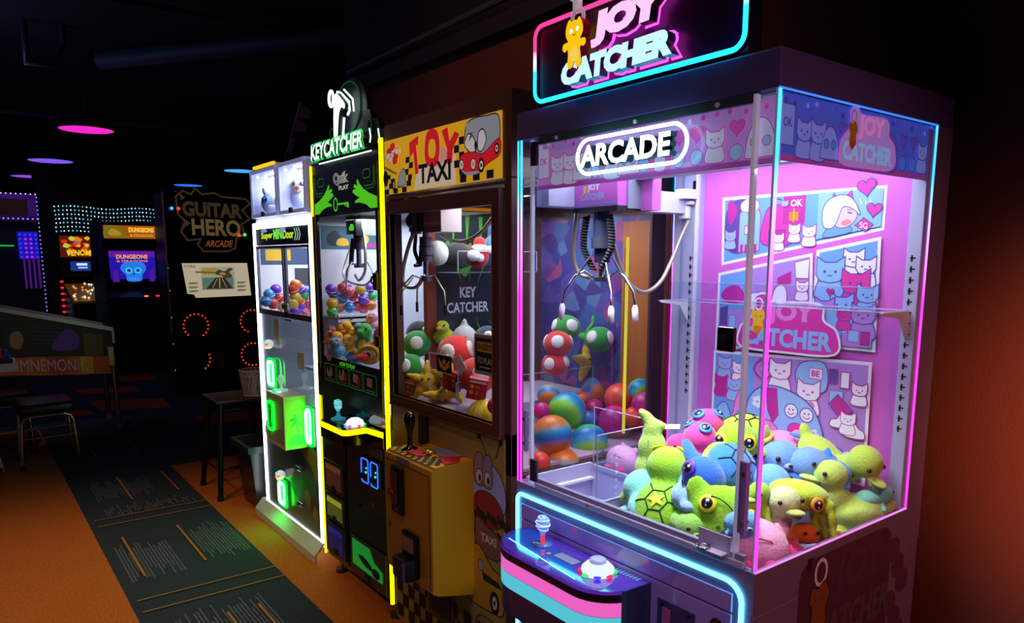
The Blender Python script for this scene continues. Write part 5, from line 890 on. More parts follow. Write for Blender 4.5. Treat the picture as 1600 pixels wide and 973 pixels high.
b = B(); b.box(MX0 + .02, MX1 - .02, MY + .02, MYB - .02, .64, .655, WHITE); b.box(-4.30, -4.08, 1.43, 1.80, 1.245, 1.258, WHITE); acr(b, [(-4.08, 1.43, 1.258), (-4.08, 1.80, 1.258), (-4.08, 1.80, 1.36), (-4.08, 1.43, 1.36)], .0015); b.box(-3.72, -3.50, 1.43, 1.80, .98, .992, WHITE); a = Art(b, (MX0 + .0206, 0, 0), (0, 1, 0), (0, 0, 1), (1, 0, 0)); a.rect(1.42, 1.98, 1.52, 1.62, mat('#4a5a80', .5)); a.rect(1.45, 1.60, 1.545, 1.61, YE); a.rect(1.62, 1.82, 1.38, 1.50, mat('#4a4c54', .5)); part('inner_shelf', b, MINI)
b = B(); b.box(MX0 + .032, MX1 - .032, MY - .006, MY + .004, .655, 1.238, glass('#d8dce8', .5, .05)); part('lower_glass', b, MINI)
b = B(); b.box(-4.05, -3.98, MY - .008, MY - .006, 1.08, 1.22, mat('#c8c8d0', .5)); b.box(-3.72, -3.62, MY - .008, MY - .006, .98, 1.07, mat('#d0d0d8', .5)); part('notice', b, MINI)
# green lit openings and control box
GG = glow('#00ff12', 14.0)
def lit_loop(name, x0, x1, z0, z1, lb):
    b = B(); b.box(x0 - .02, x1 + .02, MY - .02, MY - .006, z0 - .02, z1 + .02, mat('#0e7a28', .3, 0, .35, '#18e040'), .012); b.tube([(u, MY - .024, v) for u, v in rrect(x0, x1, z0, z1, .02, 5)], .009, glow('#60ff90', 9.0), 8, True); b.tube([(u, MY - .021, v) for u, v in rrect(x0 - .014, x1 + .014, z0 - .014, z1 + .014, .026, 5)], .006, GG, 8, True); la = lamp('ring_light', 'SPOT', ((x0 + x1) / 2, MY - .04, (z0 + z1) / 2), 1.8, (0.02, 1.0, 0.10), .02, ((x0 + x1) / 2, MY - .12, 0), 130, 0.8); la.parent = MINI; la.location -= wl(MINI); return part(name, b, MINI, lb)
lit_loop('lit_slot', -4.135, -4.045, .845, .975, 'green lit ring on the left'); lit_loop('lit_slot', -3.585, -3.525, .615, .785, 'green lit tall ring on the right'); lit_loop('lit_slot', -4.05, -3.96, .165, .285, 'green lit ring low on the front')
for p in ((-4.09, MY - .03, 1.078), (-4.0, MY - .03, .335)):
    b = B(); b.ball(p, .027, mat('#f0f0ff', .15, 0, .5), None, 16, 10); d = part('prism_dome', b, MINI, 'faceted dome light throwing coloured glints')
    for k, c in enumerate(('#ff5030', '#40ff60', '#4080ff', '#ff40e0', '#ffe040')): b = B(); t = k * 2 * pi / 5; b.ball((p[0] + .018 * cos(t), p[1] - .018, p[2] + .018 * sin(t)), .008, glow(c, 1.6), None, 8, 6); part('glow_dot', b, d)  # glowing dots stand in for the coloured glints on the dome
b = B(); CX0, CX1, CYF = -3.87, -3.618, 1.272; b.prism([(CX0, MY - .008), (CX0, CYF), (CX1, CYF), (CX1, MY - .008)], fXY, .575, .855, mat('#b8b8a8', .4)); b.box(CX0 + .012, CX1 - .012, CYF - .003, CYF, .60, .83, mat('#8a8a80', .4))
cb = part('control_box', b, MINI, 'pale control box washed green'); b = B(); a = Art(b, (CX1 + .0005, 0, 0), (0, 1, 0), (0, 0, 1), (1, 0, 0)); PG = mat('#3aa848', .5)
a.rect(CYF + .004, MY - .010, .58, .85, mat('#a8e030', .45)); y0, z0 = CYF + .065, .70
a.line([(y0, z0 - .08), (y0 + .006, z0 - .03), (y0, z0 + .02)], .008, PG)
for t in (20, 70, 110, 160, 215, -35): a.loop([(y0, z0 + .02), (y0 + .02 * cos(R(t - 14)), z0 + .025 + .03 * sin(R(t - 14))), (y0 + .04 * cos(R(t)), z0 + .015 + .045 * sin(R(t))), (y0 + .02 * cos(R(t + 14)), z0 + .02 + .02 * sin(R(t + 14)))], PG)
a.loop([(y0 - .05, .60), (y0 - .03, .64), (y0 + .01, .655), (y0 + .04, .63), (y0 + .05, .60)], mat('#58c04a', .5)); part('palm_print', b, cb, 'green palm tree print')
b = B(); jq = (-3.80, 1.33); b.lathe([(0, 0), (.034, 0), (.034, .008), (.010, .014), (.006, .03), (.014, .05), (.018, .066), (.012, .086), (0, .09)], (*jq, .855), mat('#a8e8c0', .15, .1, .4), 16); part('joystick', b, cb)
for k, c in enumerate(('#ff40c0', '#4060ff', '#40ffff', '#ffffff')): b = B(); t = -pi / 2 + (k - 1.5) * .6; b.ball((jq[0] + .036 * cos(t), jq[1] + .036 * sin(t), .858), (.010, .010, .006), glow(c, 1.8), None, 8, 6); part('glow_dot', b, cb)
b = B(); b.tube([(u, CYF - .006, v) for u, v in rrect(-3.845, -3.775, .655, .80, .012, 4)], .006, GG, 6, True); b.box(-3.835, -3.785, CYF - .008, CYF - .002, .665, .79, BLACK); b.box(-3.82, -3.80, CYF - .012, CYF - .008, .69, .71, CHROME); part('coin_slot', b, cb, 'green outlined coin slot')
# lower printed door
b = B(); b.box(MX0 + .034, MX1 - .034, MY - .004, MY + .01, .10, .60, mat('#3c4a50', .3, 0, 0, None, .3)); a = Art(b, (0, MY - .0045, 0)); TN = mat('#8a7040', .5); a.loop([(-4.25, .48), (-4.1, .56), (-3.95, .50), (-3.80, .54), (-3.6, .47), (-3.52, .40), (-3.55, .58), (-4.25, .585)], TN); a.loop([(-3.70, .28), (-3.66, .34), (-3.62, .28), (-3.66, .22)], TN); a.loop([(-3.9, .30), (-3.84, .40), (-3.8, .33), (-3.84, .25)], mat('#2a5a70', .5)); a.line([(-3.75, .57), (-3.75, .14), (-3.52, .11)], .004, STEEL); a.line([(-4.27, .60), (-3.9, .585)], .012, mat('#c8ccd4', .4)); a.loop([(-3.6, .2), (-3.56, .27), (-3.53, .2)], mat('#a87848', .5))
ld = part('lower_door', b, MINI)
for z in (.415, .215): b = B(); b.box(-3.80, -3.72, MY - .016, MY - .005, z, z + .022, CHROME, .004); b.cyl((-3.775, MY - .02, z + .011), (-3.775, MY - .016, z + .011), .010, BLACK, seg=10); part('latch', b, ld)
# twin display boxes on top
MB = mat('#c8ccf0', .4, 0, .12)
for x0, x1 in ((-4.30, -3.878), (-3.855, -3.482)):
    b = B(); y0, y1, z0, z1 = MY - .01, 1.86, 1.782, 2.045
    for q in ((x0, x1, y0, y1, z0, z0 + .012), (x0, x1, y0, y1, z1 - .012, z1), (x0, x0 + .012, y0, y1, z0, z1), (x1 - .012, x1, y0, y1, z0, z1), (x0, x1, y1 - .012, y1, z0, z1)): b.box(*q, MB)
    bx_ = part('display_box', b, MINI, 'white lit display box'); b = B()
    for q in ((x0, x0 + .022, z0, z1), (x1 - .022, x1, z0, z1), (x0, x1, z0, z0 + .022), (x0, x1, z1 - .022, z1)): b.box(q[0], q[1], y0 - .012, y0, q[2], q[3], mat('#b8bce8', .35, 0, .2), .004)
    b.box((x0 + x1) / 2 - .02, (x0 + x1) / 2 + .02, y0 - .02, y0 - .012, z0 + .004, z0 + .03, BLACK); part('box_frame', b, bx_); b = B(); b.face([(x0 + .02, y0 - .004, z0 + .02), (x1 - .02, y0 - .004, z0 + .02), (x1 - .02, y0 - .004, z1 - .02), (x0 + .02, y0 - .004, z1 - .02)], GLASS); part('glass_pane', b, bx_); b = B()
    LB = []
    for r_, (yy, zz) in enumerate(((1.46, z1 - .018), (1.62, z1 - .018), (1.84, z1 - .07))):
        LB += [(x0 + .04 + k * (x1 - x0 - .08) / 8, yy, zz) for k in range(9)]
    LB += [(x0 + .018, 1.42 + k * .045, z1 - .03) for k in range(9)]
    for q in LB: b = B(); b.ball(q, .006, glow('#f4f8ff', 6.0), None, 8, 5); part('led_bead', b, bx_)
    la = lamp('box_light', 'AREA', ((x0 + x1) / 2, 1.62, z1 - .02), 4.0, (.9, .94, 1), .25, ((x0 + x1) / 2, 1.62, 0)); la.parent = bx_; la.location -= wl(bx_)
b = B(); xa, xb = at_y(400, 255, 1.50).x, at_y(430, 250, 1.50).x; b.box(xa, xb, 1.50, 1.60, 2.046, 2.10, mat('#e08a10', .4, 0, .35)); b.box(xa - .02, xb, 1.485, 1.50, 2.088, 2.104, glow('#ffc81a', 1.1)); part('top_sign', b, MINI, 'small orange lit sign on top')

# ================================================================= far machines, seats and bins
# rock guitar cabinet facing the aisle
GX = -8.9
GH = thing('arcade_cabinet', 'tall black rock guitar arcade cabinet with jagged logo and lit tutorial screen', 'arcade machine', (GX - .45, 2.4, 0))
b = B(); b.prism([(GX - .46, 0), (GX, 0), (GX, .95), (GX - .02, 1.02), (GX - .10, 1.62), (GX - .02, 1.68), (GX - .02, 2.27), (GX - .46, 2.27)], lambda u, v, w: (u, w, v), 1.90, 2.90, mat('#0c0b10', .3, 0, 0, None, .4)); part('cabinet', b, GH)
for y in (1.885, 2.90): b = B(); b.box(GX - .46, GX + .05, y, y + .015, 0, 2.29, mat('#3a1020', .25, .2, 0, None, .5)); part('side_panel', b, GH, 'dark red glossy side panel')
b = B(); b.box(GX - .03, GX + .056, 1.884, 1.889, .7, 2.29, mat('#b0905a', .4, .3)); part('edge_trim', b, GH)
LOGO = mat('#6a5040', .5, 0, .10, '#9a7a58'); LOGD = mat('#241a1a', .5)
b = B(); O = [(2.03, 2.05), (2.02, 2.24), (2.10, 2.31), (2.18, 2.27), (2.23, 2.34), (2.30, 2.28), (2.44, 2.30), (2.52, 2.26), (2.78, 2.25), (2.84, 2.20), (2.74, 2.12), (2.82, 2.02), (2.72, 1.95), (2.76, 1.84), (2.66, 1.80), (2.64, 1.68), (2.55, 1.64), (2.28, 1.64), (2.22, 1.72), (2.26, 1.78), (2.12, 1.76), (2.05, 1.86), (2.12, 1.96)]
b.prism([(y, z) for y, z in O], lambda u, v, w: (w, u, v), GX + .0, GX + .025, LOGD)
a = Art(b, (GX + .0255, 0, 0), (0, 1, 0), (0, 0, 1), (1, 0, 0), .0004); a.line(O, .02, LOGO, True); a.text('GUITAR', 2.08, 2.03, .66, .17, LOGO, .045, 0, -.02); a.text('HERO', 2.17, 1.82, .54, .19, mat('#a88a5c', .5, 0, .16, '#c8a468'), .03, 0, -.02); a.text('ARCADE', 2.30, 1.69, .30, .075, mat('#c0603a', .5, 0, .25, '#e07838'), .02, .2)
a.poly([(2.08, 2.2), (2.05, 2.29), (2.12, 2.24)], LOGO); a.poly([(2.10, 2.0), (2.05, 1.88), (2.16, 1.95)], LOGO); part('logo', b, GH, 'jagged three dimensional logo')
b = B()
b.box(GX - .06, GX + .004, 1.99, 2.87, 1.06, 1.58, GBLACK); scr = part('monitor', b, GH); b = B(); a = Art(b, (GX + .006, 0, 0), (0, 1, 0), (0, 0, 1), (1, 0, 0), .0004); SW_ = glow('#d8c8a8', .62); SD = glow('#4a4438', .35); a.poly([(2.04, 1.505), (2.77, 1.505), (2.80, 1.12), (2.17, 1.11), (2.15, 1.15), (2.08, 1.16)], SW_)
a.rect(2.24, 2.62, 1.20, 1.46, glow('#b8c0b0', .55)); a.rect(2.25, 2.42, 1.37, 1.45, glow('#c8a848', .55)); a.rect(2.25, 2.60, 1.20, 1.34, glow('#7a9888', .45)); a.poly([(2.29, 1.21), (2.59, 1.21), (2.50, 1.34), (2.40, 1.34)], SD); a.line([(2.44, 1.22), (2.445, 1.33)], .012, glow('#d0a840', .6)); a.line([(2.36, 1.22), (2.42, 1.33)], .005, SW_); a.line([(2.52, 1.22), (2.47, 1.33)], .005, SW_)
a.line([(2.18, 1.405), (2.42, 1.395)], .016, glow('#8a7048', .4)); a.loop([(2.40, 1.38), (2.44, 1.43), (2.50, 1.41), (2.56, 1.45), (2.60, 1.43), (2.56, 1.40), (2.59, 1.35), (2.52, 1.33), (2.46, 1.36)], glow('#6a5434', .4)); a.loop([(2.44, 1.385), (2.48, 1.40), (2.52, 1.38), (2.48, 1.365)], glow('#c8a060', .5))
a.text('TUTORIAL', 2.06, 1.455, .13, .03, glow('#5a6a80', .4), .02)
for k in range(3):
    for y0 in (2.10, 2.64): a.line([(y0, 1.28 - k * .045), (y0 + .10, 1.28 - k * .045)], .010, SD); a.line([(y0, 1.267 - k * .045), (y0 + .08, 1.267 - k * .045)], .006, SD)
part('screen', b, scr, 'lit cream tutorial screen with a guitar')
for n_, (y, z, a0, a1) in enumerate(((2.15, .79, -60, 240), (2.79, .81, 55, 260), (2.15, .40, -70, 20), (2.78, .41, 70, 290))):
    b = B(); b.tube(ring_pts((GX + .006, y, z), .155, (1, 0, 0), 28), .012, mat('#16141a', .3), 6, True); b.lathe([(.15, 0), (.10, -.02), (.04, -.04), (.03, -.01), (0, 0)], (GX + .006, y, z), BLACK, 20, Matrix(((0, 0, 1), (0, 1, 0), (-1, 0, 0)))); sp_ = part('speaker', b, GH)
    for k in range(19):
        t = R(k * 360 / 19)
        if a0 <= math.degrees(t) <= a1 or a0 <= math.degrees(t) - 360 <= a1: b = B(); b.ball((GX + .014, y + .135 * cos(t), z + .135 * sin(t)), .010, glow('#ff4a1c', .9), None, 8, 5); part('led_bead', b, sp_)
for y, z, c in ((1.97, 2.11, '#20a0ff'), (2.04, 2.11, '#ff3020'), (2.69, 1.83, '#ff3020'), (2.755, 1.835, '#30ff60')): b = B(); b.ball((GX + .03, y, z), .018, glow(c, 2.0), None, 12, 8); part('indicator_light', b, GH)
for z in (.3, .6, .9, 1.2, 1.45): b = B(); b.ball((GX + .054, 1.886, z), .006, glow('#80ff60', .6), None, 8, 5); part('indicator_light', b, GH)

# dungeon shooter cabinet
DX = -10.9
DG = thing('arcade_cabinet', 'dark arcade cabinet with orange lit marquee and blue skull screen', 'arcade machine', (DX - .4, 1.88, 0))
b = B(); b.prism([(DX - .9, 0), (DX - .1, 0), (DX - .1, .85), (DX + .12, .95), (DX + .12, 1.05), (DX - .02, 1.14), (DX - .05, 1.72), (DX, 1.80), (DX, 2.04), (DX - .9, 2.04)], lambda u, v, w: (u, w, v), 1.55, 2.22, mat('#0d0b12', .35)); part('cabinet', b, DG)
for y in (1.53, 2.22): b = B(); b.prism([(DX - .92, 0), (DX - .05, 0), (DX + .15, .9), (DX + .14, 1.1), (DX + .06, 1.7), (DX + .05, 2.08), (DX - .92, 2.08)], lambda u, v, w: (u, w, v), y, y + .02, mat('#2a1018', .4)); part('side_panel', b, DG)
b = B(); a = Art(b, (DX + .006, 0, 0), (0, 1, 0), (0, 0, 1), (1, 0, 0), .0005); a.rect(1.57, 2.19, 1.82, 1.99, glow('#a85a1c', .8)); a.loop([(1.57, 1.85), (1.60, 1.97), (1.72, 1.98), (1.80, 1.90), (1.84, 1.83), (1.70, 1.84)], glow('#8a8a20', .6)); a.loop([(1.62, 1.88), (1.68, 1.95), (1.78, 1.88), (1.70, 1.85)], glow('#c89a30', .7)); a.rect(1.86, 2.18, 1.90, 1.97, glow('#d87a1c', .9)); a.text('DUNGEONS', 1.87, 1.905, .30, .06, glow('#ffd040', 1.0), .03); a.text('& DRAGONS', 1.88, 1.845, .28, .035, glow('#ffb030', .9), .02); part('marquee', b, DG, 'orange lit marquee')
b = B(); b.prism([(DX - .04, 1.16), (DX - .03, 1.18), (DX - .045, 1.70), (DX - .06, 1.70)], lambda u, v, w: (u, w, v), 1.60, 2.17, GBLACK); scr = part('monitor', b, DG); b = B(); a = Art(b, (DX - .028, 0, 0), (0, 1, 0), (0, 0, 1), (1, 0, 0), .0005); a.poly([(1.62, 1.23), (1.61, 1.66), (2.17, 1.66), (2.17, 1.23)], glow('#2a18b8', .8)); a.rect(1.615, 2.165, 1.58, 1.655, glow('#7a20c0', .7)); a.text('DUNGEONS', 1.70, 1.555, .38, .055, glow('#ffb440', .95), .03); a.text('& DRAGONS', 1.70, 1.51, .38, .03, glow('#ff8030', .9), .03)
a.loop([(1.74, 1.42), (1.78, 1.50), (1.90, 1.52), (2.02, 1.50), (2.05, 1.42), (2.00, 1.34), (1.98, 1.26), (1.82, 1.26), (1.80, 1.34)], glow('#2a78e8', 1.0)); 
for y in (1.84, 1.95): a.disc(y, 1.40, .042, glow('#3ad0f0', 1.0)); a.disc(y, 1.40, .024, glow('#1840a0', .8))
a.poly([(1.88, 1.34), (1.91, 1.34), (1.895, 1.37)], glow('#1838a0', .8))
for k in range(4): a.line([(1.85 + k * .03, 1.27), (1.85 + k * .03, 1.31)], .008, glow('#40c8f0', .9))
for q in (((1.64, 1.25), (1.72, 1.25), (1.70, 1.42), (1.65, 1.38)), ((2.08, 1.25), (2.15, 1.25), (2.14, 1.44), (2.09, 1.38))): a.poly(q, glow('#5a20a8', .7))
part('screen', b, scr, 'blue screen with a glowing skull')
for y, c in ((2.0, '#ff8020'), (2.14, '#ff2040')): b = B(); b.ball((DX + .13, y, 1.06), (.01, .03, .012), glow(c, 1.4), None, 10, 6); part('button', b, DG)

# comic pinball machine far behind
VX = -14.5
VN = thing('pinball_machine', 'far pinball machine with fiery orange lit backglass left of the dungeon cabinet', 'pinball machine', (VX + .6, 1.68, 0))
b = B(); b.box(VX - .3, VX, 1.40, 1.96, 1.25, 1.97, BLACK); bb = part('backbox', b, VN); b = B(); a = Art(b, (VX + .004, 0, 0), (0, 1, 0), (0, 0, 1), (1, 0, 0), .0006); a.rect(1.42, 1.94, 1.58, 1.94, glow('#6a1c08', .7)); rr = random.Random(3)
for k in range(26):
    y, z, s = rr.uniform(1.47, 1.89), rr.uniform(1.62, 1.90), rr.uniform(.02, .05); a.loop([(y - s, z), (y - s * .2, z + s * .9), (y + s * 1.1, z + s * .3), (y + s * .3, z - s * .8)], glow(rr.choice(('#ff7a1c', '#ffb020', '#e83010', '#c8d840', '#ff5010', '#2a80a0')), .85), None, 0, 3)
a.text('VENOM', 1.50, 1.60, .36, .10, glow('#ffc828', 1.0), .04, .1, .03); part('backglass', b, bb, 'fiery lit backglass')
b = B(); b.box(VX, VX + .04, 1.52, 1.88, 1.33, 1.53, BLACK); a = Art(b, (VX + .041, 0, 0), (0, 1, 0), (0, 0, 1), (1, 0, 0), .0006); a.rect(1.55, 1.85, 1.35, 1.51, glow('#1c3a98', .8)); a.rect(1.64, 1.80, 1.44, 1.48, glow('#d8e8ff', 1.0)); a.rect(1.66, 1.80, 1.39, 1.42, glow('#a8c8ff', .9)); part('score_display', b, bb)
b = B(); b.prism([(VX, .6), (VX + 1.25, .5), (VX + 1.25, .86), (VX, 1.12)], lambda u, v, w: (u, w, v), 1.40, 1.96, mat('#141016', .4)); cbn = part('cabinet', b, VN); b = B(); b.face([(VX + .02, 1.43, 1.135), (VX + 1.2, 1.43, .885), (VX + 1.2, 1.93, .885), (VX + .02, 1.93, 1.135)], mat('#5a3a20', .4, 0, .12, '#a87030'))
part('playfield', b, cbn, 'lit playfield')
for k in range(30): t = rr.random(); b = B(); b.ball((VX + .05 + 1.1 * t, rr.uniform(1.46, 1.90), 1.14 - .233 * t), .016, glow(rr.choice(('#fff0a0', '#ffffff', '#ff9040', '#d0a040')), 1.1), None, 8, 5); part('playfield_lamp', b, cbn)
for x, y in ((VX + .05, 1.43), (VX + .05, 1.93), (VX + 1.2, 1.43), (VX + 1.2, 1.93)): b = B(); b.cyl((x, y, 0), (x, y, .6), .022, STEEL); part('leg', b, VN)
for yy, c, n_ in ((1.30, '#30d8e8', 9), (1.42, '#e02038', 8)): 
    for k in range(n_): b = B(); b.ball((VX + .35, yy - .05, 1.18 - k * .10), (.012, .03, .02), glow(c, 1.2), None, 8, 5); part('side_light', b, VN)
# curtain of light beads behind
b = B(); rr = random.Random(11)
for r_ in range(7):
    for k in range(27):
        y = 1.53 + k * .064 + rr.uniform(-.008, .008); z = 2.50 - r_ * .075 + .02 * sin(k * .35)
        if r_ > 4 and y > 2.35: continue
        b.ball((-15.88, y, z), .013, glow(('#d8e4ff', '#a0d8ff', '#60c8f0', '#40b0d8')[min(3, (r_ + k) % 4)], 1.6), None, 6, 4)
for r_ in range(11): b.tube([(-15.89, 1.53, 2.5 - r_ * .045), (-15.89, 3.22, 2.5 - r_ * .045)], .003, BLACK, 4)
for k in range(27): b.tube([(-15.89, 1.53 + k * .064, 2.64), (-15.89, 1.53 + k * .064, 2.05)], .002, BLACK, 4)
solo('bead_light_curtain', b, 'curtain of small white and cyan light beads on the far wall', 'string lights', None, 'stuff')
# purple lit cabinet at far left
PX_ = -12.0
PU = thing('arcade_cabinet', 'purple lit arcade booth at far left edged with tiny lights', 'arcade machine', (PX_ - .4, .5, 0))
PURP = mat('#3a1860', .4, 0, .08, '#6a20c0'); b = B(); b.box(PX_ - .8, PX_ - .3, -.2, .98, 0, 2.45, mat('#100a1a', .5)); part('cabinet', b, PU)
b = B(); b.box(PX_ - .3, PX_, -.2, .94, 2.07, 2.13, PURP); b.box(PX_ - .3, PX_, .85, .95, 2.1, 2.40, mat('#4a2080', .4, 0, .15, '#7028c0')); b.box(PX_ - .3, PX_, -.2, .95, 2.35, 2.42, mat('#4a2080', .4, 0, .15, '#7028c0')); b.box(PX_ - .29, PX_ - .05, -.2, .85, 2.13, 2.35, mat('#2e2018', .5, 0, .05, '#6a4020')); part('canopy', b, PU)
b = B(); b.box(PX_ - .1, PX_ - .02, .70, .93, 1.55, 1.92, mat('#2018a0', .4, 0, .5, '#2818e0'))
for k in range(6):
    for j in range(4): b.ball((PX_ - .01, .725 + j * .06, 1.58 + k * .06), .016, glow('#c030e8' if 0 < j < 3 and k < 5 else '#4038ff', .9), None, 8, 5)
part('light_panel', b, PU, 'blue and magenta glowing bead panel')
b = B()
for k in range(4): b.box(PX_ - .08, PX_ - .04, .74 + k * .055, .76 + k * .055, 1.15, 1.55, mat('#5a1c90', .4, 0, .25, '#8030d0'))
b.box(PX_ - .2, PX_ - .03, .28, .95, .6, 1.15, mat('#140c1c', .4)); b.box(PX_ - .1, PX_ - .025, .42, .80, .92, 1.05, mat('#241430', .3)); b.box(PX_ - .06, PX_ - .03, .35, .65, 1.72, 1.74, glow('#20c840', .8)); b.box(PX_ - .2, PX_ - .05, -.2, .38, 1.2, 1.8, mat('#2a1440', .4, 0, .1, '#5020a0')); part('controls', b, PU)
for q, c in [((-.1 + k * .055, 2.42), '#d0c8ff') for k in range(20)] + [((-.1 + k * .055, 2.09), '#b0b0ff') for k in range(20)] + [((.955, 2.38 - k * .057), '#8890ff') for k in range(28)]: b = B(); b.ball((PX_ + .01, *q), .010, glow(c, 1.15), None, 6, 4); part('bead_light', b, PU)

# pinball machine seen from its side, left foreground
NX = -7.4
PN = thing('pinball_machine', 'black pinball machine in side view with grey MNEMONIC lettering on an orange band', 'pinball machine', (NX - .3, .4, 0))
def yz(p): return (p.y, p.z)
TL, TR_, BR_, BL_ = at_x(0, 487, NX), at_x(174, 517, NX), at_x(170, 583, NX), at_x(0, 596, NX)
b = B(); sl = (TL.z - TR_.z) / (TL.y - TR_.y); O = [(-.45, TR_.z + sl * (-.45 - TR_.y)), yz(TR_), (TR_.y, .53), (-.45, .60)]
b.prism(O, fYZ, NX - .58, NX, mat('#12111a', .35)); pc = part('cabinet', b, PN)
b = B(); a = Art(b, (NX + .0006, 0, 0), (0, 1, 0), (0, 0, 1), (1, 0, 0), .0004); OR1 = mat('#b05a1c', .4)
def zt(y): return .735 - .07 * (y - .3)
a.poly([(-.45, zt(-.45) - .16), (1.04, .525), (1.04, zt(1.04)), (-.45, zt(-.45))], OR1); a.poly([(.55, .555), (.72, .55), (.72, zt(.72)), (.55, zt(.55))], mat('#a82c2a', .4)); a.poly([(.80, .545), (.90, .54), (.90, zt(.9)), (.80, zt(.8))], mat('#c8a020', .4))
a.text('MNEMONIC', .36, .605, .50, .105, mat('#b0b0ba', .4), .0, 0, -.075); a.text('MUSIC MAZE', .40, .565, .44, .018, mat('#d8a030', .4), .0, 0, -.07)
for k in range(6): a.line([(.45, .98 - k * .035), (.72, .95 - k * .033)], .010, mat('#2a2c40', .4))
a.loop([(.60, .78), (.66, .90), (.74, .95), (.80, .88), (.78, .77)], mat('#5a34a0', .4)); a.poly([(.84, .70), (.99, .69), (.99, .88), (.84, .90)], mat('#5a5020', .4)); a.loop([(.28, .74), (.26, .90), (.34, .99), (.44, .95), (.45, .80), (.55, .74)], mat('#1c1a24', .4)); a.loop([(.31, .82), (.31, .92), (.37, .95), (.40, .88), (.37, .80)], mat('#8a6a50', .5)); part('side_art', b, pc, 'printed side with orange band and lettering')
for x in (NX - .012, NX - .58): b = B(); b.prism([(-.45, O[0][1] + .0), (TR_.y + .01, TR_.z), (TR_.y + .01, TR_.z + .035), (-.45, O[0][1] + .035)], fYZ, x, x + .02, mat('#b8b0b4', .3, .6)); part('side_rail', b, PN)
b = B(); b.box(NX - .58, NX + .01, TR_.y, TR_.y + .02, .80, .93, STEEL); part('lockdown_bar', b, PN)
b = B(); b.face([(NX - .55, -.4, O[0][1] + .02), (NX - .02, -.4, O[0][1] + .02), (NX - .02, 1.05, TR_.z + .02), (NX - .55, 1.05, TR_.z + .02)], glass('#b0a0c0', .6, .06)); part('top_glass', b, PN)
b = B(); b.face([(NX - .55, -.4, O[0][1] - .05), (NX - .02, -.4, O[0][1] - .05), (NX - .02, 1.05, TR_.z - .05), (NX - .55, 1.05, TR_.z - .05)], mat('#4a1838', .4, 0, .15, '#a03080')); b.ball((NX - .03, .70, .99), .014, glow('#fff0a0', 2.0), None, 8, 5); part('playfield', b, PN)
for y, c in ((.90, '#303a60'), (.98, '#602a38')): b = B(); b.cyl((NX, y, .87), (NX + .02, y, .87), .018, mat(c, .3)); part('flipper_button', b, PN)
for x, y, s in ((NX + .01, 1.05, 1), (NX - .57, 1.05, 1), (NX + .01, -.40, -1), (NX - .57, -.40, -1)):
    b = B(); b.tube([(x, y, .76), (x, y + .02 * s, .0)], .020, mat('#b8a08a', .25, .9), 8); b.box(x - .014, x + .02, y - .03, y + .02, .60, .77, mat('#c8b090', .3, .6), .005); b.cyl((x, y + .02 * s, 0), (x, y + .02 * s, .05), .026, mat('#8a4a30', .5)); part('leg', b, PN, 'steel leg')

# white console at the far left edge
WC = thing('game_table', 'white edged game console with red and blue buttons cut off by the left edge', 'game table', (-6.7, -.15, 0))
b = B(); b.box(-6.80, -6.39, -.6, .30, .735, .80, mat('#d8dae4', .4), .01); part('table_top', b, WC)
b = B(); b.box(-6.77, -6.42, -.58, .27, .80, .83, BLACK, .004); part('control_deck', b, WC)
for y, c, h in ((.20, '#b02838', .06), (.235, '#2048b0', .05)): b = B(); b.cyl((-6.5, y, .83), (-6.5, y, .83 + h), .014, mat(c, .4)); b.ball((-6.5, y, .83 + h), .017, mat(c, .4)); part('stick', b, WC)
b = B(); b.prism([(-.4, .735), (.05, .735), (.11, .24), (.15, 0), (-.4, 0)], fYZ, -6.72, -6.42, mat('#c8cad8', .4)); part('pedestal', b, WC)
b = B(); b.tube([(-6.41, -.3, .02), (-6.41, .14, .02)], .018, CHROME, 8); part('foot_bar', b, WC)

# low chrome stools with black pads
def low_stool(x0, x1, y0, y1):
    t = thing('low_stool', '', 'stool', ((x0 + x1) / 2, (y0 + y1) / 2, 0), 'low chrome stools by the pinball machine')
    b = B(); b.box(x0 - .03, x1 + .03, y0 - .02, y1 + .02, .405, .495, mat('#14141c', .45, 0, 0, None, .2), .035, 4); part('seat', b, t, 'black padded seat')
    for s, yy in ((1, y0), (-1, y1)):
        for xx in (x0, x1): b = B(); b.tube([(xx, yy + .06 * s, .40), (xx, yy + .02 * s, .385), (xx, yy, .35), (xx, yy - .02 * s, 0)], .014, CHROME, 8); lg = part('leg', b, t); b = B(); b.cyl((xx, yy - .02 * s, 0), (xx, yy - .02 * s, .035), .019, RUBBER); part('rubber_foot', b, lg)
    b = B()
    for xx in (x0, x1): b.tube([(xx, y0 + .05, .398), (xx, y1 - .05, .398)], .012, CHROME, 8); b.tube([(xx, y0, .235), (xx, y1, .235)], .008, CHROME, 8)
    for yy in (y0, y1): b.tube([(x0, yy, .26), (x1, yy, .26)], .008, CHROME, 8)
    part('frame', b, t); return t
low_stool(-6.70, -6.34, .28, .61)['label'] = 'low black padded stool with chrome legs, the nearer and fuller seen one'
low_stool(-7.26, -6.90, .05, .36)['label'] = 'low black padded stool half hidden behind the nearer chrome legged one'

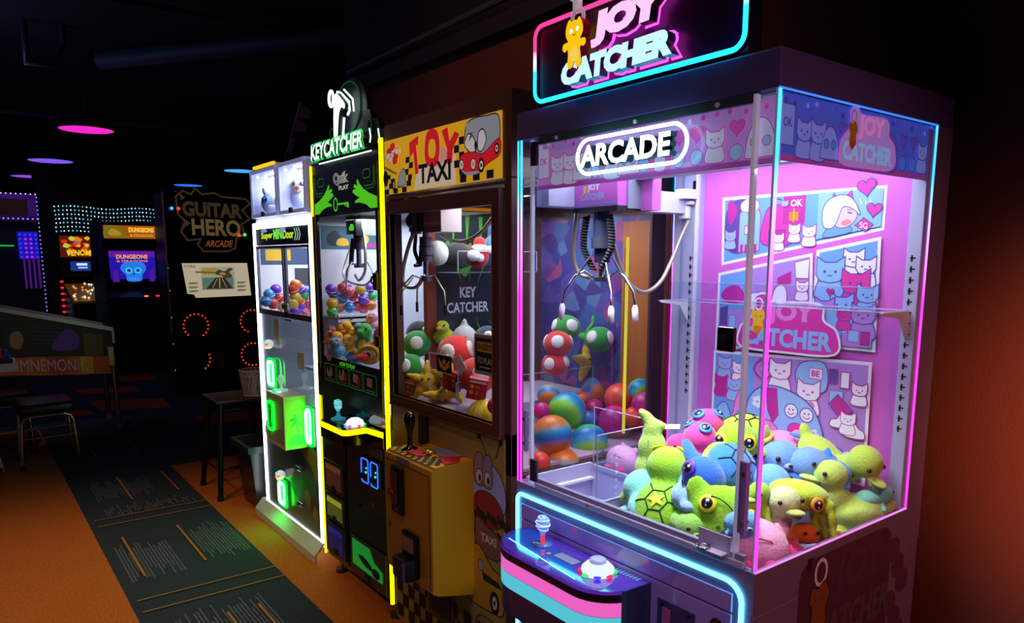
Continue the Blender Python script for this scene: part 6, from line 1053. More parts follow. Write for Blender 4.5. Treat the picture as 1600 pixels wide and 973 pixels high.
# metal bar stool, lattice basket and bin beside the white machine
ST = thing('bar_stool', 'black metal bar stool with square seat beside the white machine', 'stool', (-4.98, 1.42, 0))
b = B(); b.box(-5.15, -4.80, 1.25, 1.60, .625, .650, mat('#3a302c', .5, .2), .012, 3); part('seat', b, ST, 'worn brown square seat')
for sx in (-1, 1):
    for sy in (-1, 1):
        b = B(); t0 = Vector((-4.975 + .14 * sx, 1.425 + .14 * sy, .63)); t1 = Vector((-4.975 + .21 * sx, 1.425 + .19 * sy, 0)); d = Vector((.03, 0, 0)); e = Vector((0, .03, 0)); w0, w1 = 1.3, .7
        P0_ = [t0 + d * w0 * -sx * 0, t0 - d * sx * w0, t0 - e * sy * w0]; b.tube([t0, t1 + Vector((0, 0, .0))], [.028, .017], mat('#15151b', .35, .5), 6); lg = part('leg', b, ST); b = B(); b.cyl(t1, t1 + Vector((0, 0, .03)), .02, RUBBER); part('rubber_foot', b, lg)
b = B()
for z, k in ((.20, .19), (.58, .15)):
    q = [(-4.975 + k * sx, 1.425 + k * sy, z) for sx, sy in ((-1, -1), (1, -1), (1, 1), (-1, 1))]
    b.tube(q, .010, mat('#15151b', .35, .5), 6, True)
    part('brace', b, ST); b = B()
b.bm.free()
BN = thing('trash_bin', 'black tapered plastic trash bin on the orange carpet beside the white machine', 'bin', (-4.54, 1.49, 0))
b = B(); q0 = [(-4.70, 1.37), (-4.43, 1.37), (-4.43, 1.60), (-4.70, 1.60)]; q1 = [(-4.74, 1.33), (-4.41, 1.33), (-4.41, 1.64), (-4.74, 1.64)]
vs = [(x, y, 0) for x, y in q0] + [(x, y, .40) for x, y in q1]; b.mesh(vs, [[0, 1, 5, 4], [1, 2, 6, 5], [2, 3, 7, 6], [3, 0, 4, 7], [3, 2, 1, 0]], mat('#1a2024', .35, 0, 0, None, .3)); part('body', b, BN)
b = B()
for q in ((-4.76, -4.392, 1.315, 1.335), (-4.76, -4.392, 1.635, 1.655), (-4.76, -4.74, 1.335, 1.635), (-4.412, -4.392, 1.335, 1.635)): b.box(q[0], q[1], q[2], q[3], .375, .415, mat('#262c32', .35))
part('rim', b, BN)
BK = thing('basket', 'white lattice basket standing on the bar stool seat', 'basket', (-4.875, 1.52, .651), )
BC = (-4.875, 1.52); b = B(); Wk = mat('#b8a898', .55)
b.lathe([(.062, 0), (.068, .02), (.085, .16)], (*BC, .652), glass('#c8b8a8', .1, .25, .5), 20)
for k in range(20):
    for s in (-1, 1):
        b.tube([(BC[0] + (.064 + .025 * t / 4) * cos(2 * pi * k / 20 + s * t * .11), BC[1] + (.064 + .025 * t / 4) * sin(2 * pi * k / 20 + s * t * .11), .655 + .165 * t / 4) for t in range(5)], .0028, Wk, 4)
part('lattice', b, BK); b = B()
for z, r_ in ((.655, .064), (.79, .083), (.822, .089)): b = B(); b.tube(ring_pts((*BC, z), r_, (0, 0, 1), 24), .005, Wk, 6, True); part('hoop', b, BK)
b = B(); b.cyl((*BC, .652), (*BC, .656), .062, Wk); part('bottom', b, BK)

# ================================================================= stuffed prizes
FACE = R(37)          # yaw that turns a toy's front (local -Y) towards the aisle viewer
def eye(name, c, n, r, ring, root, iris='#16161e', lab=None):
    """Embroidered eye: ring, dark iris, white glint, flat on the surface with normal n."""
    n = Vector(n).normalized(); q = n.to_track_quat('Z', 'Y').to_matrix().to_euler(); c = Vector(c); b = B()
    b.ball(c, (r, r, r * .28), mat(ring, .5), q, 16, 8); b.ball(c + n * r * .14, (r * .66, r * .66, r * .24), mat(iris, .25), q, 14, 8)
    up = Vector((0, 0, 1)) - n * n.z; up = up.normalized() if up.length > .1 else Vector((1, 0, 0)); b.ball(c + n * r * .30 + up * r * .26, (r * .22, r * .22, r * .1), mat('#ffffff', .3), q, 8, 6); b.ball(c + n * r * .30 - up * r * .30, (r * .12, r * .12, r * .1), mat('#e8e8ff', .3), q, 8, 6)
    return part(name, b, root, lab)
def bead(c, r, root, col='#101014'):
    b = B(); b.ball(c, r, mat(col, .15), None, 10, 8); return part('eye', b, root)
def tagtab(root, a, d, col='#707078', w=.008):
    b = B(); a = Vector(a); d = Vector(d); s = d.orthogonal().normalized() * w; t = d.cross(s).normalized() * .0012
    vs = [a - s - t, a + s - t, a + s + d - t, a - s + d - t, a - s + t, a + s + t, a + s + d + t, a - s + d + t]
    b.mesh(vs, [[0, 1, 2, 3], [7, 6, 5, 4], [0, 4, 5, 1], [1, 5, 6, 2], [2, 6, 7, 3], [3, 7, 4, 0]], mat(col, .4)); return part('label_tag', b, root, 'sewn tag')
GP = 'plush toys in the pink claw machine'
def turtle(col, shell, ring, rim, star=False, top=False, lines='#141a14', cls='plush turtle'):
    r = thing('plush_turtle', '', 'plush toy', (0, 0, 0), GP); m = plush(col)
    blob('body', [((0, -.085, .035), (.060, .056, .055)), ((0, -.03, .01), (.05, .05, .04)), ((0, .04, 0), (.075, .085, .042)), ((.085, -.02, -.015), (.055, .024, .014), (0, .2, .5)), ((-.085, -.02, -.015), (.055, .024, .014), (0, -.2, -.5)), ((.07, .10, -.015), (.04, .02, .012), (0, .2, -.6)), ((-.07, .10, -.015), (.04, .02, .012), (0, -.2, .6)), ((0, .135, -.01), (.012, .03, .01))], m, r)
    b = B(); b.ball((0, .045, .022), (.070, .082, .048), plush(shell), None, 20, 12); sh = part('shell', b, r, 'domed shell with dark seams')
    b = B(); L = mat(lines, .6)
    def on(x, y):
        k = max(0, 1 - (x / .070) ** 2 - (y / .082) ** 2); return Vector((x, .045 + y, .022 + .048 * math.sqrt(k) + .001))
    hx = [(.030 * cos(k * pi / 3), .034 * sin(k * pi / 3)) for k in range(6)]
    for k in range(6):
        a_, c_ = hx[k], hx[(k + 1) % 6]; b.tube([on(a_[0] + (c_[0] - a_[0]) * t, a_[1] + (c_[1] - a_[1]) * t) for t in (0, .33, .66, 1)], .0018, L, 5)
        b.tube([on(a_[0] * t, a_[1] * t) for t in (1, 1.35, 1.7, 1.95)], .0018, L, 5)
    part('seam', b, sh)
    b = B(); b.tube([(.073 * cos(t), .045 + .085 * sin(t), .014) for t in [k * pi / 12 for k in range(24)]], .007, plush(rim), 8, True); part('shell_rim', b, sh)
    if star:
        b = B(); q = [on(.026 * (1 if k % 2 == 0 else .42) * cos(k * pi / 5), .026 * (1 if k % 2 == 0 else .42) * sin(k * pi / 5)) + Vector((0, 0, .003)) for k in range(10)]; c0 = on(0, 0) + Vector((0, 0, .005))
        for k in range(10): b.face([c0, q[k], q[(k + 1) % 10]], mat('#e8d81a', .6))
        part('star_patch', b, sh, 'yellow star')
    for s in (-1, 1): eye('eye', (s * .036, -.112, .070) if top else (s * .036, -.127, .050), (s * .5, -.6, .8) if top else (s * .55, -1, .25), .023, ring, r)
    b = B(); b.tube([(-.02, -.139, .018), (-.008, -.1405, .012), (.008, -.1405, .012), (.02, -.139, .018)], .0014, mat('#181818', .6), 5); part('mouth', b, r)
    return r
def dino(col, bill):
    r = thing('plush_duckling', '', 'plush toy', (0, 0, 0), GP); m = plush(col)
    blob('body', [((0, .03, 0), (.058, .085, .052)), ((0, -.03, .045), (.038, .04, .055)), ((0, -.045, .105), (.044, .048, .043)), ((0, .12, .012), (.018, .03, .016), (.5, 0, 0)), ((.05, .02, .005), (.018, .045, .028)), ((-.05, .02, .005), (.018, .045, .028)), ((.03, -.02, -.05), (.02, .032, .014)), ((-.03, -.02, -.05), (.02, .032, .014))], m, r)
    b = B(); b.ball((0, -.098, .095), (.022, .034, .009), plush(bill), (-.25, 0, 0), 14, 8); b.ball((0, -.092, .086), (.018, .026, .007), plush(bill), (.1, 0, 0), 12, 8); part('bill', b, r)
    for s in (-1, 1): bead((s * .034, -.076, .117), .0065, r, '#3a0a20')
    return r
def whale(col, belly, fin=None):
    r = thing('plush_dolphin', '', 'plush toy', (0, 0, 0), GP); m = plush(col)
    blob('body', [((0, -.06, .01), (.050, .058, .050)), ((0, .01, .0), (.056, .075, .046)), ((0, .085, .005), (.034, .06, .028)), ((0, .14, .015), (.018, .04, .014)), ((.03, .175, .02), (.034, .018, .007), (0, 0, .5)), ((-.03, .175, .02), (.034, .018, .007), (0, 0, -.5)), ((.065, -.01, -.02), (.042, .018, .008), (0, .5, .6)), ((-.065, -.01, -.02), (.042, .018, .008), (0, -.5, -.6)), ((0, .02, .05), (.008, .022, .022), (.5, 0, 0)), ((0, -.115, .0), (.022, .022, .016))], m, r)
    b = B(); b.ball((0, -.03, -.018), (.044, .085, .036), plush(belly), None, 16, 10); part('belly', b, r, 'pale belly')
    for s in (-1, 1): bead((s * .041, -.092, .022), .006, r)
    return r
def seal(col, snout, blush=None):
    r = thing('plush_seal', '', 'plush toy', (0, 0, 0), GP); m = plush(col)
    blob('body', [((0, -.03, .025), (.062, .060, .056)), ((0, .05, .005), (.058, .075, .045)), ((0, .12, -.005), (.025, .04, .018)), ((.06, .0, -.03), (.035, .018, .010), (0, .3, .4)), ((-.06, .0, -.03), (.035, .018, .010), (0, -.3, -.4))], m, r)
    for s in (-1, 1): bead((s * .030, -.080, .040), .0075, r)
    b = B(); b.ball((0, -.088, .020), (.016, .012, .010), plush(snout), None, 12, 8); b.ball((0, -.098, .024), (.008, .006, .005), mat('#101014', .3), None, 10, 6); part('snout', b, r)
    return r
def octopus(col, ring):
    r = thing('plush_octopus', '', 'plush toy', (0, 0, 0), GP); m = plush(col); E = [((0, 0, .02), (.095, .070, .040)), ((-.02, -.02, .0), (.07, .05, .035)), ((.05, .02, .01), (.05, .04, .035))]
    for k in range(5):
        x, y = .055 + .018 * cos(k * 1.4), -.04 + .025 * k; E += [((x + .012, y, -.005), (.022, .014, .026)), ((x + .026, y - .012, -.045), (.016, .012, .036), (0, -.25, 0)), ((x + .036, y - .022, -.09), (.012, .010, .030), (0, -.3, 0))]
    blob('body', E, m, r, .006, 4)
    for s in (-1, 1): eye('eye', (s * .040 - .005, -.066, .008), (s * .2, -1, .15), .024, ring, r, '#3a1a30')
    return r
def crab(col, claw):
    r = thing('plush_crab', '', 'plush toy', (0, 0, 0), GP); m = plush(col)
    blob('body', [((0, 0, 0), (.070, .052, .042)), ((.085, -.03, .0), (.026, .022, .020)), ((-.085, -.03, .0), (.026, .022, .020)), ((.05, .03, -.03), (.03, .012, .010)), ((-.05, .03, -.03), (.03, .012, .010)), ((.055, -.02, -.03), (.03, .012, .010)), ((-.055, -.02, -.03), (.03, .012, .010))], m, r)
    for s in (-1, 1):
        b = B(); b.ball((s * .108, -.045, .012), (.026, .018, .014), plush(claw), (0, 0, s * .6), 12, 8); b.ball((s * .112, -.06, -.004), (.020, .012, .010), plush(claw), (0, 0, s * .9), 12, 8); part('claw', b, r); bead((s * .025, -.046, .022), .007, r)
    return r
def roundface(col, leaf, ring):
    r = thing('plush_frog', '', 'plush toy', (0, 0, 0), GP); m = plush(col)
    blob('body', [((0, 0, .01), (.088, .040, .070)), ((0, 0, -.03), (.075, .038, .05)), ((-.075, .0, .04), (.03, .012, .042), (0, -.5, 0)), ((.075, .0, .04), (.03, .012, .042), (0, .5, 0)), ((-.05, -.02, -.07), (.03, .02, .016)), ((.05, -.02, -.07), (.03, .02, .016))], m, r)
    for s in (-1, 1): eye('eye', (s * .052, -.034, .022), (s * .45, -1, .1), .022, ring, r)
    b = B(); b.tube([(-.02 + .085 * k / 8 - .03, -.0415 + .004 * (k - 4) ** 2 / 16, .042 - .0009 * (k - 1) ** 2) for k in range(9)], .0016, mat('#14200c', .6), 5); part('mouth', b, r)
    b = B()
    for x, z in ((.0, -.005), (.012, -.03), (-.014, -.02)): b.ball((x, -.0405, z), (.006, .003, .006), plush('#4a8a1a'), None, 8, 6)
    part('freckle', b, r); return r
def pudge(col, patch):
    r = thing('plush_piglet', '', 'plush toy', (0, 0, 0), GP); m = plush(col)
    blob('body', [((0, 0, 0), (.092, .085, .082)), ((.06, .04, .06), (.02, .012, .022)), ((-.06, .04, .06), (.02, .012, .022)), ((.05, -.06, -.07), (.028, .026, .016)), ((-.05, -.06, -.07), (.028, .026, .016))], m, r)
    b = B(); b.box(-.028, .028, -.095, -.062, -.055, -.010, plush(patch), .012, 3); part('snout', b, r, 'magenta square patch')
    b = B(); b.ball((.062, -.058, -.03), (.022, .020, .026), plush(patch), None, 12, 8); part('cheek', b, r); b = B(); b.tube([(.03, -.072, .045), (.055, -.055, .04), (.072, -.035, .02)], .0018, mat('#a05a80', .6), 5); part('seam', b, r); tagtab(r, (-.055, -.075, .045), (-.02, -.03, -.03)); return r
def tadpole(col):
    r = thing('plush_dolphin', '', 'plush toy', (0, 0, 0), GP)
    blob('body', [((0, 0, -.03), (.050, .045, .060)), ((-.004, 0, .03), (.042, .036, .055)), ((-.008, 0, .08), (.028, .024, .04)), ((-.022, 0, .112), (.018, .015, .028), (0, -.5, 0)), ((-.038, 0, .128), (.013, .011, .018), (0, -.9, 0)), ((.045, -.01, -.005), (.014, .02, .032), (0, .5, 0)), ((.02, 0, .10), (.02, .010, .010), (0, .5, 0))], plush(col), r)
    b = B(); b.tube([(-.01, -.047, -.06), (-.012, -.044, 0), (-.014, -.03, .06)], .0012, plush('#90b848'), 5); part('seam', b, r)
    tagtab(r, (.028, -.01, .098), (.04, -.005, .006)); return r
def fit(r, lim):
    """Slide a toy so that it lies wholly inside the cabinet."""
    M = Matrix.Translation(r.location) @ r.rotation_euler.to_matrix().to_4x4() @ Matrix.Diagonal((*r.scale, 1)); lo = [9] * 3; hi = [-9] * 3
    for c in r.children:
        for v in c.data.vertices:
            q = M @ v.co
            for k in range(3): lo[k] = min(lo[k], q[k]); hi[k] = max(hi[k], q[k])
    for k in range(3):
        if hi[k] > lim[k][1]: r.location[k] -= hi[k] - lim[k][1]
        elif lo[k] < lim[k][0]: r.location[k] += lim[k][0] - lo[k]
    return r
BIN = ((-1.645, -.852), (1.300, 1.922), (.817, 1.4)); BINR = ((-1.332, -.852), (1.300, 1.922), (.817, 1.4))
def placed(r, u, v, z, sc, rz, rx=0.0, ry=0.0, label='', x=None, y=None, lim=None):
    p = at_x(u, v, x) if x is not None else (at_y(u, v, y) if y is not None else at_z(u, v, z))
    pose(r, p, (rx, ry, FACE + R(rz)), sc, label); return fit(r, lim or BINR)
def again(r): return dup(r, (0, 0, 0))
T_PINK = turtle('#f8489c', '#f890c0', '#2a88e8', '#e81c68', top=True, lines='#3a1020')
placed(T_PINK, 1042, 712, 0, .80, 140, -1.0, .0, 'pink plush turtle with blue ringed eyes, its head left of the other pink one', y=1.56)
placed(again(T_PINK), 1088, 700, 0, .82, 200, -1.05, 0, 'pink plush turtle with blue ringed eyes right behind the first, next to the green turtle', y=1.64)
placed(turtle('#90d418', '#b4e024', '#f4f420', '#e8e030'), 1128, 686, 0, 1.0, -10, .1, 0, 'bright green plush turtle with yellow ringed eyes at the back', y=1.72)
placed(turtle('#2a70ec', '#2e80e0', '#6a38d0', '#e8e030'), 1118, 742, 0, .95, -30, .15, .85, 'royal blue plush turtle with purple ringed eyes, lying on its side', y=1.50)
placed(turtle('#2f8ae8', '#3a80e0', '#202a60', '#f0f030'), 1184, 728, 0, .60, 170, -.3, 0, 'blue plush turtle with yellow rimmed shell between the two vertical glass edges', y=1.74)
placed(turtle('#9ee02c', '#84cc20', '#f0f020', '#a0e03a', True, lines='#10200c'), 1034, 780, 0, .95, 170, -.72, 0, 'lime plush turtle showing its seamed shell with a yellow star', y=1.40)
placed(tadpole('#b8e664'), 984, 706, 0, .95, 0, 0, .05, 'lime plush dolphin standing tail up behind the clear chute guard', y=1.45)
placed(pudge('#f4b4d4', '#f83a88'), 962, 716, 0, .62, -50, 0, 0, 'pale pink plush piglet seen hazily through the clear chute guard', y=1.64, lim=BIN)
s_ = seal('#80ecd0', '#b0f4e8'); tagtab(s_, (-.02, -.02, .075), (-.035, -.02, .02)); placed(s_, 982, 786, 0, .92, 195, -.2, 0, 'mint plush seal beside the prize chute, left of the lime turtle shell', y=1.345)
placed(roundface('#94dc20', '#a8e038', '#f4f420'), 1110, 818, 0, 1.0, 4, -.3, .3, 'lime plush frog with a flat round face and curved smile at the front pane', y=1.345)
placed(seal('#98e05c', '#aee874'), 1072, 828, 0, .66, 20, .1, 0, 'small green plush seal with a black nose peeking over the front sill', y=1.34)
placed(seal('#90c4f8', '#b4d8fc'), 1086, 772, 0, .95, 175, .1, 0, 'light blue plush seal behind the round green frog face', y=1.45)
placed(pudge('#f6b2d4', '#f8308c'), 1176, 868, 0, .90, -18, -.15, 0, 'big pale pink plush piglet pressed into the front right corner', x=-.945)
placed(dino('#d0e49c', '#b8cc68'), 1226, 834, 0, .86, 30, .1, 0, 'cream green plush duckling above the big pink piglet', x=-.925)
placed(octopus('#bce430', '#f0a828'), 1250, 780, 0, .78, 16, 0, .15, 'lime plush octopus with drooping tentacles beside the upright duckling', x=-.935)
placed(crab('#fa7828', '#fa9034'), 1276, 838, 0, .62, 20, .1, 0, 'orange plush crab low against the right pane', x=-.90)
placed(pudge('#e84090', '#c81c66'), 1236, 868, 0, .42, 30, 0, 0, 'small magenta plush piglet wedged between the pink piglet and the orange crab', x=-.89)
placed(dino('#c0e664', '#c8ec70'), 1346, 796, 0, .95, -74, 0, 0, 'upright lime plush duckling near the rear of the right pane, bill pointing left', x=-.918)
placed(dino('#c2e852', '#cef070'), 1336, 742, 0, .98, 50, .75, 0, 'lime plush duckling lying along the pink back panel', y=1.86)
placed(seal('#80e0c8', '#98e8d8'), 1400, 772, 0, .50, 120, 0, 0, 'mint plush seal in the rear right corner', x=-.875)
placed(whale('#3a7ae4', '#5a96ec'), 1252, 750, 0, .68, 60, 0, 0, 'blue plush dolphin lying across the middle of the pile', y=1.76)
placed(seal('#70a8e8', '#90c0f4'), 1212, 726, 0, .95, 20, 0, 0, 'light blue plush seal on the left of the back row pair, under a pink plush', y=1.78)
placed(seal('#74acec', '#94c8f6'), 1252, 732, 0, .82, 40, 0, 0, 'light blue plush seal on the right of the back row pair', y=1.78)
placed(whale('#3c8cec', '#6ab0f4'), 1292, 728, 0, .70, 30, .4, 0, 'mid blue plush dolphin in the back row next to the lying lime duckling', y=1.82)
placed(pudge('#f898c8', '#f868a8'), 1220, 706, 0, .80, 0, 0, 0, 'pink plush piglet mostly hidden behind the light blue seals', y=1.86)
placed(octopus('#b0e03c', '#ece828'), 1160, 786, 0, .65, -10, 0, 0, 'lime plush octopus seen between the door edge and the corner', y=1.46)
placed(seal('#70c0f4', '#90d4f8'), 1156, 822, 0, .58, 20, 0, 0, 'small sky blue plush seal low behind the glass door edge', y=1.38)
placed(whale('#f83e8e', '#fc80b4'), 1026, 682, 0, .70, -70, .1, 0, 'hot pink plush dolphin between the lime tail up dolphin and the pink turtle', y=1.60)
placed(seal('#6ab0f0', '#8cc8f6'), 1190, 760, 0, .80, 60, 0, 0, 'blue plush seal behind the corner light strip, in front of the back row', y=1.60)
placed(dino('#a0dc34', '#b8e850'), 1200, 800, 0, .60, -40, .2, 0, 'small lime plush duckling behind the cream green one', y=1.50)
rr = random.Random(5)

# ---------------------------------------------------------------- rubber balls in the taxi machine, seen through both side panes
def ball_mat(cols, axis, scale=1.0, clear=False):
    k = ('rball', cols, axis, scale)
    if k in _M: return _M[k]
    m, n, l = nt('ball_print'); bs = n['Principled BSDF']; bs.inputs['Roughness'].default_value = .35; tc = n.new('ShaderNodeTexCoord'); mp = n.new('ShaderNodeMapping'); mp.inputs['Rotation'].default_value = axis; mp.inputs['Location'].default_value = (.5, .5, .5); mp.inputs['Scale'].default_value = (scale, scale, scale)
    sp = n.new('ShaderNodeSeparateXYZ'); cr = n.new('ShaderNodeValToRGB'); l.new(tc.outputs['Object'], mp.inputs[0]); l.new(mp.outputs[0], sp.inputs[0]); l.new(sp.outputs['Z'], cr.inputs[0]); els = cr.color_ramp.elements
    els[0].color = (*lin(cols[0]), 1); els[1].color = (*lin(cols[-1]), 1); els[1].position = .95; els[0].position = .05
    for i, c in enumerate(cols[1:-1]): e = els.new(.05 + .9 * (i + 1) / (len(cols) - 1)); e.color = (*lin(c), 1)
    l.new(cr.outputs[0], bs.inputs['Base Color']); _M[k] = m
    return m
GB = 'rubber balls in the taxi claw machine'
RB1, RB2 = ('#f07a1c', '#f08a2a', '#2a78d0', '#38b0c0', '#f08a2a', '#f07a1c'), ('#40d030', '#a0e81c', '#20b8d0', '#2a70d8', '#30c8a0', '#7ae020')
PKB = ('#c81878', '#e82a90', '#b0207c', '#e03090'); ORB = ('#f04a1c', '#f8682a', '#f03a20', '#f0502a')
def rball(u, v, rpx, x, cols, axis, label, dots=False, f=1.0):
    p = at_x(u, v, x); d = (p - Vector((0, 0, EYE))).dot(FWD); rad = rpx * d / FOC
    b = B(); b.ball(p, rad, ball_mat(cols, axis, .5 / rad), None, 28, 18)
    if dots:
        r_ = random.Random(int(u)); 
        for k in range(36): q = Vector((r_.gauss(0, 1), r_.gauss(0, 1), r_.gauss(0, 1))).normalized(); b.ball(p + q * rad, rad * .035, mat('#e8a0c8', .3), None, 6, 4)
    vs = Vector(p); o = link_mesh('rubber_ball', b, p); tag(o, label, 'ball', GB); return o
BALLS = [(863, 680, 32, -1.90, RB1, (0, .3, 1.2), 'orange and blue striped ball largest at the left of the ball pile'), (920, 692, 30, -1.92, RB2, (.4, .6, 0), 'green ball with blue cap right of the striped orange one'), (886, 642, 30, -2.02, RB2, (1.2, .4, 0), 'green and teal ball on top at the left'),
         (878, 726, 28, -1.86, RB1, (.1, 0, 0), 'orange and blue banded ball lowest in the pile'), (843, 722, 17, -1.84, ORB, (0, 0, 0), 'orange red ball partly cut by the sill at lower left'), (960, 660, 27, -1.97, PKB, (.3, 0, 0), 'magenta ball behind the corner of the clear guard'),
         (931, 612, 24, -2.22, RB1, (0, 1.3, 0), 'orange and blue ball highest in the middle'), (968, 622, 24, -2.0, ORB, (1, .4, 0), 'red orange ball at the top middle'), (1000, 610, 19, -1.93, RB2, (.2, .9, 0), 'lime and blue ball at top right by the yellow strip'), (1008, 634, 22, -1.85, PKB, (0, .5, 0), 'raspberry dotted ball at the right end of the pile'),
         (857, 618, 18, -2.16, RB1, (.7, .7, 0), 'small orange and blue ball at the upper left edge'), (846, 642, 14, -2.04, PKB, (.7, 0, 0), 'magenta ball at the far left edge'), (928, 640, 17, -2.14, PKB, (0, 0, .5), 'pink dotted ball under the topmost orange one'), (921, 655, 13, -2.03, ('#2a70c8', '#4a90d8', '#2a60b8'), (0, 0, 0), 'small blue dotted ball in the middle'), (990, 652, 17, -1.87, ORB, (.5, 0, 0), 'orange dotted ball behind the clear guard'), (908, 624, 12, -2.13, ORB, (0, 1, 0), 'small red ball squeezed behind the green one')]
for i, (u, v, rp, x, c, ax, lb) in enumerate(BALLS): rball(u, v, rp, x, c, ax, lb, 'dotted' in lb)
p = at_y(757, 652, 1.45); b = B(); b.ball(p, .066, mat('#e8d020', .25), None, 24, 16)
for k in range(8): b.tube([p + Vector((.066 * cos(t) * cos(k * pi / 8), .066 * cos(t) * sin(k * pi / 8), .066 * sin(t))) for t in [pi * j / 12 for j in range(13)]], .0012, mat('#f8f080', .3), 4)
tag(link_mesh('rubber_ball', b, p), 'yellow netted ball in the near lower corner of the taxi machine window', 'ball', GB)
rball(775, 634, 14, -1.96, PKB, (0, 0, 0), 'pink ball at the right edge of the taxi machine window')

# ---------------------------------------------------------------- plush cushions in the taxi machine
GT = 'plush toys in the taxi claw machine'
def dome(col, patch):
    r = thing('plush_cushion', '', 'plush toy', (0, 0, 0), GT)
    b = B(); b.ball((0, 0, 0), (.078, .078, .070), plush(col), None, 24, 14); part('cover', b, r)
    for q in ((0, -1, .45), (.92, .25, .2), (-.92, .25, .2)):
        n_ = Vector(q).normalized(); b = B(); b.ball((n_.x * .066, n_.y * .066, n_.z * .060), (.036, .036, .016), plush(patch), n_.to_track_quat('Z', 'Y').to_euler(), 14, 8); part('panel', b, r, 'white panel')
    return r
def star(col):
    r = thing('plush_star', '', 'plush toy', (0, 0, 0), GT); E = [((0, 0, 0), (.045, .030, .045))]
    for k in range(5): t = pi / 2 + k * 2 * pi / 5; E += [((.05 * cos(t), 0, .05 * sin(t)), (.034, .022, .022), (0, -t, 0)), ((.082 * cos(t), 0, .082 * sin(t)), (.022, .014, .013), (0, -t, 0))]
    blob('body', E, plush(col), r, .006, 4)
    for s in (-1, 1): bead((s * .015, -.029, .012), .005, r)
    return r
def tplaced(r, u, v, sc, rz, rx, label, y=None, x=None): p = at_y(u, v, y) if y else at_x(u, v, x); return pose(r, p, (rx, 0, FACE + R(rz)), sc, label, GT)
DG_ = dome('#2a9a3c', '#f0f0ea'); DR_ = dome('#e03030', '#f4f0ea')
tplaced(DG_, 652, 537, .80, 20, .2, 'round green cushion with white patches, upper of two at the left', y=1.53); tplaced(dup(DG_, (0, 0, 0)), 640, 574, .80, 0, .1, 'round green cushion with white patches at the lower left pane', y=1.45)
tplaced(DR_, 712, 550, .95, -10, .3, 'round red cushion with white patches in the middle of the pile', y=1.55); tplaced(dup(DR_, (0, 0, 0)), 746, 586, .95, 30, .2, 'round red cushion with white patches lower right, under the price card', y=1.50)
tplaced(dup(DG_, (0, 0, 0)), 885, 512, .75, 40, .1, 'round green cushion seen through the pink machine, left of the spoon shaped leaf', x=-2.22); tplaced(dup(DR_, (0, 0, 0)), 872, 537, .75, 10, .1, 'round red cushion seen through the pink machine under the green one', x=-2.20); tplaced(dup(DR_, (0, 0, 0)), 868, 568, .7, -20, .3, 'small red cushion seen through the pink machine at the bottom left of the view', x=-2.2); tplaced(dup(DG_, (0, 0, 0)), 936, 530, .75, -30, .1, 'round green cushion seen through the pink machine right of the yellow star', x=-2.14)
ST_ = star('#e8c41c'); tplaced(ST_, 667, 596, .85, 10, -.2, 'yellow plush star leaning at the lower left of the taxi window', y=1.44); tplaced(dup(ST_, (0, 0, 0)), 702, 594, 1.0, -25, .1, 'yellow plush star under the central red cushion', y=1.49); tplaced(dup(ST_, (0, 0, 0)), 690, 618, .8, 30, 1.0, 'yellow plush star lying flat on the deck of the taxi machine', y=1.46); tplaced(dup(ST_, (0, 0, 0)), 918, 565, .95, 60, -.1, 'yellow plush star seen through the pink machine', x=-2.26)
r = thing('plush_ghost', '', 'plush toy', (0, 0, 0), GT); blob('body', [((0, 0, 0), (.06, .055, .07)), ((0, 0, .075), (.014, .012, .025))], plush('#b8c4cc'), r); [bead((s * .022, -.052, .02), .006, r) for s in (-1, 1)]; tplaced(r, 726, 533, .95, 0, 0, 'grey teardrop plush with a knob on top beside the red cushion', y=1.62)
r = thing('plush_ball', '', 'plush toy', (0, 0, 0), GT); b = B(); b.ball((0, 0, 0), .068, plush('#2a2c34')); part('body', b, r); b = B(); b.ball((0, -.055, .02), (.025, .012, .025), mat('#e8e8e8', .5)); part('patch', b, r); tplaced(r, 655, 522, .9, 60, 0, 'black round plush behind the upper green cushion', y=1.66)
r = thing('plush_bird', '', 'plush toy', (0, 0, 0), GT); blob('body', [((0, 0, 0), (.05, .045, .05)), ((0, -.03, .055), (.035, .035, .033)), ((.05, .01, 0), (.014, .035, .025)), ((-.05, .01, 0), (.014, .035, .025))], plush('#b8c828'), r); b = B(); b.ball((0, -.066, .05), (.014, .022, .008), plush('#e88a1c')); part('beak', b, r); [bead((s * .02, -.058, .066), .005, r) for s in (-1, 1)]; tplaced(r, 695, 527, .85, 0, 0, 'yellow green plush bird behind the red cushion', y=1.62)
r = thing('plush_ball', '', 'plush toy', (0, 0, 0), GT); b = B(); b.ball((0, 0, 0), .06, plush('#26405a')); part('body', b, r); b = B(); b.ball((.01, -.05, .02), (.022, .012, .022), mat('#f0f0f0', .5)); b.ball((.012, -.06, .02), (.010, .006, .010), mat('#101010', .4)); part('patch', b, r); tplaced(r, 762, 530, .9, 10, 0, 'navy round plush with one white eye by the price card', y=1.64)
def boxprize(u, v, y, rz, label, cols):
    p = at_y(u, v, y); r = thing('prize_box', label, 'box', (0, 0, 0), 'small prize boxes in the taxi machine'); b = B(); b.box(-.035, .035, -.012, .012, -.04, .04, mat(cols[0], .4), .003); a = Art(b, (0, -.0122, 0), step=.0003)
    for k in range(6): a.disc(-.02 + .02 * (k % 3), -.012 + .022 * (k // 3), .008, mat(cols[1 + k % 3], .4), n=10)
    a.rect(-.03, .03, .025, .034, mat('#f0e0c0', .4)); part('carton', b, r); pose(r, p, (.2, .2, FACE + R(rz)))
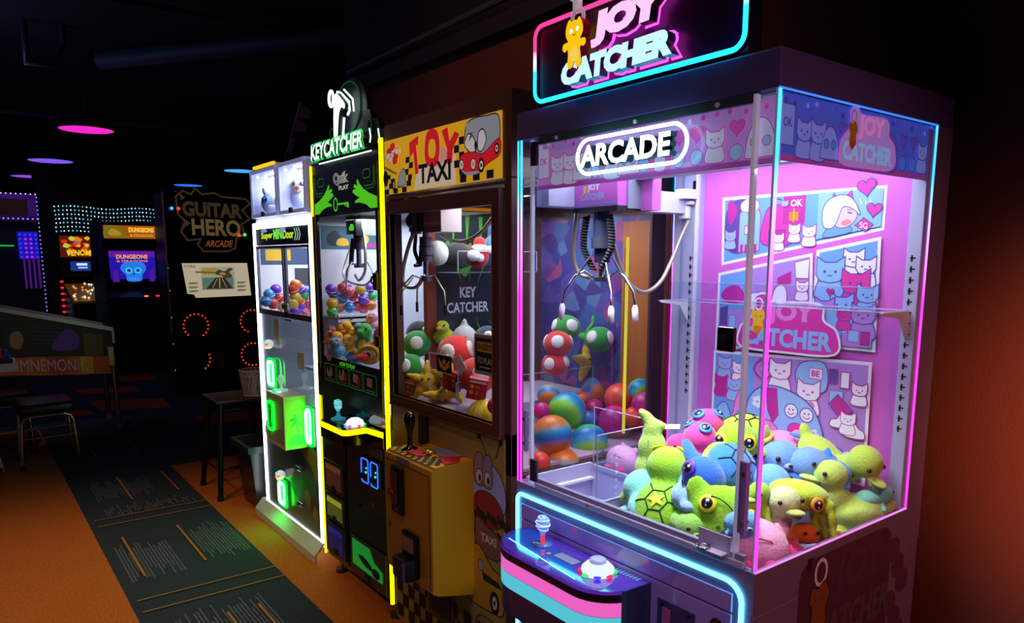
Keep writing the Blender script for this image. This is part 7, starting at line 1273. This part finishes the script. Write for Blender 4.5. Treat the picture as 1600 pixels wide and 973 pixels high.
boxprize(639, 606, 1.43, 0, 'red prize box with coloured dots at the lower left pane', ('#c02028', '#30a8a0', '#e8a020', '#40a040')); boxprize(706, 594, 1.425, -20, 'red prize box leaning in front of the yellow stars', ('#b82830', '#e85a30', '#c03a3a', '#e8c0a0')); boxprize(746, 607, 1.43, 15, 'red prize box under the lower red cushion', ('#c82830', '#f0b040', '#e06a50', '#d04040'))
r = thing('paper_tag', 'pale hanging paper tag in front of the red cushion', 'tag', (0, 0, 0)); b = B(); b.box(-.016, .016, -.0015, .0015, -.055, .055, mat('#c8beb8', .6)); part('slip', b, r); pose(r, at_y(723, 578, 1.43), (.1, -.45, FACE))
# upper shelf: larger plush
r = thing('plush_dog', '', 'plush toy', (0, 0, 0), GT); blob('body', [((0, 0, 0), (.085, .06, .06)), ((-.09, 0, .02), (.05, .05, .05))], plush('#2a2c34'), r); b = B(); b.ball((-.10, -.02, .01), (.052, .05, .055), plush('#dce4e8')); part('face', b, r, 'white face'); b = B(); b.ball((.06, -.05, .0), (.034, .026, .026), plush('#e8e8ea')); b.ball((.09, -.05, -.01), (.02, .018, .02), plush('#e8e8ea')); part('paw', b, r, 'white paw'); pose(r, (-2.52, 1.63, 1.568), (0, 0, R(75)), .9, 'black and white plush lying on the upper shelf of the taxi machine', GT)
r = thing('plush_creature', '', 'plush toy', (0, 0, 0), GT); blob('body', [((0, 0, 0), (.065, .06, .075)), ((0, .02, .09), (.02, .02, .04))], plush('#3a6a94'), r); [eye('eye', (s * .025, -.058, .015), (s * .2, -1, .1), .018, '#dce8f0', r, '#c8d8e8') for s in (-1, 1)]; pose(r, (-2.51, 1.80, 1.578), (0, 0, R(70)), .95, 'slate blue plush with two white eyes on the upper shelf', GT)
r = thing('plush_gnome', '', 'plush toy', (0, 0, 0), GT); blob('body', [((0, 0, 0), (.05, .05, .06)), ((0, 0, .06), (.03, .03, .03))], plush('#c82028'), r); b = B(); b.ball((0, -.03, .035), (.045, .03, .018), plush('#e8e8e8')); part('trim', b, r, 'white band'); pose(r, (-2.50, 1.72, 1.566), (0, .1, R(70)), .9, 'red plush with a white band between the black and blue ones', GT)
boxprize(739, 400, 1.70, 0, 'red candy box on the upper shelf of the taxi machine', ('#d02028', '#e8d020', '#2aa040', '#3070d0'))
r = thing('plush_spoon', '', 'plush toy', (0, 0, 0), GT); blob('leaf', [((0, 0, 0), (.012, .012, .05)), ((0, 0, .06), (.028, .012, .035)), ((0, 0, -.06), (.03, .015, .02))], plush('#3ac040'), r, .005, 3); pose(r, at_x(922, 512, -2.24), (0, .6, FACE), .8, 'green spoon shaped plush leaf seen through the pink machine', GT)

# ---------------------------------------------------------------- capsule balls and plush ducks in the key and mini machines
def capsule(name='capsule_ball'):
    r = thing(name, '', 'capsule', (0, 0, 0)); return r
CAPC = ('#e0302c', '#7a3ad0', '#2a80d8', '#e8b81c', '#f05a78', '#3ab858', '#e87a1c', '#4aa8e8', '#8a48d8', '#e84848')
def caps(pts, rad, grp, lab):
    mats = {}
    for i, (p, c) in enumerate(pts):
        b = B(); b.ball((0, 0, 0), rad, mat(CAPC[c], .12, 0, .05, None, .6), None, 18, 12); b.tube([(rad * 1.01 * cos(k * pi / 10), rad * 1.01 * sin(k * pi / 10), 0) for k in range(20)], rad * .05, mat('#f0f0f4', .2), 5, True)
        o = link_mesh('capsule_ball', b, (0, 0, 0)); o.location = p; o.rotation_euler = (.5 * sin(i * 2.1), .6 * cos(i * 1.7), i); tag(o, lab[i] if isinstance(lab, list) else lab, 'capsule ball', grp)
CN = ('red', 'purple', 'blue', 'amber yellow', 'rose pink', 'green', 'orange', 'sky blue', 'violet', 'coral red')
kp = []; KL = []
for i, (u, v, c) in enumerate(((517, 452, 1), (521, 458, 2), (535, 450, 0), (541, 446, 8), (545, 456, 4), (535, 466, 7), (519, 474, 3), (551, 462, 9), (563, 452, 3), (577, 449, 1), (568, 467, 8), (582, 463, 5), (546, 480, 2), (558, 478, 0), (580, 477, 6), (530, 480, 6), (519, 487, 5), (568, 482, 4))):
    kp.append((at_x(u, v, -3.235 if i % 2 else -3.205), c)); KL.append(None)
pos = ('top left corner', 'upper left', 'upper left middle', 'topmost middle', 'middle', 'left middle', 'left end, lower', 'centre', 'upper right middle', 'top right corner', 'right middle', 'right end', 'bottom middle', 'bottom right middle', 'bottom right corner', 'bottom left middle', 'bottom left corner', 'bottom row, right of middle')
caps(kp, .026, 'capsule balls on the key machine shelf', ['%s capsule ball at the %s of the key machine shelf' % (CN[c], pos[i]) for i, (p, c) in enumerate(kp)])
mp_ = []
for u, v, c in ((431, 453, 1), (421, 460, 7), (436, 466, 0), (416, 470, 2), (427, 474, 9), (440, 476, 3)): mp_.append((at_x(u, v, -4.14), c))
mq_ = []
for u, v, c in ((462, 446, 6), (458, 452, 0), (471, 453, 1), (462, 464, 3), (474, 462, 5), (480, 456, 2), (458, 474, 3), (470, 478, 8), (480, 474, 9), (462, 487, 1), (476, 488, 4), (468, 470, 6)): mq_.append((at_x(u, v, -3.93), c))
caps(mp_, .034, 'capsule balls in the mini machine', ['%s capsule ball behind the mini machine left door, %s' % (CN[c], q) for (p, c), q in zip(mp_, ('top of the heap', 'left of the top one', 'right of centre', 'far left', 'lower centre', 'lowest right'))])
caps(mq_, .034, 'capsule balls in the mini machine', ['%s capsule ball behind the mini machine right door, %s' % (CN[c], q) for (p, c), q in zip(mq_, ('topmost', 'upper left', 'upper right', 'centre', 'right of centre', 'far upper right', 'left edge', 'low centre', 'far right', 'bottom left', 'bottom right', 'just under the centre'))])
b = B(); b.box(-3.99, -3.88, 1.43, 1.80, 1.215, 1.228, WHITE); part('ball_tray', b, MINI)
def duck(col, bk='#e8801c'):
    r = thing('plush_duck', '', 'plush toy', (0, 0, 0), 'plush ducks in the key machine'); blob('body', [((0, .01, 0), (.045, .055, .038)), ((0, -.03, .05), (.034, .034, .032)), ((0, .065, .02), (.015, .02, .012)), ((.042, .015, .005), (.010, .03, .02)), ((-.042, .015, .005), (.010, .03, .02))], plush(col), r, .006, 3)
    b = B(); b.ball((0, -.066, .045), (.014, .018, .006), plush(bk), None, 10, 6); part('beak', b, r); [bead((s * .016, -.058, .06), .004, r) for s in (-1, 1)]; return r
DK1, DK2, DK3, DK4 = duck('#f0b020'), duck('#f0a078'), duck('#5a98d0'), duck('#f0a8c0')
spots = [(523, 528, DK4, 'pink plush duck at the top left of the duck heap'), (536, 524, DK1, 'yellow plush duck on the upper left of the heap'), (550, 520, DK1, 'yellow plush duck second along the upper row'), (562, 517, DK1, 'yellow plush duck at the middle of the upper row'), (576, 510, DK2, 'peach plush duck high on the right of the heap'), (588, 508, DK4, 'pink plush duck at the top right of the heap'), (523, 545, DK2, 'peach plush duck at the left edge of the heap'), (533, 548, DK3, 'blue plush duck left of the middle'), (547, 540, DK1, 'yellow plush duck in the middle of the heap'), (569, 524, DK3, 'blue plush duck under the upper row'), (521, 557, DK4, 'pink plush duck low at the left'), (526, 549, DK3, 'blue plush duck at the bottom left'), (552, 566, DK3, 'blue plush duck at the bottom middle'), (560, 552, DK2, 'peach plush duck right of the middle, lower half of the heap'), (528, 536, DK1, 'yellow plush duck behind the left pink one'), (577, 520, DK3, 'blue plush duck on the right under the peach one')]
used = set()
for i, (u, v, pr, lb) in enumerate(spots):
    o = pr if id(pr) not in used else dup(pr, (0, 0, 0)); used.add(id(pr)); pose(o, at_x(u, v, -3.10 if pr is DK3 and i in (9, 11) else -3.22 + .03 * (i % 3)), (.2 * sin(i), .15 * cos(i * 2), FACE + .6 * sin(i * 1.9)), .78, lb)
r = thing('plush_lizard', '', 'plush toy', (0, 0, 0)); blob('body', [((0, 0, 0), (.035, .03, .05)), ((0, -.02, .06), (.036, .036, .034)), ((0, -.05, .05), (.022, .022, .018)), ((.03, -.01, -.01), (.012, .012, .03)), ((-.03, -.01, -.01), (.012, .012, .03)), ((0, .03, -.05), (.02, .04, .015))], plush('#30a838'), r, .006, 4); b = B(); b.ball((0, -.02, -.01), (.022, .02, .034), plush('#e8d848')); part('belly', b, r); [bead((s * .02, -.05, .075), .005, r) for s in (-1, 1)]; pose(r, at_x(570, 535, -3.05), (0, .2, FACE), 1.0, 'green plush lizard sitting in front of the ducks in the key machine')
r = thing('plush_dragon', '', 'plush toy', (0, 0, 0)); blob('body', [((0, 0, 0), (.06, .06, .045)), ((.04, -.02, .06), (.035, .03, .06)), ((-.02, -.07, -.02), (.03, .05, .02))], plush('#d82430'), r, .007, 4); b = B(); b.tube([(.05 * cos(t), -.06, -.01 + .035 * sin(t)) for t in [k * pi / 8 for k in range(16)]], .010, plush('#d8e03a'), 8, True); b.ball((0, -.06, -.01), (.036, .01, .026), mat('#e8e8ec', .5)); b.ball((0, -.07, -.01), (.012, .006, .012), mat('#181818', .4)); part('emblem', b, r, 'white round emblem with yellow rim'); pose(r, at_x(586, 548, -2.80), (0, 0, FACE), .95, 'red plush dragon with a yellow rimmed emblem at the right of the key machine')
# big plush heads in the twin display boxes
r = thing('plush_shark', '', 'plush toy', (0, 0, 0)); blob('body', [((0, 0, 0), (.085, .07, .08)), ((-.05, 0, .075), (.02, .015, .04), (0, -.4, 0)), ((.06, .02, .06), (.02, .012, .03))], plush('#b4bac8'), r); eye('eye', (.045, -.062, .02), (.5, -1, .1), .030, '#5a98d0', r); eye('eye', (-.05, -.058, .02), (-.5, -1, .1), .030, '#5a98d0', r); b = B(); b.ball((0, -.066, -.025), (.035, .012, .012), plush('#e8eaf0')); part('mouth', b, r); pose(r, at_y(427, 318, 1.475), (0, 0, FACE + .5), .80, 'grey plush shark head with blue eyes in the left top display box')
r = thing('plush_puppy', '', 'plush toy', (0, 0, 0)); blob('body', [((0, 0, -.02), (.075, .065, .075)), ((0, 0, .07), (.065, .06, .06)), ((-.12, .02, -.03), (.04, .03, .09), (0, -.3, 0))], plush('#d4d8e4'), r); eye('eye', (.030, -.058, .085), (.4, -1, .1), .018, '#3a4a78', r); eye('eye', (-.030, -.058, .085), (-.4, -1, .1), .018, '#c8b020', r); b = B(); b.ball((.0, -.062, .045), (.04, .022, .026), plush('#c8b898')); b.ball((.0, -.084, .052), (.016, .010, .014), mat('#e02838', .4)); part('muzzle', b, r, 'tan muzzle with red nose'); pose(r, at_y(468, 306, 1.49), (0, 0, FACE + .4), .70, 'white plush puppy with red nose in the right top display box')
